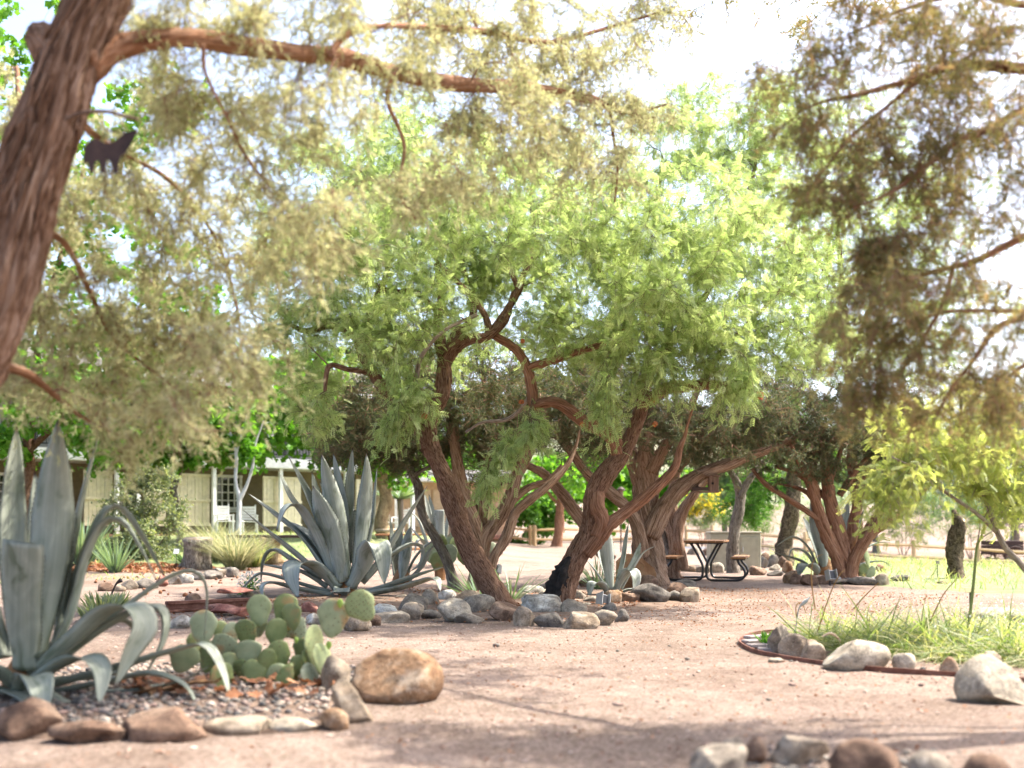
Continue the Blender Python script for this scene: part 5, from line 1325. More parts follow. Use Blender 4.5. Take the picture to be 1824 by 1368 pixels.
# ------------------------------------------------------------------ agaves
def agave_leaf_mesh(path, az, width, blunt=False, gutter=0.22, thick=0.05, teeth=0.0, g=RNG, n=26, twist=0.0):
    C = catmull(np.asarray(path, float), n)
    L = np.linalg.norm(np.diff(C, axis=0), axis=1).sum()
    T = unit(np.gradient(C, axis=0))
    az = math.radians(az)
    t = np.linspace(0, 1, n)
    rad = np.array([math.cos(az), math.sin(az), 0.0])
    W0 = np.array([-math.sin(az), math.cos(az), 0.0])
    W = unit(W0[None, :] - T * (T @ W0)[:, None])
    Nn = np.cross(T, W)
    if Nn[1].dot(-rad + np.array([0, 0, 1.0])) < 0: Nn = -Nn
    if twist:
        a = twist * t ** 2
        W, Nn = W * np.cos(a)[:, None] + Nn * np.sin(a)[:, None], Nn * np.cos(a)[:, None] - W * np.sin(a)[:, None]
    if blunt:
        prof = np.interp(t, [0, .08, .3, .9, 1], [.7, .62, .85, 1, .97])
    else:
        prof = np.interp(t, [0, .05, .18, .4, .6, .78, .9, .965, 1], [.66, .56, .72, .97, 1, .74, .42, .16, .015])
    ph = g.uniform(0, 6)
    prof = prof * (1 + 0.03 * np.sin(9 * t + ph))
    hw = width * 0.5 * prof
    u = np.linspace(-1, 1, 9)
    gut = gutter * (1 - 0.35 * t)
    wav = 0.03 * np.sin(7 * t + ph)
    top = C[:, None, :] + W[:, None, :] * (u[None, :] * hw[:, None])[..., None] + Nn[:, None, :] * ((gut + wav)[:, None] * hw[:, None] * 1.6 * (np.abs(u) ** 1.7)[None, :])[..., None]
    th = thick * np.interp(t, [0, .15, .6, 1], [1.0, .7, .35, .06])
    ui = u[1:-1]
    bot = C[:, None, :] + W[:, None, :] * (ui[None, :] * hw[:, None])[..., None] + Nn[:, None, :] * ((gut + wav)[:, None] * hw[:, None] * 1.6 * (np.abs(ui) ** 1.7)[None, :] - th[:, None] * (1 - ui ** 4)[None, :])[..., None]
    ring = np.concatenate([top, bot[:, ::-1, :]], axis=1)
    k = ring.shape[1]
    V = ring.reshape(-1, 3)
    uu = np.concatenate([u, ui[::-1]])
    r = g.random()
    lc = np.stack([np.tile(uu, (n, 1)), np.repeat(t[:, None], k, 1), np.full((n, k), r)], -1).reshape(-1, 3)
    if blunt: lc[:, 1] *= 0.9
    i = np.arange(n - 1)[:, None] * k
    j = np.arange(k)[None, :]; j2 = (j + 1) % k
    F = np.stack([i + j, i + j2, i + k + j2, i + k + j], -1).reshape(-1, 4)
    o = (n - 1) * k
    tri = [[0, q + 1, q] for q in range(1, k - 1)] + [[o, o + q, o + q + 1] for q in range(1, k - 1)]
    if teeth > 0:
        nt_ = int(L / (teeth * 3.2))
        tv = []; tl = []; b0 = len(V)
        for e, ci in ((-1, 0), (1, 8)):
            for q in range(nt_):
                s = 0.12 + 0.83 * (q + g.uniform(-.2, .2)) / nt_
                x = s * (n - 1); a = int(x); f = x - a
                if a >= n - 1: continue
                p = top[a, ci] * (1 - f) + top[a + 1, ci] * f
                b = len(tv) + b0
                tv += [p - T[a] * teeth * .45, p + T[a] * teeth * .45, p + W[a] * e * teeth * 0.75 + T[a] * teeth * 0.3]
                tl += [(e, 0.99, r)] * 3
                tri.append([b, b + 1, b + 2])
        V = np.vstack([V, tv]); lc = np.vstack([lc, tl])
    return mesh_np('leaf', V, [F, np.array(tri)], True, {'lc': lc})

def build_agave(px, py, d, label, leaves, mat, teeth, group='agaves', thick=0.05, z=0.0, seed=1):
    """leaves: (azimuth deg, width px, depth offset of the tip, [(px,py)...], options)"""
    base = P(px, py, d)
    root = empty('agave', (base.x, d, z), label, 'agave', group)
    g = np.random.default_rng(seed)
    for lf in leaves:
        az, w, dd, pts = lf[:4]
        opt = lf[4] if len(lf) > 4 else {}
        k = len(pts)
        d0 = opt.get('d0', 0.12 * math.sin(math.radians(az)))
        path = []
        for i, (a, b) in enumerate(pts):
            t = i / (k - 1)
            dep = d + d0 + (dd - d0) * t
            v = P(a, b, dep)
            path.append((v.x, v.y, max(v.z, z + 0.015)))
        me = agave_leaf_mesh(path, az, w * d / FPX, opt.get('blunt', False), opt.get('gut', 0.22), opt.get('th', thick), teeth, g, 26, opt.get('tw', 0.0))
        part(opt.get('name', 'leaf'), me, opt.get('mat', mat), root)
    # squat heart the leaves spring from
    m = MB()
    c = P(px, py, d)
    rr = leaves[0][1] * d / FPX * 0.5
    m.tube([(c.x, d, z - 0.05), (c.x, d, c.z), (c.x, d, c.z + rr * 1.5), (c.x, d, c.z + rr * 2.6)], [rr * 1.3, rr * 1.6, rr * 0.9, rr * 0.1], 12, 10)
    part('heart', m.mesh('heart', True), M['agave_dead'], root)
    return root

c3 = lambda pts: [(400 + a * .2303, 760 + b * .2303) for a, b in pts]
BIG = [
    (95, 19.9, .25, c3([(955, 1110), (950, 850), (962, 560), (990, 160)])),
    (-80, 36.3, -.1, c3([(945, 1170), (890, 850), (825, 520), (752, 215)])),
    (60, 23.4, .3, c3([(950, 1080), (935, 700), (890, 430), (840, 200)])),
    (-60, 29.2, .0, c3([(1010, 1130), (1070, 800), (1100, 480), (1105, 330), (1096, 205)])),
    (20, 18.7, .25, c3([(1060, 1050), (1140, 750), (1165, 520), (1178, 320)])),
    (-95, 42.1, -.35, c3([(900, 1200), (850, 950), (760, 680), (682, 455)])),
    (150, 31.6, .2, c3([(870, 1100), (790, 760), (710, 520), (674, 345)])),
    (160, 28.1, .15, c3([(830, 1080), (720, 720), (610, 460), (498, 238)])),
    (170, 30.4, .3, c3([(800, 1050), (640, 740), (500, 530), (417, 328)])),
    (-150, 42.1, -.45, c3([(840, 1150), (730, 900), (620, 690), (545, 610), (470, 640), (400, 810)])),
    (175, 30.4, .1, c3([(790, 1110), (600, 850), (400, 690), (178, 512)])),
    (-170, 32.8, -.25, c3([(770, 1150), (520, 960), (300, 780), (142, 642)])),
    (165, 35.1, .35, c3([(820, 1080), (700, 900), (560, 780), (440, 720)])),
    (180, 25.7, .05, c3([(760, 1160), (540, 1040), (400, 955), (330, 980), (295, 1080), (282, 1215)])),
    (-115, 39.8, -.75, c3([(870, 1250), (740, 1120), (640, 1062), (545, 1070), (530, 1150), (572, 1330)])),
    (-165, 17.5, -.4, c3([(820, 1270), (560, 1200), (330, 1140), (230, 1160), (75, 1320)])),
    (-140, 21.1, -.7, c3([(840, 1290), (560, 1250), (370, 1205), (295, 1235), (300, 1345)])),
    (-70, 39.8, -.6, c3([(980, 1240), (1075, 1080), (1110, 960), (1170, 905), (1215, 980), (1236, 1225)])),
    (-10, 26.9, .0, c3([(1080, 1180), (1280, 930), (1420, 700), (1568, 458)])),
    (15, 30.4, .2, c3([(1060, 1200), (1270, 1010), (1430, 915), (1520, 935), (1510, 1050), (1425, 1130)])),
    (-25, 23.4, -.4, c3([(1090, 1270), (1350, 1200), (1550, 1130), (1722, 1078)])),
    (-35, 35.1, -.5, c3([(1100, 1290), (1350, 1250), (1520, 1205), (1630, 1180), (1672, 1280)])),
    (80, 28.1, .4, c3([(990, 1050), (1030, 900), (1035, 770), (1005, 640)])),
    (-90, 30.4, -.55, c3([(930, 1280), (915, 1250), (900, 1290)]), {'blunt': True}),
    (150, 25.7, .4, c3([(850, 1060), (830, 800), (790, 560), (735, 420)])),
    (175, 19.9, -.2, c3([(800, 1230), (600, 1120), (420, 1090), (270, 1060)])),
]
build_agave(617, 1052, 16.0, 'huge blue-grey agave left of the mesquites, many upright toothed leaves', BIG, M['agave'], 0.016, thick=0.06, seed=3)

NEAR = [
    (130, 50, .25, [(30, 1165), (22, 1040), (22, 900), (30, 758)]),
    (-75, 72, .0, [(60, 1170), (85, 1020), (95, 890), (103, 748)]),
    (25, 46, .2, [(95, 1150), (128, 990), (150, 880), (178, 765)]),
    (-95, 74, -.35, [(42, 1190), (36, 1090), (36, 968)], {'blunt': True}),
    (15, 46, -.15, [(75, 1180), (125, 1095), (158, 985), (190, 930), (220, 932), (252, 980), (281, 1038)]),
    (40, 34, .15, [(90, 1160), (140, 1020), (185, 915), (215, 905), (255, 960), (296, 1032)]),
    (-35, 58, -.45, [(60, 1200), (145, 1130), (195, 1088), (238, 1082), (256, 1115), (232, 1160), (202, 1228)]),
    (0, 44, -.1, [(90, 1185), (185, 1118), (255, 1084), (288, 1092), (288, 1140), (254, 1212)]),
    (12, 24, .2, [(90, 1165), (220, 1080), (300, 1028), (345, 1018), (368, 1050), (364, 1138)]),
    (-20, 38, -.3, [(70, 1222), (200, 1190), (320, 1156), (365, 1150), (393, 1190), (414, 1264)]),
    (5, 26, .35, [(80, 1210), (200, 1200), (250, 1175), (275, 1160)]),
    (-10, 22, -.2, [(70, 1235), (200, 1232), (310, 1216), (378, 1184)]),
    (-60, 78, -.75, [(10, 1225), (55, 1240), (95, 1262), (125, 1290)], {'blunt': True, 'gut': 0.1}),
    (-25, 24, -.55, [(80, 1245), (220, 1256), (320, 1264), (405, 1277)]),
    (170, 52, .3, [(10, 1170), (-30, 1040), (-60, 900), (-85, 780)]),
    (-170, 50, -.2, [(0, 1200), (-70, 1110), (-150, 1080), (-210, 1140), (-230, 1240)]),
    (-120, 56, -.6, [(20, 1215), (-20, 1190), (-70, 1210), (-100, 1290)]),
    (100, 46, .5, [(40, 1170), (60, 1060), (70, 950), (62, 840)]),
    (-55, 46, -.6, [(50, 1220), (105, 1185), (150, 1172), (180, 1195), (176, 1258)]),
    (-80, 50, -.75, [(35, 1225), (50, 1205), (70, 1215), (80, 1280)]),
    (35, 36, .3, [(80, 1190), (150, 1130), (215, 1105), (240, 1130), (238, 1180)]),
    (-5, 30, -.4, [(80, 1232), (190, 1212), (270, 1200), (330, 1222), (352, 1262)]),
    (-15, 26, -.35, [(120, 1250), (210, 1240), (255, 1232), (290, 1222)], {'mat': M['agave_dead'], 'name': 'dead_leaf'}),
    (-5, 20, -.3, [(230, 1248), (290, 1228), (345, 1216), (392, 1214)], {'mat': M['agave_dead'], 'name': 'dead_leaf'}),
    (-30, 18, -.4, [(240, 1222), (262, 1225), (285, 1245), (330, 1262)], {'mat': M['agave_dead'], 'name': 'dead_leaf'}),
]
build_agave(45, 1212, 6.3, 'large near agave at the left edge with wide grey-green drooping leaves', NEAR, M['agave_near'], 0.010, thick=0.035, seed=5)

SMALL = [
    (-90, 24, -.1, [(1088, 1050), (1084, 1010), (1078, 950), (1072, 905)]),
    (20, 17, .1, [(1098, 1045), (1110, 1000), (1116, 960), (1120, 930)]),
    (-20, 12, .0, [(1104, 1050), (1126, 1015), (1146, 985), (1168, 972)]),
    (-60, 24, -.25, [(1096, 1055), (1108, 1032), (1122, 1018), (1132, 1028), (1130, 1060)]),
    (-140, 26, -.3, [(1084, 1056), (1070, 1042), (1056, 1040), (1050, 1070)]),
    (170, 13, .1, [(1084, 1050), (1064, 1022), (1046, 998)]),
    (130, 16, .3, [(1086, 1048), (1072, 1000), (1062, 960)]),
    (0, 14, -.1, [(1100, 1058), (1120, 1050), (1140, 1052), (1150, 1062)]),
    (60, 14, .3, [(1100, 1045), (1128, 1005), (1142, 965)]),
]
build_agave(1092, 1056, 16.2, 'small agave at the right mesquite trunk, one leaf folded over', SMALL, M['agave'], 0.014, thick=0.04, seed=6)
RIGHT = [
    (-90, 26, .0, [(1470, 1018), (1465, 975), (1456, 930), (1448, 868)]),
    (165, 16, .1, [(1460, 1018), (1440, 975), (1412, 957), (1380, 974)]),
    (175, 14, .0, [(1458, 1018), (1436, 985), (1412, 978), (1404, 1000)]),
    (-175, 14, -.1, [(1458, 1020), (1428, 1000), (1398, 990), (1374, 982)]),
    (-130, 22, -.3, [(1460, 1024), (1446, 1008), (1430, 1008), (1420, 1030)]),
    (10, 20, .3, [(1480, 1016), (1506, 975), (1530, 935), (1540, 905)]),
    (-5, 16, .2, [(1486, 1018), (1530, 985), (1560, 968), (1586, 966)]),
    (0, 14, .0, [(1490, 1022), (1540, 1004), (1570, 1000), (1588, 1010)]),
    (120, 20, .4, [(1464, 1014), (1450, 965), (1430, 920)]),
    (60, 18, .4, [(1482, 1012), (1500, 950), (1512, 890)]),
]
build_agave(1470, 1022, 21.6, 'agave half hidden behind the red-barked juniper stems', RIGHT, M['agave'], 0.016, thick=0.05, seed=7)
BACK = [
    (130, 14, .1, [(778, 985), (768, 950), (762, 910), (756, 878)]),
    (80, 12, .2, [(782, 985), (776, 945), (770, 910), (764, 880)]),
    (-90, 17, -.1, [(786, 985), (784, 945), (783, 908)], {'blunt': True}),
    (30, 15, .1, [(792, 985), (796, 945), (800, 905)]),
    (175, 14, .1, [(772, 990), (756, 955), (744, 925), (722, 904)]),
    (-150, 14, -.2, [(772, 994), (758, 970), (746, 962), (738, 985)]),
    (-20, 13, -.1, [(796, 990), (820, 965), (838, 945)]),
    (170, 12, .0, [(772, 990), (748, 960), (728, 935)]),
]
build_agave(784, 994, 21.5, 'agave in the back row seen left of the left mesquite trunk', BACK, M['agave'], 0.014, thick=0.05, seed=8)
PUP = [
    (-90, 22, .0, c3([(1370, 1180), (1385, 1050), (1410, 900), (1440, 770)])),
    (10, 16, .1, c3([(1400, 1180), (1450, 1050), (1540, 940), (1690, 830)])),
    (150, 15, .1, c3([(1320, 1150), (1300, 1000), (1290, 850), (1282, 705)])),
    (-30, 14, -.1, c3([(1420, 1190), (1530, 1080), (1590, 960), (1650, 900)])),
    (90, 18, .2, c3([(1350, 1150), (1340, 1020), (1350, 900), (1370, 800)])),
]
build_agave(716, 1034, 18.6, 'young agave behind the right leaves of the huge one', PUP, M['agave'], 0.014, thick=0.045, seed=9)

# ------------------------------------------------------------------ prickly pears
def pad_mesh(seed, w, h, t):
    g = np.random.default_rng(seed)
    nu, nv = 18, 12
    V = []
    for i in range(nv + 1):
        a = -math.pi / 2 + math.pi * i / nv
        for j in range(nu):
            b = 2 * math.pi * j / nu
            x, y, z = math.cos(a) * math.cos(b), math.cos(a) * math.sin(b), math.sin(a)
            wid = 1.0 - 0.32 * (0.5 - 0.5 * z) ** 1.5 * 1.5 + 0.03 * math.sin(3 * b + seed) + 0.05 * math.sin(2.3 * z * 3 + seed * 1.7)
            yy = np.sign(y) * abs(y) ** 0.8
            V.append((x * wid * w / 2, yy * t / 2 + 0.03 * w * x * x, (z * 0.5 + 0.5) * h))
    V = np.array(V)
    V[:, 1] += 0.12 * g.normal() * V[:, 0] * V[:, 2] / max(h, .01)
    i = np.arange(nv)[:, None] * nu; j = np.arange(nu)[None, :]; j2 = (j + 1) % nu
    F = np.stack([i + j, i + j2, i + nu + j2, i + nu + j], -1).reshape(-1, 4)
    return mesh_np('pad', V, F, True)

def spines_mesh(seed, w, h, t, n=46):
    g = np.random.default_rng(seed + 99)
    m = []; f = []
    for k in range(n):
        th = g.uniform(0, 6.28)
        if g.random() < 0.55: r = 1.0
        else: r = math.sqrt(g.random())
        x, z = math.cos(th) * r * w / 2 * 0.9, (0.5 + 0.5 * math.sin(th) * r) * h
        s = g.choice([-1, 1])
        p = np.array([x, s * t / 2 * math.sqrt(max(0, 1 - r * r)), z])
        d = unit(np.array([x / w * 1.5 * r, s * (1.2 - r), (z / h - .5) * 1.5 * r]) + g.normal(0, 0.4, 3))
        q = unit(np.cross(d, g.normal(size=3))) * 0.0011
        b = len(m); L = g.uniform(0.008, 0.02)
        m += [p + q, p - q, p + d * L]; f.append([b, b + 1, b + 2])
    return mesh_np('spines', np.array(m), np.array(f), False, {'rnd': g.random(len(m))})

def build_pear(label, base, pads, group, spines=True, d_base=None):
    """pads: (px centre, py centre, w px, h px, tilt deg, depth, azimuth deg)"""
    root = empty('prickly_pear', base, label, 'cactus', group)
    for k, (px, py, w, h, tilt, d, az) in enumerate(pads):
        s = d / FPX
        cw, ch = 1.36 * w * s / max(0.5, abs(math.cos(math.radians(az)))), 1.32 * h * s
        if w < h * 0.55 and abs(az) > 45: cw = ch * 0.85
        th = 0.022 + 0.004 * (k % 3)
        me = pad_mesh(k, cw, ch, th)
        c = P(px, py, d)
        R = Matrix.Rotation(math.radians(-tilt), 4, 'Y') @ Matrix.Rotation(math.radians(az), 4, 'Z') @ Matrix.Rotation(math.radians((k * 37 % 21) - 10), 4, 'X')
        o = obj('pad', me, M['pad'])
        o.parent = root
        o.matrix_parent_inverse = Matrix.Translation(root.location).inverted()
        off = R @ Vector((0, 0, ch / 2))
        o.matrix_basis = Matrix.Translation(c - off) @ R
        if spines:
            sp = obj('spines', spines_mesh(k, cw, ch, th), M['straw'], o); tag(sp, kind='stuff')
    return root

cp = lambda L, d0: [(380 + a * .2303, 1000 + b * .2303, w * .2303, h * .2303, t, d0 + dd, az) for a, b, w, h, t, dd, az in L]
PEAR = cp([(355, 380, 160, 195, 3, .25, 8), (345, 480, 130, 170, -4, .35, -25), (565, 395, 165, 225, 6, .22, 12), (605, 430, 130, 165, 12, .14, -48), (640, 520, 165, 140, 40, .26, 10), (490, 555, 130, 180, -3, .1, 30), (250, 560, 160, 175, 8, .12, -35), (140, 575, 90, 165, -6, .2, 50), (50, 535, 85, 120, -10, .25, 40), (78, 672, 190, 175, -22, .05, 5), (272, 705, 185, 150, 4, -.02, 8), (930, 440, 205, 235, -8, .0, 10), (1145, 348, 205, 200, 38, -.02, 5), (510, 722, 150, 175, 18, .0, 15), (690, 690, 140, 150, 0, .18, -20), (415, 780, 110, 165, -8, -.06, 28), (310, 858, 160, 150, -28, -.08, 10), (230, 850, 120, 155, 12, -.02, -30), (490, 872, 150, 125, 26, -.05, 12), (548, 912, 225, 100, 60, -.12, 6), (650, 808, 105, 130, -12, -.04, 30), (860, 790, 95, 255, 10, -.06, 62), (785, 675, 70, 285, 9, .06, 75), (720, 758, 60, 125, 4, .0, 62), (762, 920, 85, 215, 14, -.1, 55), (120, 800, 130, 150, -10, .0, 15), (40, 880, 110, 160, -20, .05, 20), (170, 780, 120, 140, 6, .1, -15), (600, 900, 120, 120, 15, .05, -25)], 6.75)
PEAR += [(362, 1118, 40, 48, -4, 6.8, 10), (328, 1174, 44, 42, -25, 6.6, 20), (396, 1210, 28, 46, 5, 6.4, 50), (352, 1150, 26, 40, 8, 6.9, 45), (371, 1170, 36, 44, -6, 6.85, -20)]
pear = build_pear('clump of flat-padded prickly pear in the pebble bed by the round boulder', (P(470, 1225, 6.7).x, 6.7, 0.02), PEAR, 'prickly pears')
for (a, b, w, h, t_) in ((980, 325, 52, 72, 0), (893, 650, 52, 66, 8), (640, 610, 40, 50, 0)):
    px, py = 380 + a * .2303, 1000 + b * .2303
    d_ = 6.72; me = pad_mesh(90, w * .2303 * d_ / FPX, h * .2303 * d_ / FPX, 0.014)
    o = obj('young_pad', me, M['pad_bud']); o.parent = pear; o.matrix_parent_inverse = Matrix.Translation(pear.location).inverted()
    o.location = P(px, py, d_) - Vector((0, 0, h * .2303 * d_ / FPX / 2))
build_pear('dark prickly pear pads behind the left mesquite trunk', (P(790, 1010, 19.5).x, 19.5, 0), [(768, 985, 26, 30, 5, 19.5, 10), (785, 975, 22, 36, 8, 19.7, 20), (800, 990, 24, 32, -8, 19.4, -10), (815, 975, 24, 30, 15, 19.6, 30), (805, 965, 20, 26, 3, 19.8, -30), (780, 1000, 24, 26, -10, 19.3, 15), (825, 990, 20, 26, 10, 19.5, 10)], 'prickly pears', False)
build_pear('few pale prickly pear pads behind the grey juniper stems', (P(880, 1000, 22).x, 22, 0), [(868, 985, 14, 22, -5, 22, 10), (878, 980, 12, 22, 8, 22, 30), (868, 1003, 14, 20, 5, 22, 0), (860, 940, 9, 16, 4, 22, 10)], 'prickly pears', False)
build_pear('lone upright prickly pear pads right of the red-barked juniper', (P(1545, 1022, 21).x, 21, 0), [(1545, 995, 10, 26, 2, 20.9, 30), (1540, 1015, 18, 16, 45, 20.9, 10), (1552, 1020, 22, 12, 60, 20.9, 5), (1537, 1022, 14, 14, -20, 21, 20)], 'prickly pears', False)

# ------------------------------------------------------------------ rocks
_bm = bmesh.new(); bmesh.ops.create_icosphere(_bm, subdivisions=4, radius=1.0)
ICO_V = np.array([v.co[:] for v in _bm.verts]); ICO_F = np.array([[v.index for v in f.verts] for f in _bm.faces]); _bm.free()
_bm = bmesh.new(); bmesh.ops.create_icosphere(_bm, subdivisions=3, radius=1.0)
ICO3_V = np.array([v.co[:] for v in _bm.verts]); ICO3_F = np.array([[v.index for v in f.verts] for f in _bm.faces]); _bm.free()

def rock_mesh(seed, sx, sy, sz, planes=9, rough=0.06, lean=0.0, hi=False):
    g = np.random.default_rng(seed)
    V = (ICO_V if hi else ICO3_V).copy()
    for k in range(planes):
        n = unit(g.normal(size=3)); o = g.uniform(0.5, 0.86)
        q = V @ n
        V = V - np.clip(q - o, 0, None)[:, None] * n * 0.97
    nrm = unit(V)
    disp = np.zeros(len(V))
    for f, a in ((1.6, 1.0), (3.1, .6), (6.3, .35), (13, .16), (24, .08)):
        ph = g.uniform(0, 6.28, 3); k = g.normal(size=(3, 3)) * f
        disp += a * np.sin(V @ k[0] + ph[0]) * np.sin(V @ k[1] + ph[1])
    V = V + nrm * (rough * disp)[:, None]
    lo, hi_ = V.min(0), V.max(0)
    V = (V - (lo + hi_) / 2) / ((hi_ - lo) / 2)
    V = V * np.array([sx, sy, sz])
    V[:, 0] += lean * V[:, 2]
    return mesh_np('rock', V, ICO_F if hi else ICO3_F, True)

RK = [0]
def rock(px, top, bot, w, mat, label, group, planes=9, rough=0.06, lean=0.0, d=None, deep=None, name='rock', cat='rock', sink=0.18, rz=None):
    sink = sink + 0.14
    RK[0] += 1
    i = RK[0]
    d = d or D(bot)
    s = d / FPX
    k = 1.0 if group == G1 else 0.0
    hgt = (bot - top) * s * (0.95 + 0.13 * k)
    w = w * (1.13 + 0.13 * k)
    # the top edge we see lies a little behind the front foot
    sx = w * s / 2; sz = hgt * (0.5 + sink / 2); sy = (deep or 0.8) * max(sx * 0.85, hgt * 0.5)
    me = rock_mesh(i, sx, sy, sz, planes, rough, lean, w > 60)
    yy = d + sy * 0.85
    x = (px - 912) * s
    z = float(gz(x, yy))
    o = obj(name, me, M['rock_' + mat])
    o.location = (x, yy, z + hgt - sz)
    o.rotation_euler = (0, 0, rz if rz is not None else math.radians((i * 53 % 31) - 15))
    tag(o, label, cat, group)
    return o

G1 = 'rocks edging the mesquite bed'
for r in [
    (632, 1103, 1126, 45, 'tan', 'tan rock just below the raised cactus pad'),
    (663, 1097, 1115, 25, 'brown', 'small brown rock right of the raised cactus pad'),
    (684, 1077, 1096, 38, 'lichen', 'tan rock with dark lichen behind the flat grey rock'),
    (693, 1090, 1110, 57, 'grey', 'flat grey rock with a white blotch at the bed front'),
    (733, 1075, 1105, 35, 'tan', 'blunt tan rock in front of the rounded grey one'),
    (735, 1060, 1092, 44, 'grey', 'rounded grey rock under the low right agave leaf'),
    (765, 1053, 1083, 25, 'tan', 'narrow pinkish rock standing on end near the agave leaf'),
    (766, 1088, 1103, 33, 'dark', 'low dark flat-topped rock left of the pale cream one'),
    (809, 1069, 1108, 51, 'pale', 'pale cream boulder leaning at the front of the mesquite bed'),
    (796, 1052, 1073, 30, 'lichen', 'white lichened rock behind the pale cream boulder'),
    (828, 1054, 1080, 44, 'tan', 'broad tan-grey rock behind the pale cream boulder'),
    (853, 1062, 1094, 46, 'grey', 'grey-brown rock against the foot of the left mesquite'),
    (835, 1092, 1110, 45, 'grey', 'low wedge-shaped rock right of the pale cream boulder'),
    (900, 1076, 1106, 49, 'brown', 'dark brown rock in front of the left mesquite foot'),
    (934, 1082, 1116, 32, 'tan', 'egg-shaped tan rock standing between brown and dark grey rocks'),
    (968, 1064, 1094, 64, 'lichen', 'large lichen-spotted grey boulder at the charred trunk foot'),
    (980, 1093, 1117, 48, 'dark', 'square dark grey rock at the front edge of the bed'),
    (1023, 1070, 1094, 40, 'grey', 'rounded grey rock right of the charred trunk foot'),
    (1035, 1091, 1119, 56, 'tan', 'broad greenish tan rock at the front corner of the bed'),
    (1078, 1087, 1113, 37, 'grey', 'domed grey rock right of the greenish tan one'),
    (1108, 1085, 1107, 22, 'dark', 'small mossy rock ending the front row of the bed'),
    (928, 1056, 1071, 33, 'grey', 'flat grey rock between the two mesquite trunks'),
    (946, 1045, 1061, 40, 'lichen', 'lichened rock at the back between the mesquite trunks'),
    (972, 1051, 1065, 20, 'pale', 'small pale rock left of the charred trunk'),
    (974, 1041, 1051, 24, 'dark', 'small dark rock at the back left of the charred trunk'),
    (1031, 1053, 1070, 22, 'grey', 'grey rock tucked right behind the charred trunk'),
    (1052, 1062, 1075, 22, 'grey', 'small grey rock left of the floodlight'),
    (1093, 1051, 1075, 25, 'rust', 'blocky orange-tan rock under the small agave'),
    (1121, 1055, 1073, 32, 'brown', 'oval brown rock right of the orange-tan block'),
    (1161, 1041, 1073, 58, 'dark', 'big slate-grey boulder right of the small agave'),
    (1205, 1053, 1071, 33, 'dark', 'grey rock right of the big slate-grey boulder'),
    (1231, 1047, 1072, 30, 'tan', 'tan and brown rock ending the row by the picnic table'),
    (1206, 1039, 1056, 31, 'brown', 'brown rock behind the grey one near the picnic table'),
    (1222, 1033, 1048, 33, 'dark', 'bluish grey rock nearest the picnic table foot'),
    (1150, 1025, 1048, 40, 'brown', 'brown rock in front of the rusted panel'),
    (1086, 1075, 1090, 22, 'dark', 'dark pebble-like rock beneath the floodlight'),
    (1044, 1073, 1081, 18, 'pale', 'small pale pinkish rock beside the floodlight'),
    (1049, 1029, 1046, 28, 'brown', 'brown rock behind the right mesquite trunk'),
    (712, 1058, 1068, 20, 'grey', 'small grey rock under the big agave heart'),
    (1172, 1030, 1042, 24, 'grey', 'grey rock between rusted panel and picnic table'),
]:
    rock(*r, G1)
G2 = 'rocks ringing the right juniper'
for r in [
    (1409, 1016, 1040, 23, 'rust', 'rust-brown rock at the left end of the juniper ring'),
    (1420, 1022, 1042, 21, 'brown', 'small brown rock second in the juniper ring'),
    (1443, 1022, 1044, 31, 'brown', 'round dark brown rock left of the white box lamp'),
    (1470, 1024, 1042, 32, 'brown', 'dark rock behind the white box lamp'),
    (1500, 1033, 1042, 35, 'grey', 'flat grey slab in front of the juniper stems'),
    (1542, 1028, 1043, 52, 'dark', 'long dark grey rock right of the juniper stems'),
    (1574, 1020, 1043, 25, 'tan', 'tan upright rock at the right end of the juniper ring'),
    (1570, 1003, 1019, 15, 'red', 'red stone topping the right end of the juniper ring'),
    (1606, 1022, 1036, 32, 'dark', 'blue-grey block at the meadow edge'),
    (1681, 1034, 1041, 22, 'brown', 'low brown stone at the meadow edge below the topped trunk'),
    (1405, 998, 1021, 18, 'rust', 'rusty upright rock beside the right agave'),
]:
    rock(*r, G2)
G3 = 'rocks in the row behind the picnic table'
for r in [
    (1352, 1008, 1025, 32, 'brown', 'flat brown rock right of the picnic table feet'),
    (1382, 1016, 1027, 26, 'dark', 'low dark rock next to the flat brown one'),
    (1342, 993, 1012, 21, 'brown', 'brown rock right behind the bench end'),
    (1361, 989, 1012, 17, 'dark', 'blue-black rock in the pile right of the bench'),
    (1363, 983, 1004, 19, 'brown', 'brown rock leaning on the back of the pile'),
    (1380, 986, 1010, 20, 'grey', 'grey rock in the middle of the pile'),
    (1396, 990, 1011, 17, 'brown', 'rock at the right end of the pile under the agave leaf'),
    (1381, 1004, 1017, 18, 'pale', 'pale rock at the foot of the pile'),
    (1223, 1003, 1018, 36, 'tan', 'tan rock seen between the left bench and table frame'),
    (1192, 1003, 1018, 22, 'grey', 'grey rock behind the left bench loop'),
    (1254, 1003, 1019, 24, 'grey', 'grey rock between the two table frames'),
    (1279, 1000, 1020, 22, 'pale', 'pale rock behind the right table frame'),
    (1168, 1001, 1016, 20, 'dark', 'dark rock left of the left bench'),
    (1236, 976, 992, 22, 'grey', 'grey rock farther back under the tabletop'),
    (1262, 978, 993, 20, 'brown', 'brown rock at the foot of the beige box'),
    (1326, 1002, 1014, 22, 'brown', 'brown rock under the right bench'),
]:
    rock(*r, G3)
G4 = 'rocks along the far left path'
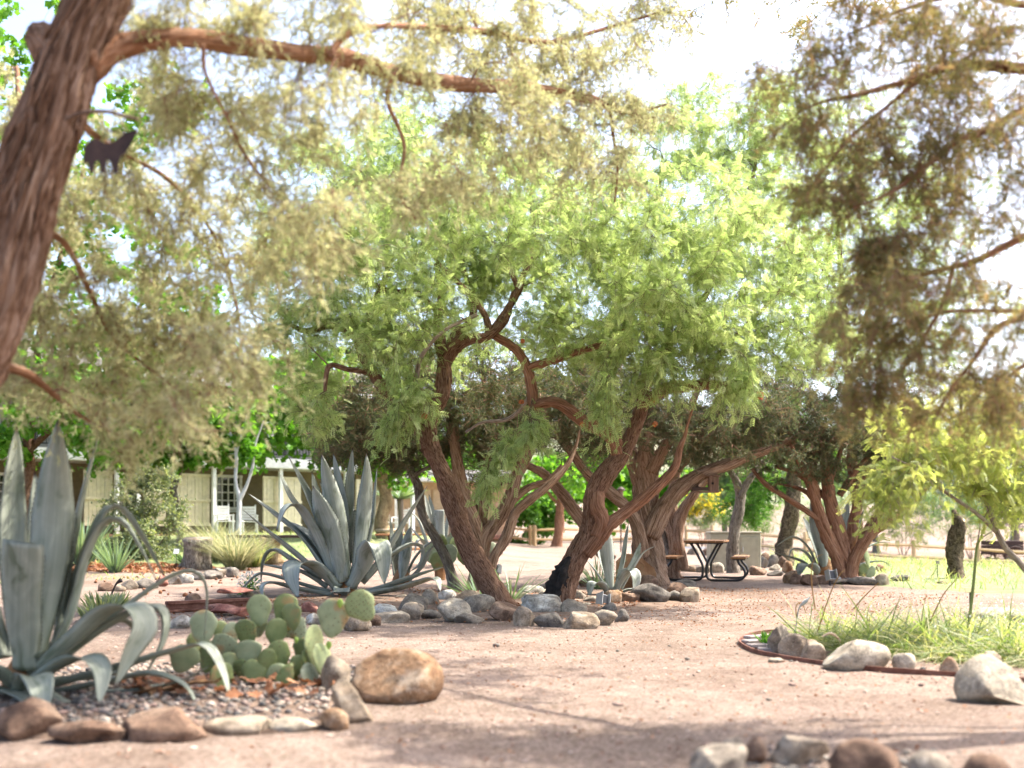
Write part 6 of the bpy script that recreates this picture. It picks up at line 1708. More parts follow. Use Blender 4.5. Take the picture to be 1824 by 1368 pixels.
for r in [
    (188, 1036, 1053, 37, 'brown', 'brown rock at the left end of the path edge'),
    (211, 1040, 1053, 20, 'tan', 'small tan rock beside the brown one on the path'),
    (226, 1031, 1050, 28, 'grey', 'grey pointed rock along the far path'),
    (252, 1028, 1048, 45, 'dark', 'dark tilted slate under the drooping agave leaf tip'),
    (285, 1024, 1045, 26, 'red', 'red sandstone chunk at the drooping leaf tips'),
    (308, 1024, 1042, 25, 'grey', 'grey rock right of the red sandstone chunk'),
    (327, 1020, 1040, 30, 'lichen', 'speckled rock in front of the tall tree stump'),
    (348, 1017, 1034, 28, 'dark', 'dark rock at the foot of the tall tree stump'),
    (376, 1015, 1032, 32, 'dark', 'dark rock right of the tall tree stump'),
    (390, 1011, 1031, 20, 'grey', 'grey rock between two dark ones by the grass clump'),
    (410, 1010, 1029, 27, 'dark', 'blue-grey rock under the green grass clump'),
    (320, 1094, 1120, 44, 'lichen', 'pale lichened rock above the left cactus pads'),
    (443, 1051, 1068, 30, 'grey', 'grey rock beneath the white flowers'),
    (411, 1056, 1066, 20, 'tan', 'low tan rock left of the white flowers'),
    (340, 1058, 1080, 29, 'brown', 'round brown stone sitting behind the rusty rail'),
    (165, 1100, 1120, 26, 'grey', 'grey rock half hidden by the near agave'),
    (485, 1092, 1112, 30, 'grey', 'grey rock behind the middle cactus pads'),
    (560, 1090, 1112, 34, 'lichen', 'pale speckled rock between the cactus pads'),
    (548, 1070, 1092, 34, 'red', 'orange-red sandstone wedge behind the cactus'),
]:
    rock(*r, G4)
G5 = 'rocks edging the near agave bed'
for r, k in [
    ((25, 1250, 1325, 112, 'brown', 'large brown rock in the bottom left corner'), {}),
    ((140, 1288, 1331, 118, 'brown', 'low brown rock right of the corner rock'), {}),
    ((268, 1270, 1326, 158, 'brown', 'long dark brown rock in front of the near agave'), {'planes': 5}),
    ((415, 1283, 1314, 112, 'tan', 'low smooth pinkish rock right of the long brown one'), {'planes': 3, 'rough': 0.03}),
    ((517, 1284, 1309, 82, 'pale', 'flat tan wedge of rock on the pebble bed edge'), {}),
    ((592, 1265, 1304, 52, 'rust', 'orange-tan knob of rock at the bed corner'), {}),
    ((622, 1213, 1292, 58, 'tan', 'tall grey-tan rock slanting at the bed corner'), {'lean': -0.35}),
    ((592, 1165, 1240, 52, 'tan', 'tan rock behind the right cactus pads'), {}),
    ((614, 1197, 1214, 19, 'dark', 'small dark stone left of the round boulder'), {}),
]:
    rock(*r, G5, **k)
rock(702, 1159, 1256, 150, 'rust', 'round rust-stained boulder alone on the path', None, 3, 0.035, name='boulder', cat='boulder', deep=1.15, rz=0.1)
G6 = 'rocks edging the right grass bed'
for r, k in [
    ((1393, 1113, 1165, 36, 'grey', 'upright grey-tan rock first at the bed tip'), {}),
    ((1420, 1128, 1171, 52, 'tan', 'round orange-tan rock second from the bed tip'), {'planes': 4}),
    ((1451, 1140, 1180, 40, 'tan', 'mottled rock third from the bed tip'), {}),
    ((1537, 1142, 1197, 114, 'pale', 'long smooth pale boulder in front of the grass'), {'planes': 4, 'rough': 0.03}),
    ((1615, 1166, 1199, 40, 'pale', 'small pale rock right of the long smooth boulder'), {}),
    ((1693, 1173, 1204, 28, 'rust', 'orange rock half hidden in drooping grass'), {}),
    ((1785, 1082, 1107, 92, 'pale', 'flat pale rock behind the sapling stem'), {'planes': 3}),
    ((1383, 1173, 1182, 25, 'pale', 'small flat stone outside the metal edging'), {}),
    ((1765, 1160, 1192, 46, 'tan', 'tan rock behind the large right boulder'), {}),
]:
    rock(*r, G6, **k)
rock(1792, 1166, 1257, 124, 'pale', 'large pale boulder at the right edge of the path', None, 6, 0.04, name='boulder', cat='boulder', deep=1.0)
G7 = 'rocks along the bottom right'
for r, k in [
    ((1287, 1330, 1402, 96, 'grey', 'leftmost large grey-tan rock of the bottom row'), {}),
    ((1312, 1312, 1356, 44, 'tan', 'pale rock peeking behind the leftmost bottom one'), {}),
    ((1347, 1314, 1364, 36, 'brown', 'small brown upright rock in the bottom row'), {}),
    ((1432, 1316, 1366, 94, 'tan', 'tan-brown wedge-shaped rock in the bottom row'), {}),
    ((1554, 1320, 1404, 118, 'brown', 'large dark brown boulder in the bottom row'), {'planes': 5}),
    ((1663, 1342, 1408, 74, 'grey', 'rounded greyish rock second from the bottom right corner'), {'planes': 5}),
    ((1762, 1346, 1410, 78, 'brown', 'rounded rock nearest the bottom right corner'), {'planes': 5}),
]:
    rock(*r, G7, **k)
# loose chip of brick among the rocks
m = MB(); c = P(1027, 1091, D(1091)); m.box((c.x, c.y, 0.10), (0.10, 0.07, 0.04), 0.4, 0.008)
tag(m.build('brick_chip', M['rock_red']), 'chip of orange brick lying on the rocks', 'brick')
# red flagstones by the rail
for k, (px, py, w, dd, dz, lab) in enumerate([(418, 1070, 62, .30, .10, 'thick red flagstone resting on the rusty rail end'), (400, 1096, 50, .22, .03, 'red flagstone lying in front of the rusty rail'), (378, 1092, 34, .2, .02, 'small red flagstone left of the others'), (425, 1102, 40, .2, .03, 'red flagstone nearest the cactus pads')]):
    d = D(py); s = d / FPX
    me = rock_mesh(300 + k, w * s / 2, dd, 0.05, 9, 0.03)
    o = obj('flagstone', me, M['rock_red']); o.location = ((px - 912) * s, d + .1, 0.04 + dz); tag(o, lab, 'flagstone', 'red flagstones')
# ------------------------------------------------------------------ shrubs, grasses, ground cover
def shrub(name, label, cat, px, d, z, stems, blobs, tmpl, leafmat, leafs, seed, nspray=8, slen=0.2, nleaf=5, droop=-0.2, twig=None, group=None, flower=None, twig_r=0.003):
    x = (px - 912) * d / FPX
    z = float(gz(x, d)) if z is None else z
    t = Tree(name, (x, d, z), label, cat, twig or M['twig_dark'], twig or M['twig_dark'], group, seed)
    g = t.g
    for k in range(stems):
        a = g.uniform(0, 6.28); c = P(*[blobs[k % len(blobs)][i] for i in range(3)])
        b = np.array([x + 0.12 * math.cos(a), d + 0.12 * math.sin(a), z - 0.03])
        e = np.array([c.x, c.y, c.z]) + g.normal(0, 0.15, 3)
        q = [tuple(b) + (0.02,), tuple(b * .5 + e * .5 + g.normal(0, .05, 3)) + (0.013,), tuple(e) + (0.006,)]
        t.limb3(q, 'stem', seg=6, step=0.1)
    new = t.grow(blob_tips(g, blobs), 0.012, 0.1, 0.1, 0.002)
    s = Soup()
    t.sprays(s, tmpl, new, nspray, slen, nleaf, leafs, droop=droop, twig_r=twig_r, t0=0.15, twigs=0.3)
    t.finish(s, leafmat, 'foliage')
    if flower:
        fm, frac, size, zlim = flower
        pts = np.vstack([C[-2:] for C in new]); zs = pts[:, 2]
        pts = pts[zs > np.quantile(zs, zlim)]
        pts = np.repeat(pts, frac, 0) + g.normal(0, 0.12, (len(pts) * frac, 3))
        V, F, R = place(T_OVAL[0], T_OVAL[1], pts, g.normal(size=pts.shape) + [0, 0, .8], size * g.uniform(.7, 1.2, len(pts)), None, g)
        fs = Soup(); fs.add(V, F, R)
        tag(part('flowers', fs.mesh('flowers'), fm, t.root), kind='stuff')
    return t

shrub('sage_shrub', 'tall loose sage-green shrub with yellow tips before the porch panels', 'shrub', 258, 29.5, None, 6, [(262, 900, 29.5, 50, 45, .7, 60), (250, 960, 29.2, 55, 40, .7, 70), (275, 860, 29.6, 30, 30, .5, 26), (225, 990, 29, 35, 22, .6, 18), (310, 920, 29.5, 25, 35, .4, 12), (285, 990, 29, 40, 20, .5, 14)], T_OVAL, M['leaf_sage'], 0.075, 101, 9, 0.26, 7, -0.5)
shrub('hedge_shrub', 'dense bright green hedge shrub behind the rail fence', 'shrub', 905, 60, None, 5, [(930, 915, 60, 65, 45, 1.6, 60), (880, 905, 60, 50, 50, 1.5, 46), (980, 920, 60, 45, 38, 1.5, 34), (850, 930, 60, 40, 30, 1.2, 24)], T_OVAL, M['leaf_bush'], 0.26, 102, 9, 0.5, 6, 0.0, group='shrubs behind the fence')
shrub('flowering_shrub', 'rounded shrub topped with yellow flowers behind the fence', 'shrub', 1252, 56, None, 5, [(1252, 925, 56, 36, 28, 1.0, 44), (1252, 905, 56, 30, 18, .9, 20)], T_BLADE, M['leaf_wisp'], 0.30, 103, 9, 0.35, 6, -0.6, flower=(M['petal_yellow'], 16, 0.16, 0.45))
shrub('wispy_shrub', 'wispy green shrub behind the right fence, left of the topped trunk', 'shrub', 1610, 58, None, 6, [(1610, 920, 58, 55, 40, 1.3, 44), (1580, 905, 58, 35, 40, 1.2, 20), (1655, 900, 58, 35, 45, 1.2, 24)], T_BLADE, M['leaf_wisp'], 0.32, 104, 8, 0.4, 6, -0.3, group='shrubs behind the fence')
shrub('wispy_shrub', 'green shrub behind the right fence, right of the topped trunk', 'shrub', 1735, 58, None, 5, [(1725, 925, 58, 40, 38, 1.2, 34), (1690, 905, 59, 35, 35, 1.2, 20)], T_BLADE, M['leaf_wisp'], 0.32, 105, 8, 0.4, 6, -0.3, group='shrubs behind the fence')
shrub('wispy_shrub', 'pale green brush behind the fence, left of the pine trunk', 'shrub', 1355, 64, None, 5, [(1355, 915, 64, 45, 35, 1.4, 34), (1320, 930, 64, 40, 25, 1.4, 20)], T_BLADE, M['leaf_wisp'], 0.36, 106, 8, 0.4, 6, -0.3, group='shrubs behind the fence')
shrub('wispy_shrub', 'pale green brush behind the red-barked juniper', 'shrub', 1480, 62, None, 5, [(1480, 905, 62, 60, 45, 1.4, 40), (1440, 930, 62, 40, 25, 1.4, 16)], T_BLADE, M['leaf_wisp'], 0.36, 116, 8, 0.4, 6, -0.3, group='shrubs behind the fence')
G_FAR = 'far trees beyond the fence'
simple_tree('blue_conifer', 'dark blue-green conifer behind the wagon at the right edge', 'tree', 1805, 70, [[(1805, 975, 8), (1806, 900, 6), (1808, 820, 4), (1810, 700, 2)]], M['bark_grey'], M['twig_dark'], [(1800, 890, 70, 60, 40, 2, 40), (1810, 820, 70, 50, 50, 2, 34), (1760, 900, 70, 40, 30, 1.5, 18), (1690, 870, 72, 45, 35, 1.5, 24), (1815, 740, 70, 45, 50, 1.5, 20)], T_SPRAY, M['leaf_blue'], 0.6, 107, 6, 0.6, 4, G_FAR)
simple_tree('broadleaf_tree', 'bright green tree beyond the fence between the mesquite trunks', 'tree', 1080, 72, [[(1080, 960, 5), (1078, 900, 4), (1080, 840, 3)]], M['bark_grey'], M['twig_dark'], [(1040, 860, 72, 70, 40, 2.5, 44), (1110, 880, 72, 60, 45, 2.5, 36), (1000, 830, 72, 60, 40, 2, 24), (1180, 870, 74, 60, 40, 2, 24)], T_LOBED, M['leaf_maple'], 0.38, 108, 7, 0.6, 4, G_FAR)
simple_tree('broadleaf_tree', 'pale green tree beyond the fence behind the yellow flowers', 'tree', 1290, 82, [[(1290, 960, 5), (1290, 900, 4), (1292, 850, 3)]], M['bark_grey'], M['twig_dark'], [(1290, 860, 82, 80, 40, 2.5, 40), (1380, 850, 82, 60, 45, 2.5, 24), (1230, 870, 82, 40, 30, 2.5, 16)], T_LOBED, M['leaf_wisp'], 0.4, 109, 7, 0.6, 4, G_FAR)
simple_tree('broadleaf_tree', 'green tree rising behind the tan building', 'tree', 790, 64, [[(790, 950, 6), (792, 860, 5), (795, 780, 4)]], M['bark_grey'], M['twig_dark'], [(780, 830, 64, 90, 30, 2.5, 40), (850, 850, 64, 60, 35, 2.5, 34), (740, 800, 64, 70, 40, 2, 24), (820, 790, 64, 80, 40, 2, 24)], T_LOBED, M['leaf_maple'], 0.36, 110, 7, 0.6, 4, G_FAR)
simple_tree('broadleaf_tree', 'loose green tree beyond the fence above the wispy shrubs', 'tree', 1560, 78, [[(1560, 965, 5), (1562, 880, 4), (1565, 800, 3)]], M['bark_grey'], M['twig_dark'], [(1560, 830, 78, 90, 50, 2.5, 40), (1660, 820, 78, 70, 50, 2.5, 28), (1480, 850, 78, 60, 35, 2.5, 20), (1740, 790, 78, 60, 50, 2.5, 18)], T_LOBED, M['leaf_wisp'], 0.4, 111, 7, 0.6, 4, G_FAR)

def tuft(name, label, cat, px, py, d, n, L, spread, mat, group=None, up=1.2, w=0.02, bend=0.5, seed=1, rad=0.1, z=None, stem=0):
    """clump of arching blades; each clump one plant"""
    g = np.random.default_rng(seed)
    x = (px - 912) * d / FPX; z = float(gz(x, d)) if z is None else z
    root = empty(name, (x, d, z if not stem else z - stem), label, cat, group)
    if stem:
        m = MB(); m.tube([(x, d, z - stem), (x + .05, d, z - stem / 2), (x, d, z + .05)], [.12, .1, .11], 10, 8); part('stem', m.mesh('stem', True), M['bark_grey'], root)
    a = g.uniform(0, 6.28, n); r = rad * np.sqrt(g.random(n))
    pos = np.column_stack([x + r * np.cos(a), d + r * np.sin(a), np.full(n, z - 0.01)])
    dirs = np.column_stack([np.cos(a) * spread * g.uniform(.2, 1.2, n), np.sin(a) * spread * g.uniform(.2, 1.2, n), np.full(n, up)]) + g.normal(0, .12, (n, 3))
    tv, tf = tmpl_blade(w, bend)
    s = Soup(); s.add(*place(tv, tf, pos, dirs, L * g.uniform(.6, 1.15, n), g.normal(0, .3, n), g))
    tag(part('blades', s.mesh('blades'), mat, root), kind='stuff')
    return root
tuft('grass_clump', 'green fountain of grass right of the tall tree stump', 'grass clump', 420, 1010, 26, 700, .95, .5, M['grass_dry'], 'grass clumps', seed=1, rad=.2, w=.009, bend=.7)
tuft('grass_clump', 'blonde grass tuft catching the sun behind the tall tree stump', 'grass clump', 388, 985, 28.4, 600, 1.05, .45, M['grass_dry'], 'grass clumps', seed=2, rad=.2, w=.008, bend=.8)
tuft('grass_clump', 'lower green grass tuft next to the small stump', 'grass clump', 452, 1000, 27, 300, .7, .6, M['grass'], 'grass clumps', seed=3, rad=.2)
tuft('iris_clump', 'small bright green strap-leaved clump at the tall stump foot', 'plant', 335, 1020, 26.5, 60, .5, .5, M['leaf_bush'], None, seed=4, rad=.12, w=.03)
tuft('yucca', 'grey spiky yucca left of the sage shrub behind the near agave', 'yucca', 145, 1010, 27, 150, 1.25, .75, M['leaf_strap'], 'yuccas', seed=5, bend=.1, w=.022, rad=.1)
tuft('yucca', 'narrow-leaved yucca leaning over the path under the drooping leaf', 'yucca', 205, 1020, 25, 90, .95, 1.0, M['leaf_strap'], 'yuccas', seed=6, bend=.1, w=.02, rad=.08)
tuft('yucca', 'palm-like yucca in front of the tan building', 'yucca', 712, 950, 37.5, 130, 1.1, 1.0, M['leaf_strap'], 'yuccas', up=.35, seed=7, bend=.15, w=.026, rad=.05, z=2.0, stem=1.4)
tuft('strap_plant', 'blue-green narrow-leaved plant at the left mesquite foot', 'plant', 852, 1062, 15.3, 46, .62, 1.0, M['leaf_strap'], 'strap-leaved plants', seed=8, bend=.12, w=.016, rad=.05, up=.7)
tuft('strap_plant', 'blue-green narrow-leaved plant between the two mesquite trunks', 'plant', 910, 1062, 15.0, 30, .62, 1.0, M['leaf_strap'], 'strap-leaved plants', seed=9, bend=.12, w=.016, rad=.05, up=.8)
tuft('strap_plant', 'spiky green tuft just behind the small agave', 'plant', 1066, 1030, 18, 60, .6, .9, M['leaf_strap'], 'strap-leaved plants', seed=10, bend=.1, w=.018, rad=.06, up=.8)
for k, (px, py, L, lab) in enumerate([(183, 1095, .28, 'low grey-green herb beside the near agave leaves'), (170, 1110, .22, 'small herb left of the grey-green one'), (205, 1078, .2, 'small herb at the path edge behind the agave')]):
    tuft('herb', lab, 'plant', px, py, D(py), 130, L, .8, M['leaf_sage'], 'low herbs', seed=20 + k, bend=.2, w=.05, rad=.12)

# white flowering plant
def white_flower():
    d = D(1062); x = (446 - 912) * d / FPX
    root = empty('flowering_plant', (x, d, 0), 'mound of white flowers beside the left agave leaf tip', 'flowers')
    g = np.random.default_rng(3)
    n = 260
    u = unit(g.normal(size=(n, 3))); u[:, 2] = np.abs(u[:, 2])
    pos = np.array([x, d, 0.02]) + u * np.array([.17, .15, .24]) * (g.random((n, 1)) ** .4)
    s = Soup(); s.add(*place(T_OVAL[0], T_OVAL[1], pos, u + g.normal(0, .4, (n, 3)), .05 * g.uniform(.7, 1.3, n), None, g))
    tag(part('foliage', s.mesh('foliage'), M['leaf_bush'], root), kind='stuff')
    n = 320
    u = unit(g.normal(size=(n, 3))); u[:, 2] = np.abs(u[:, 2]) * .9 + .1
    pos = np.array([x, d, 0.10]) + u * np.array([.18, .16, .24])
    s = Soup(); s.add(*place(T_OVAL[0], T_OVAL[1], pos, u + g.normal(0, .6, (n, 3)), .032 * g.uniform(.7, 1.3, n), None, g))
    tag(part('flowers', s.mesh('flowers'), M['petal_white'], root), kind='stuff')
white_flower()

def inside(poly, x, y):
    poly = np.asarray(poly); c = np.zeros(len(x), bool); n = len(poly); j = n - 1
    for i in range(n):
        xi, yi = poly[i]; xj, yj = poly[j]
        c ^= ((yi > y) != (yj > y)) & (x < (xj - xi) * (y - yi) / (yj - yi + 1e-12) + xi)
        j = i
    return c
def scatter(poly, n, g):
    poly = np.asarray(poly, float); lo, hi = poly.min(0), poly.max(0)
    X = []; k = 0
    while k < n:
        q = lo + (hi - lo) * g.random((n * 2, 2)); q = q[inside(poly, q[:, 0], q[:, 1])]
        X.append(q); k += len(q)
    return np.vstack(X)[:n]

def grass_field(name, label, poly, n, L, seed, mat, w=0.02, lean=(0, 0), bend=0.6, up=1.0, spread=.6, vary=None, patchy=0.0):
    g = np.random.default_rng(seed)
    q = scatter(poly, n, g)
    if patchy:
        keep = (np.sin(q[:, 0] * 2.1 + 1) * np.sin(q[:, 1] * 1.7) + .5 * np.sin(q[:, 0] * 5 + q[:, 1] * 3)) > -patchy
        q = q[keep]
    n = len(q)
    pos = np.column_stack([q, gz(q[:, 0], q[:, 1]) - .01])
    dirs = np.column_stack([g.normal(0, spread, n) + lean[0], g.normal(0, spread, n) + lean[1], np.full(n, up)])
    hgt = L * g.uniform(.45, 1.2, n) * (1 + .35 * np.sin(q[:, 0] * 1.9 + q[:, 1] * 2.7) * np.sin(q[:, 1] * 1.3))
    tv, tf = tmpl_blade(w, bend)
    s = Soup(); s.add(*place(tv, tf, pos, dirs, hgt, g.normal(0, .4, n), g))
    return tag(obj(name, s.mesh(name), mat), label, None, None, 'stuff')

BEDR = [(4.55, 8.55), (4.05, 9.1), (3.7, 10.1), (3.05, 10.8), (2.62, 9.85), (2.7, 8.95), (3.3, 8.05), (4.3, 7.95), (5.2, 7.7), (6.5, 8.4), (6.0, 10.2), (5.0, 10.7), (4.3, 11.0)]
BEDR = [(2.35, 9.1), (2.6, 8.55), (3.1, 8.1), (3.9, 7.85), (4.6, 7.55), (6.4, 7.6), (6.8, 9.0), (6.0, 10.5), (4.6, 10.9), (3.6, 10.7), (2.9, 10.1), (2.45, 9.6)]
grass_field('bed_grass', 'flowering green grass and weeds filling the right bed', BEDR, 14000, .36, 31, M['grass'], .012, (-.15, -.15), .7, .8, .8)
grass_field('drooping_grass', 'long grass drooping over the rocks of the right bed', [(3.0, 8.05), (4.2, 7.7), (5.2, 7.5), (5.4, 8.1), (4.2, 8.3), (3.1, 8.5)], 1500, .38, 32, M['grass'], .012, (-.3, -.7), 1.0, .55, .35)
grass_field('meadow_grass', 'bright weeds and grass of the meadow', [(6.4, 17.9), (8.5, 16.6), (14, 15.4), (26, 16.4), (33, 30), (33, 43), (9.8, 43), (7.9, 33), (6.0, 21.5)], 17000, .32, 33, M['grass'], .022, (0, 0), .5, 1.0, .5)
grass_field('lawn_grass', 'short lawn grass before the porch', [(-16, 28), (-8, 27), (-5.8, 29), (-4, 34), (-3, 43), (-9, 40), (-17, 36)], 7000, .16, 34, M['grass'], .06, (0, 0), .4, 1.0, .6)
grass_field('bed_weeds', 'weeds along the far left path edge', [(-10.5, 17.5), (-7.0, 20.0), (-6.2, 23.5), (-7.5, 24.5), (-11.5, 22)], 900, .16, 35, M['grass'], .05, (0, 0), .4, 1.0, .7, None, .1)
# white blossoms in the bed grass
g = np.random.default_rng(41); q = scatter(BEDR, 900, g); pos = np.column_stack([q, .17 + .16 * g.random(900)])
s = Soup(); s.add(*place(T_OVAL[0], T_OVAL[1], pos, g.normal(size=(900, 3)), .016 * g.uniform(.6, 1.4, 900), None, g))
tag(obj('tiny_blossoms', s.mesh('tiny_blossoms'), M['petal_white']), 'tiny white blossoms in the right bed grass', None, None, 'stuff')
# tall dry stalks, each bent
for k, (pts, lab) in enumerate([
    ([(1452, 1085), (1446, 1040), (1446, 1010), (1454, 992), (1466, 988)], 'tall dry stalk with a hooked tip left in the right bed'),
    ([(1455, 1130), (1478, 1060), (1495, 1025), (1505, 1015)], 'dry stalk leaning right over the grass'),
    ([(1520, 1085), (1540, 1062), (1565, 1038)], 'straw-coloured stalk slanting up from the grass'),
    ([(1655, 1110), (1680, 1060), (1705, 1030)], 'orange dry stalk slanting over the middle of the bed'),
    ([(1420, 1110), (1418, 1080), (1428, 1074), (1436, 1092)], 'bent dry stem at the left end of the grass')]):
    m = MB(); m.tube([P(a, b, 9.3 + .05 * k) for a, b in pts], [.006, .005, .004, .003, .002][:len(pts)], 5, 16)
    tag(m.build('dry_stalk', M['straw']), lab, 'stalk', 'dry stalks in the right bed')

# pebbles of the near bed
OCT_F = np.array([[0, 2, 4], [2, 1, 4], [1, 3, 4], [3, 0, 4], [2, 0, 5], [1, 2, 5], [3, 1, 5], [0, 3, 5]])
OCT_V = np.array([[1, 0, 0], [-1, 0, 0], [0, 1, 0], [0, -1, 0], [0, 0, 1], [0, 0, -1]], float)
_b = bmesh.new(); bmesh.ops.create_icosphere(_b, subdivisions=1, radius=1.0)
I0_V = np.array([v.co[:] for v in _b.verts]); I0_F = np.array([[v.index for v in f.verts] for f in _b.faces]); _b.free()
def pebbles(name, label, poly, n, r0, r1, seed, mat, flat=.55, lift=0.0, dome=None, smooth=True):
    g = np.random.default_rng(seed)
    TV, TF = (I0_V, I0_F) if smooth else (OCT_V, OCT_F)
    q = scatter(poly, n, g)
    z = gz(q[:, 0], q[:, 1]) + lift
    if dome is not None: z = z + dome(q)
    sz = r0 + (r1 - r0) * g.random(n) ** 2.2
    a = g.uniform(0, 6.28, n)
    sc = np.column_stack([sz * g.uniform(.8, 1.4, n), sz * g.uniform(.7, 1.1, n), sz * g.uniform(flat * .8, flat * 1.3, n)])
    T = TV[None] * sc[:, None, :] * (1 + .12 * g.normal(size=(n, len(TV), 1)))
    c, s_ = np.cos(a)[:, None], np.sin(a)[:, None]
    X = T[..., 0] * c - T[..., 1] * s_; Y = T[..., 0] * s_ + T[..., 1] * c
    V = np.stack([X + q[:, :1], Y + q[:, 1:], T[..., 2] + (z + sc[:, 2] * .6)[:, None]], -1).reshape(-1, 3)
    F = (TF[None] + (np.arange(n) * len(TV))[:, None, None]).reshape(-1, 3)
    me = mesh_np(name, V, F, smooth, {'rnd': np.repeat(g.random(n), len(TV))})
    return tag(obj(name, me, mat), label, None, None, 'stuff')
BEDL = [(-2.6, 5.1), (-1.0, 5.3), (-.82, 6.2), (-.9, 7.5), (-1.5, 8.1), (-2.5, 8.0), (-3.6, 7.2), (-3.4, 5.6)]
domeL = lambda q: .012 + .04 * np.clip(1 - ((q[:, 0] + 2.1) / 1.7) ** 2 - ((q[:, 1] - 6.6) / 1.6) ** 2, 0, 1)
pebbles('bed_pebbles', 'mixed grey and tan pebbles covering the near bed', BEDL, 5000, .007, .026, 51, M['pebble'], dome=domeL)
pebbles('river_pebbles', 'round pale pebbles inside the right juniper ring', [(5.1, 19.85), (6.0, 19.7), (6.6, 19.85), (6.8, 20.8), (5.7, 21.3), (5.1, 20.9)], 420, .03, .07, 52, M['pebble'], lift=.06)
pebbles('path_grit', 'loose coarse grit scattered over the path', [(-3.5, 4.2), (4.5, 4.2), (6, 9), (6, 16), (-6, 17), (-4.5, 9)], 8500, .003, .016, 53, M['grit'], smooth=False)
pebbles('bottom_pebbles', 'small stones among the bottom right rocks', [(.9, 4.35), (1.7, 4.35), (1.9, 4.75), (1.0, 4.8)], 130, .008, .03, 54, M['pebble'])
pebbles('seed_balls', 'dark seed balls dropped on the paths', [(-9, 18), (-4.5, 16), (-3, 20), (-6, 26), (-8, 25)], 90, .02, .035, 55, M['litter'], flat=1.0)
pebbles('path_stones', 'few loose grey stones on the sunny path', [(.5, 6), (3.5, 5.2), (3, 9), (-1, 10)], 24, .012, .03, 56, M['pebble'])
# dropped leaves
def litter(name, label, poly, n, size, seed, tm, mat, lift=.02, dome=None):
    g = np.random.default_rng(seed); q = scatter(poly, n, g)
    z = gz(q[:, 0], q[:, 1]) + lift
    if dome is not None: z = z + dome(q)
    dr = g.normal(size=(n, 3)) * [1, 1, .25]
    s = Soup(); s.add(*place(tm[0], tm[1], np.column_stack([q, z]), dr, size * g.uniform(.5, 1.3, n), g.normal(0, .4, n), g))
    return tag(obj(name, s.mesh(name), mat), label, None, None, 'stuff')
litter('leaf_litter', 'curled russet leaves below the prickly pear', [(-2.1, 6.1), (-1.15, 6.0), (-.95, 6.4), (-1.3, 6.7), (-2.3, 6.6)], 70, .075, 61, T_LOBED, M['litter'], .03, domeL)
litter('leaf_litter', 'russet leaves on the soil beneath the sage shrub', [(-11.5, 25.5), (-7.5, 24.5), (-7, 27), (-10.5, 28)], 900, .12, 62, T_LOBED, M['litter'], .03)
litter('leaf_litter', 'fallen leaflets and twigs under the mesquites', [(-4.5, 12), (3.0, 11.0), (7.0, 16.5), (3, 19), (-3, 18.5)], 9000, .028, 63, T_OVAL, M['litter'], .012)
litter('leaf_litter', 'small dry leaf bits strewn over the near path', [(-3.0, 4.3), (3.5, 4.3), (4.0, 9), (0, 11), (-1.2, 9)], 1300, .022, 66, T_OVAL, M['litter'], .008)
litter('leaf_litter', 'russet leaves caught in the right bed', [(3.6, 8.0), (4.8, 7.7), (5.0, 8.3), (3.8, 8.4)], 60, .07, 64, T_LOBED, M['litter'], .08)
litter('leaf_litter', 'brown litter around the agave rock bed', [(-3.6, 13.4), (-1.8, 12.8), (.3, 12.7), (1.5, 13.6), (2, 16.5), (-2.8, 17.8)], 2600, .05, 65, T_OVAL, M['litter'], .03)

# ------------------------------------------------------------------ stumps, logs, rail
def stump(px, top, bot, w, d, mat, topmat, label, seed, name='tree_stump'):
    x = (px - 912) * d / FPX; r = w * d / FPX / 2
    zt = P(0, top, d).z; zb = float(gz(x, d)) - .05
    root = empty(name, (x, d, zb), label, 'stump', 'tree stumps')
    me, C, rr = bark_mesh('bark', [(x, d, zb, r * 1.15), (x, d, (zb + zt) / 2, r), (x + r * .05, d, zt, r)], 26, .06, .14, 9, .2, .15, .05, seed)
    part('bark', me, mat, root)
    m = MB(); m.tube([(x, d, zt - .02), (x, d, zt + .012)], [r * .93, r * .9], 20); part('cut_face', m.mesh('cut_face'), topmat, root)
stump(350, 960, 1018, 46, 26.4, M['bark_grey'], M['cut_pale'], 'tall grey tree stump standing left of the green grass', 1)
stump(481, 958, 1005, 36, 28, M['bark_syc'], M['cut_pale'], 'tan stump holding the plank at the left of the big agave', 2)
m = MB(); a, b = P(405, 954, 28.3), P(545, 957, 27.6); c = (a + b) / 2
m.box(c, ((b - a).length, .35, .07), math.atan2(b.y - a.y, b.x - a.x), .01)
tag(m.build('plank_bench', M['dark_wood']), 'dark plank laid level on the tan stump', 'bench')
m = MB(); c = P(684, 945, 35); 
tag(obj('tree_ring', (lambda mb: (mb.tube([(c.x + .35 * math.cos(t), 36 + .35 * math.sin(t), c.z) for t in np.linspace(0, 6.28, 20)], .06, 8), mb.mesh('tree_ring', True))[1])(m), M['cut_pale']), 'pale ring around the foot of the thick yellow trunk', 'tree ring')
# rusty steel rail
def rail():
    d0, d1 = D(1092), D(1084)
    a = P(296, 1092, d0); b = P(450, 1084, d1)
    root = empty('steel_rail', a, 'rusty steel beam lying behind the left cactus pads', 'rail')
    ang = math.atan2(b.y - a.y, b.x - a.x); L = (b - a).length; c = (a + b) / 2
    for nm, z, w, h in (('flange', .02, .12, .03), ('web', .065, .03, .07), ('head', .115, .08, .04)):
        m = MB(); m.box((c.x, c.y, z), (L, w, h), ang, .006); part(nm, m.mesh(nm), M['rust'], root)
rail()
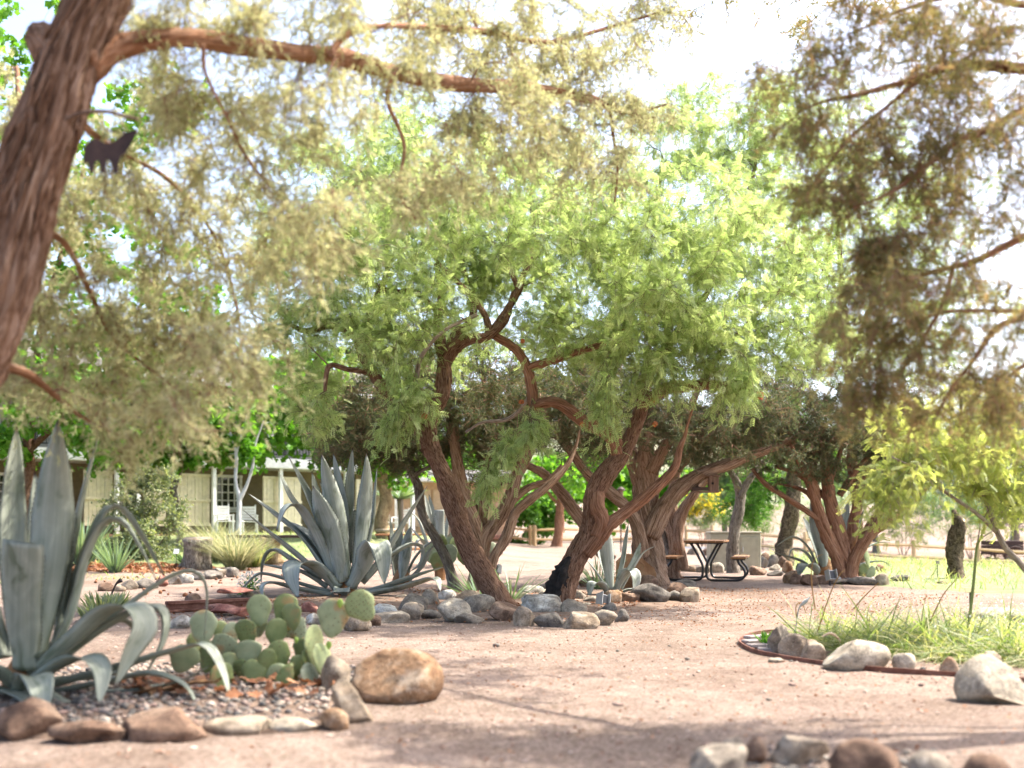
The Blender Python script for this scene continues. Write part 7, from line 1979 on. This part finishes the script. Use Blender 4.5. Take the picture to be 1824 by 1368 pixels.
# dark twig stuck in the ground by the agave
m = MB(); m.tube([P(192, 1075, 13), P(200, 1055, 13), P(207, 1040, 13), P(216, 1033, 13)], [.012, .012, .012, .03], 6, 12)
tag(m.build('garden_marker', M['dark_metal']), 'thin dark garden marker leaning behind the near agave', 'marker')

# ------------------------------------------------------------------ edging and planks of the right bed
def edging():
    pts = [(1392, 1126), (1355, 1128), (1328, 1134), (1317, 1146), (1336, 1160), (1378, 1171), (1439, 1183), (1508, 1194), (1593, 1202), (1730, 1211), (1900, 1222), (2050, 1226)]
    q = catmull(np.array([[*P(a, b, D(b))[:2], 0] for a, b in pts]), 120)
    T_ = unit(np.gradient(q, axis=0)); Nn = np.cross(T_, [0, 0, 1.0])
    V = []
    for o, z in ((-.006, -.03), (-.006, .032), (.006, .032), (.006, -.03)):
        V.append(q + Nn * o + np.array([0, 0, z]) + np.column_stack([np.zeros((120, 2)), gz(q[:, 0], q[:, 1])]))
    V = np.stack(V, 1).reshape(-1, 3)
    i = np.arange(119)[:, None] * 4; j = np.arange(4)[None]; j2 = (j + 1) % 4
    F = np.stack([i + j, i + j2, i + 4 + j2, i + 4 + j], -1).reshape(-1, 4)
    tag(obj('metal_edging', mesh_np('metal_edging', V, F, False), M['rust']), 'curved rusty metal edging strip round the right bed', 'edging')
edging()
for k, (a, b, lab) in enumerate([((1330, 1140), (1400, 1136), 'weathered board farthest back at the bed tip'), ((1326, 1148), (1400, 1144), 'weathered board second from the back at the bed tip'), ((1332, 1155), (1405, 1153), 'weathered board third from the back at the bed tip'), ((1350, 1162), (1420, 1163), 'weathered board nearest the metal edging at the bed tip')]):
    p, q = P(*a, D(a[1])), P(*b, D(b[1])); c = (p + q) / 2
    m = MB(); m.box((0, 0, 0), ((q - p).length, .10, .03), 0, .006)
    o = m.build('board', M['grey_wood'], loc=(c.x, c.y, .022)); o.rotation_euler = (0, 0, math.atan2(q.y - p.y, q.x - p.x))
    tag(o, lab, 'board', 'weathered boards at the bed tip')
tuft('herb', 'small leafy green herb at the bed tip beside the upright rock', 'plant', 1374, 1153, D(1153), 60, .16, .6, M['leaf_bush'], 'low herbs', seed=77, bend=.2, w=.14, rad=.05)

# sapling, plant labels
d = 9.6
root = empty('sapling', ((1727 - 912) * d / FPX, d, 0), 'thin green sapling stem rising from the right bed', 'sapling')
m = MB(); m.tube([P(1724, 1145, d), P(1728, 1095, d), P(1735, 1030, d), (P(1740, 975, d)), P(1750, 950, d), P(1768, 880, d)], [.016, .014, .013, .011, .008, .004], 8, 24); part('stem', m.mesh('stem', True), M['leaf_bush'] if False else mat_plain('green_stem', (.22, .24, .07), .6), root)
m = MB(); m.tube([P(1741, 970, d), P(1746, 930, d), P(1742, 905, d)], [.006, .004, .002], 6, 10); m.tube([P(1748, 958, d), P(1770, 945, d), P(1785, 935, d)], [.006, .004, .002], 6, 10); part('side_twigs', m.mesh('side_twigs', True), M['twig_pale'], root)
def plant_label(px, ptop, w, h, d, mat, stake, label, tilt=-.5, zb=None):
    p = P(px, ptop, d); s = d / FPX
    root = empty('plant_label', (p.x, d, 0), label, 'plant label', 'plant labels')
    zg = float(gz(p.x, d)) if zb is None else zb
    m = MB(); m.tube([(p.x, d + .01, zg - .02), (p.x, d + .01, p.z - h * s / 2)], .008, 6); part('stake', m.mesh('stake'), stake, root)
    R = np.array([[1, 0, 0], [0, math.cos(tilt), -math.sin(tilt)], [0, math.sin(tilt), math.cos(tilt)]])
    m = MB(); m.box((p.x, d, p.z - h * s / 2), (w * s, .006, h * s / math.cos(tilt)), 0, .002, R); part('plate', m.mesh('plate'), mat, root)
plant_label(1729, 1047, 22, 8, 9.9, M['label_tan'], M['rail_metal'], 'tan plant label on a stake beside the sapling stem')
plant_label(314, 978, 9, 8, 26, M['white'], M['rail_metal'], 'small white plant label left of the tall tree stump')
plant_label(1670, 999, 6, 5, 22.5, M['rail_metal'], M['rail_metal'], 'small dark plant label in the meadow, left of the topped trunk')
# silvery seed pod blade poking out of the bed
m = MB(); m.tube([P(1416, 1130, 9.5), P(1420, 1100, 9.5), P(1424, 1082, 9.5), P(1434, 1072, 9.5), P(1443, 1063, 9.5)], [.006, .006, .006, .018, .002], 6, 20)
tag(m.build('plant_marker', M['silver']), 'thin marker with a silvery blade at the left of the grass', 'marker')
m = MB(); m.tube([P(1464, 1134, 8.3), P(1478, 1128, 8.3), P(1490, 1134, 8.3), P(1498, 1143, 8.3)], [.006, .011, .009, .003], 6, 16)
tag(m.build('driftwood', M['cut_pale']), 'curved pale piece of driftwood in the right bed', 'driftwood')

# ------------------------------------------------------------------ picnic tables
def picnic(loc, rz, label, wood, frame, length=1.75, legs=(-.62, .62)):
    r = empty('picnic_table', loc, label, 'picnic table', 'picnic tables'); r.rotation_euler = (0, 0, rz)
    def plank(x, z, w, t, nm='plank'):
        m = MB(); m.box((0, 0, 0), (w, length, t), 0, .006); o = m.build(nm, wood, r, False, (x, 0, z)); return o
    for k in range(5): plank(-.296 + k * .148, .745, .142, .038)
    for sx in (-1, 1):
        for k in (0, 1): plank(sx * (.56 + k * .142), .445, .136, .038, 'bench_plank')
    R = .024
    for ly in legs:
        for sx in (-1, 1):
            m = MB()
            m.tube([(sx * .27, ly, .715), (sx * .22, ly, .66), (sx * .06, ly, .36), (sx * .035, ly, .27), (sx * .035, ly, .14), (sx * .06, ly, .06), (sx * .13, ly, .026), (sx * .3, ly, .024), (sx * .58, ly, .024), (sx * .70, ly, .06), (sx * .745, ly, .15), (sx * .71, ly, .25), (sx * .64, ly, .33), (sx * .60, ly, .42)], R, 10, 60)
            o = m.build('frame', frame, r, True)
            m = MB(); m.box((sx * .63, ly, .412), (.24, .05, .026), 0, .004); m.build('bracket', frame, o)
        m = MB(); m.box((0, ly, .712), (.70, .05, .026), 0, .004); m.build('crossbar', frame, r)
    return r
tx = 3.62
picnic((tx + .13, 21.6, 0), math.radians(-14), 'picnic table with brown planks on black bent-tube frames under the junipers', M['table_wood'], M['black_tube'])
def picnic_wood():
    d = 27.5; x = (738 - 912) * d / FPX
    r = empty('picnic_table', (x, d, 0.05), 'orange-brown plank table behind the huge agave, left of the mesquite', 'picnic table', 'picnic tables')
    for k in range(4):
        m = MB(); m.box((0, 0, 0), (1.85, .15, .04), 0, .006); m.build('plank', M['table_wood_x'], r, False, (0, -.24 + k * .16, .80))
    for sy in (-1, 1):
        m = MB(); m.box((0, 0, 0), (1.85, .24, .04), 0, .006); m.build('bench_plank', M['table_wood_x'], r, False, (0, sy * .68, .45))
    for lx in (-.6, .6):
        for sy in (-1, 1):
            m = MB(); m.tube([(lx, -sy * .22, .78), (lx, sy * .62, .0)], .035, 6); m.build('leg', M['dark_wood'], r)
        m = MB(); m.box((lx, 0, .40), (.05, 1.5, .07), 0, .005); m.build('crossbar', M['dark_wood'], r)
    for sx in (-1, 1):
        m = MB(); m.tube([(sx * .55, 0, .38), (sx * .08, 0, .77)], .022, 6); m.build('brace', M['dark_wood'], r)
picnic_wood()

# utility box
d = 27
x0, x1 = (1262 - 912) * d / FPX, (1351 - 912) * d / FPX
r = empty('utility_box', ((x0 + x1) / 2, d, 0), 'beige metal utility box behind the picnic table', 'utility box')
m = MB(); m.box(((x0 + x1) / 2, d, .45), (x1 - x0, .6, .86), 0, .02); part('body', m.mesh('body'), M['box_beige'], r)
m = MB(); m.box(((x0 + x1) / 2, d, .905), (x1 - x0 + .03, .64, .045), 0, .012); part('lid', m.mesh('lid'), M['box_beige'], r)
m = MB(); m.box(((x0 + x1) / 2 + .32, d - .306, .45), (.42, .02, .7), 0, .006); dd_ = part('door', m.mesh('door'), M['box_beige'], r)
m = MB(); m.box(((x0 + x1) / 2 + .16, d - .33, .5), (.03, .03, .12), 0, .004); part('handle', m.mesh('handle'), M['silver'], dd_)
m = MB(); m.box(((x0 + x1) / 2, d, .0), (x1 - x0 + .2, .8, .06), 0, .01); part('pad', m.mesh('pad'), M['rock_grey'], r)

# bird house hanging under the limb
d = 19.2
r = empty('bird_house', P(1262, 880, d), 'weathered wooden bird house hanging under the thick juniper limb', 'bird house')
def bh(nm, a, b, dep, t, mat):
    p, q = P(a[0], a[1], d), P(b[0], b[1], d)
    m = MB(); m.box(((p.x + q.x) / 2, d + dep, (p.z + q.z) / 2), (abs(q.x - p.x), t, abs(p.z - q.z)), 0, .005); return part(nm, m.mesh(nm), M[mat], r)
for k in range(3): bh('board', (1261 + k * 6, 849), (1266.4 + k * 6, 878), -.10 + .004 * k, .018, 'old_wood')
bh('board', (1262, 850), (1277, 877), .07, .02, 'old_wood'); bh('floor', (1232, 874.5), (1280, 877.5), 0, .22, 'old_wood'); bh('tray_side', (1231, 868), (1260, 874), -.11, .018, 'dark_wood'); bh('roof', (1256, 846.5), (1281, 849), 0, .26, 'old_wood'); bh('back_board', (1232, 852), (1246, 874), .1, .02, 'dark_wood')
m = MB(); m.tube([P(1268, 847, d), P(1268, 830, d)], .006, 5); part('hanger', m.mesh('hanger'), M['rail_metal'], r)
m = MB(); m.tube([P(1269.5, 861, d - .125), P(1269.5, 861, d - .107)], [.022, .022], 12); part('entrance', m.mesh('entrance'), M['char_and_hole'], r)  # solid dark disc, its black painted in for the unlit hole
# bird feeder on a pole farther back
d = 44
r = empty('bird_feeder', P(1106, 950, d), 'small bird feeder on a pole seen between the juniper limbs', 'bird feeder')
m = MB(); m.tube([P(1106, 985, d), P(1106, 890, d)], .03, 6); part('pole', m.mesh('pole'), M['dark_wood'], r)
m = MB(); m.tube([P(1106, 890, d), P(1106, 874, d)], .09, 10); part('tube', m.mesh('tube'), M['old_wood'], r)
m = MB(); m.tube([P(1106, 874, d), P(1106, 871, d), P(1106, 867, d)], [.18, .16, .04], 12); part('cap', m.mesh('cap'), M['dark_wood'], r)
# rusted decorative panel behind the small agave
d = 18.7
r = empty('rusted_panel', P(1135, 1046, d), 'rusted steel panel with cut scrolls leaning behind the small agave', 'panel')
poly = [(1096, 1050), (1098, 1000), (1112, 986), (1136, 988), (1166, 1012), (1170, 1024), (1162, 1050)]
m = MB(); m.prism([(P(a, b, d).x, P(a, b, d).z) for a, b in poly][::-1], 0, .012, lambda v: (v[0], d + v[2] + .12 * (v[1]), v[1])); part('sheet', m.mesh('sheet'), M['rust_panel'], r)
for k, (cx, cy, rr, a0) in enumerate([(1118, 1012, 12, 0), (1142, 1010, 10, 2), (1130, 1030, 11, 4)]):
    pts = [P(cx + rr * math.cos(a0 + t) * (1 - t / 12), cy + rr * math.sin(a0 + t) * (1 - t / 12), d - .02) for t in np.linspace(0, 7, 26)]
    m = MB(); m.tube([(p.x, d + .12 * p.z - .008, p.z) for p in pts], .006, 5); part('scroll', m.mesh('scroll'), M['rust_panel'], r)
# floodlights
def flood(px, py, w, h, d, rz, tilt, label):
    p = P(px, py, d); s = d / FPX
    r = empty('floodlight', (p.x, d, 0), label, 'floodlight', 'garden floodlights')
    R = (Matrix.Rotation(rz, 3, 'Z') @ Matrix.Rotation(tilt, 3, 'Y') @ Matrix.Rotation(-.3, 3, 'X'))
    Rn = np.array(R)
    W_, H_ = w * s, h * s
    m = MB(); m.box(p, (W_, .10, H_), 0, .008, Rn); b = part('housing', m.mesh('housing'), M['silver'], r)
    m = MB(); m.box(np.array(p) + Rn @ np.array([0, -.056, 0]), (W_ * .8, .02, H_ * .75), 0, .004, Rn); part('lens', m.mesh('lens'), M['rail_metal'], b)
    m = MB()
    for e in (-1, 1): m.box(np.array(p) + Rn @ np.array([e * (W_ / 2 + .006), -.03, 0]), (.01, .14, H_ * 1.1), 0, 0, Rn)
    part('hood', m.mesh('hood'), M['silver'], b)
    m = MB(); m.tube([(p.x, d + .02, -.02), (p.x, d + .02, p.z)], .014, 8); part('stake', m.mesh('stake'), M['rail_metal'], r)
flood(1072, 1070, 15, 22, 14.2, .5, .3, 'silver box floodlight tilted among the rocks by the small agave')
flood(887, 1014, 9, 14, 18.5, -.5, 0, 'silver floodlight behind the left mesquite foot')
flood(1479, 1025, 14, 17, 19.2, .3, 0, 'pale box lamp standing on the juniper ring rocks')

# old wagon
d = 57
zw = float(gz((1787 - 912) * d / FPX, d))
r = empty('wagon', ((1787 - 912) * d / FPX, d, zw), 'old dark wooden wagon with a spoked wheel behind the right fence', 'wagon')
sx_ = d / FPX
m = MB(); cx = (1785 - 912) * sx_
for k in range(3): m.box((cx, d, zw + .72 + k * .24), (62 * sx_, .95 - .002 * k, .225), 0, .01)
part('box', m.mesh('box'), M['dark_wood'], r)
def wheel(px, z, R_, dy):
    x = (px - 912) * sx_
    m = MB(); m.tube([(x + R_ * math.cos(t), d + dy, z + R_ * math.sin(t)) for t in np.linspace(0, 6.2832, 29)], .04, 6); w = part('wheel', m.mesh('wheel'), M['dark_wood'], r)
    for k in range(10):
        t = k * math.pi / 5; m = MB(); m.tube([(x, d + dy, z), (x + R_ * math.cos(t), d + dy, z + R_ * math.sin(t))], .018, 5); part('spoke', m.mesh('spoke'), M['old_wood'], w)
    m = MB(); m.tube([(x, d + dy - .09, z), (x, d + dy + .09, z)], .07, 8); part('hub', m.mesh('hub'), M['dark_wood'], w)
for dy in (-.6, .6): wheel(1799, zw + .52, .5, dy); wheel(1768, zw + .4, .38, dy)
m = MB(); m.tube([P(1799, 968, d) + Vector((0, .3, .0)), P(1806, 958, d) + Vector((0, .3, .1))], .03, 6); part('brake_lever', m.mesh('brake_lever'), M['silver'], r)

# ------------------------------------------------------------------ howling coyote cut from sheet metal, on the near trunk
poly = [(148, 292), (150, 262), (160, 250), (172, 246), (184, 254), (196, 256), (206, 250), (214, 243), (220, 238), (219, 231), (226, 235), (236, 232), (245, 229), (243, 239), (238, 249), (231, 260), (224, 271), (215, 279), (211, 290), (210, 309), (202, 309), (200, 298), (197, 288), (190, 284), (188, 300), (187, 309), (179, 309), (178, 298), (175, 286), (169, 288), (167, 302), (166, 309), (159, 309), (158, 300), (156, 290)]
d = 4.80
m = MB(); pp = [(P(a, b, d).x, P(a, b, d).z) for a, b in poly][::-1]
V0 = np.array([[x, d, z] for x, z in pp])
bm = bmesh.new()
vs = [bm.verts.new(v) for v in V0]; f = bm.faces.new(vs)
ex = bmesh.ops.extrude_face_region(bm, geom=[f])
bmesh.ops.translate(bm, vec=(0, .004, 0), verts=[v for v in ex['geom'] if isinstance(v, bmesh.types.BMVert)])
bmesh.ops.triangulate(bm, faces=bm.faces[:]); bmesh.ops.recalc_face_normals(bm, faces=bm.faces[:])
me = bpy.data.meshes.new('coyote_cutout'); bm.to_mesh(me); bm.free()
tag(obj('coyote_cutout', me, M['dark_metal']), 'dark metal cutout of a howling coyote fixed to the near trunk', 'ornament')
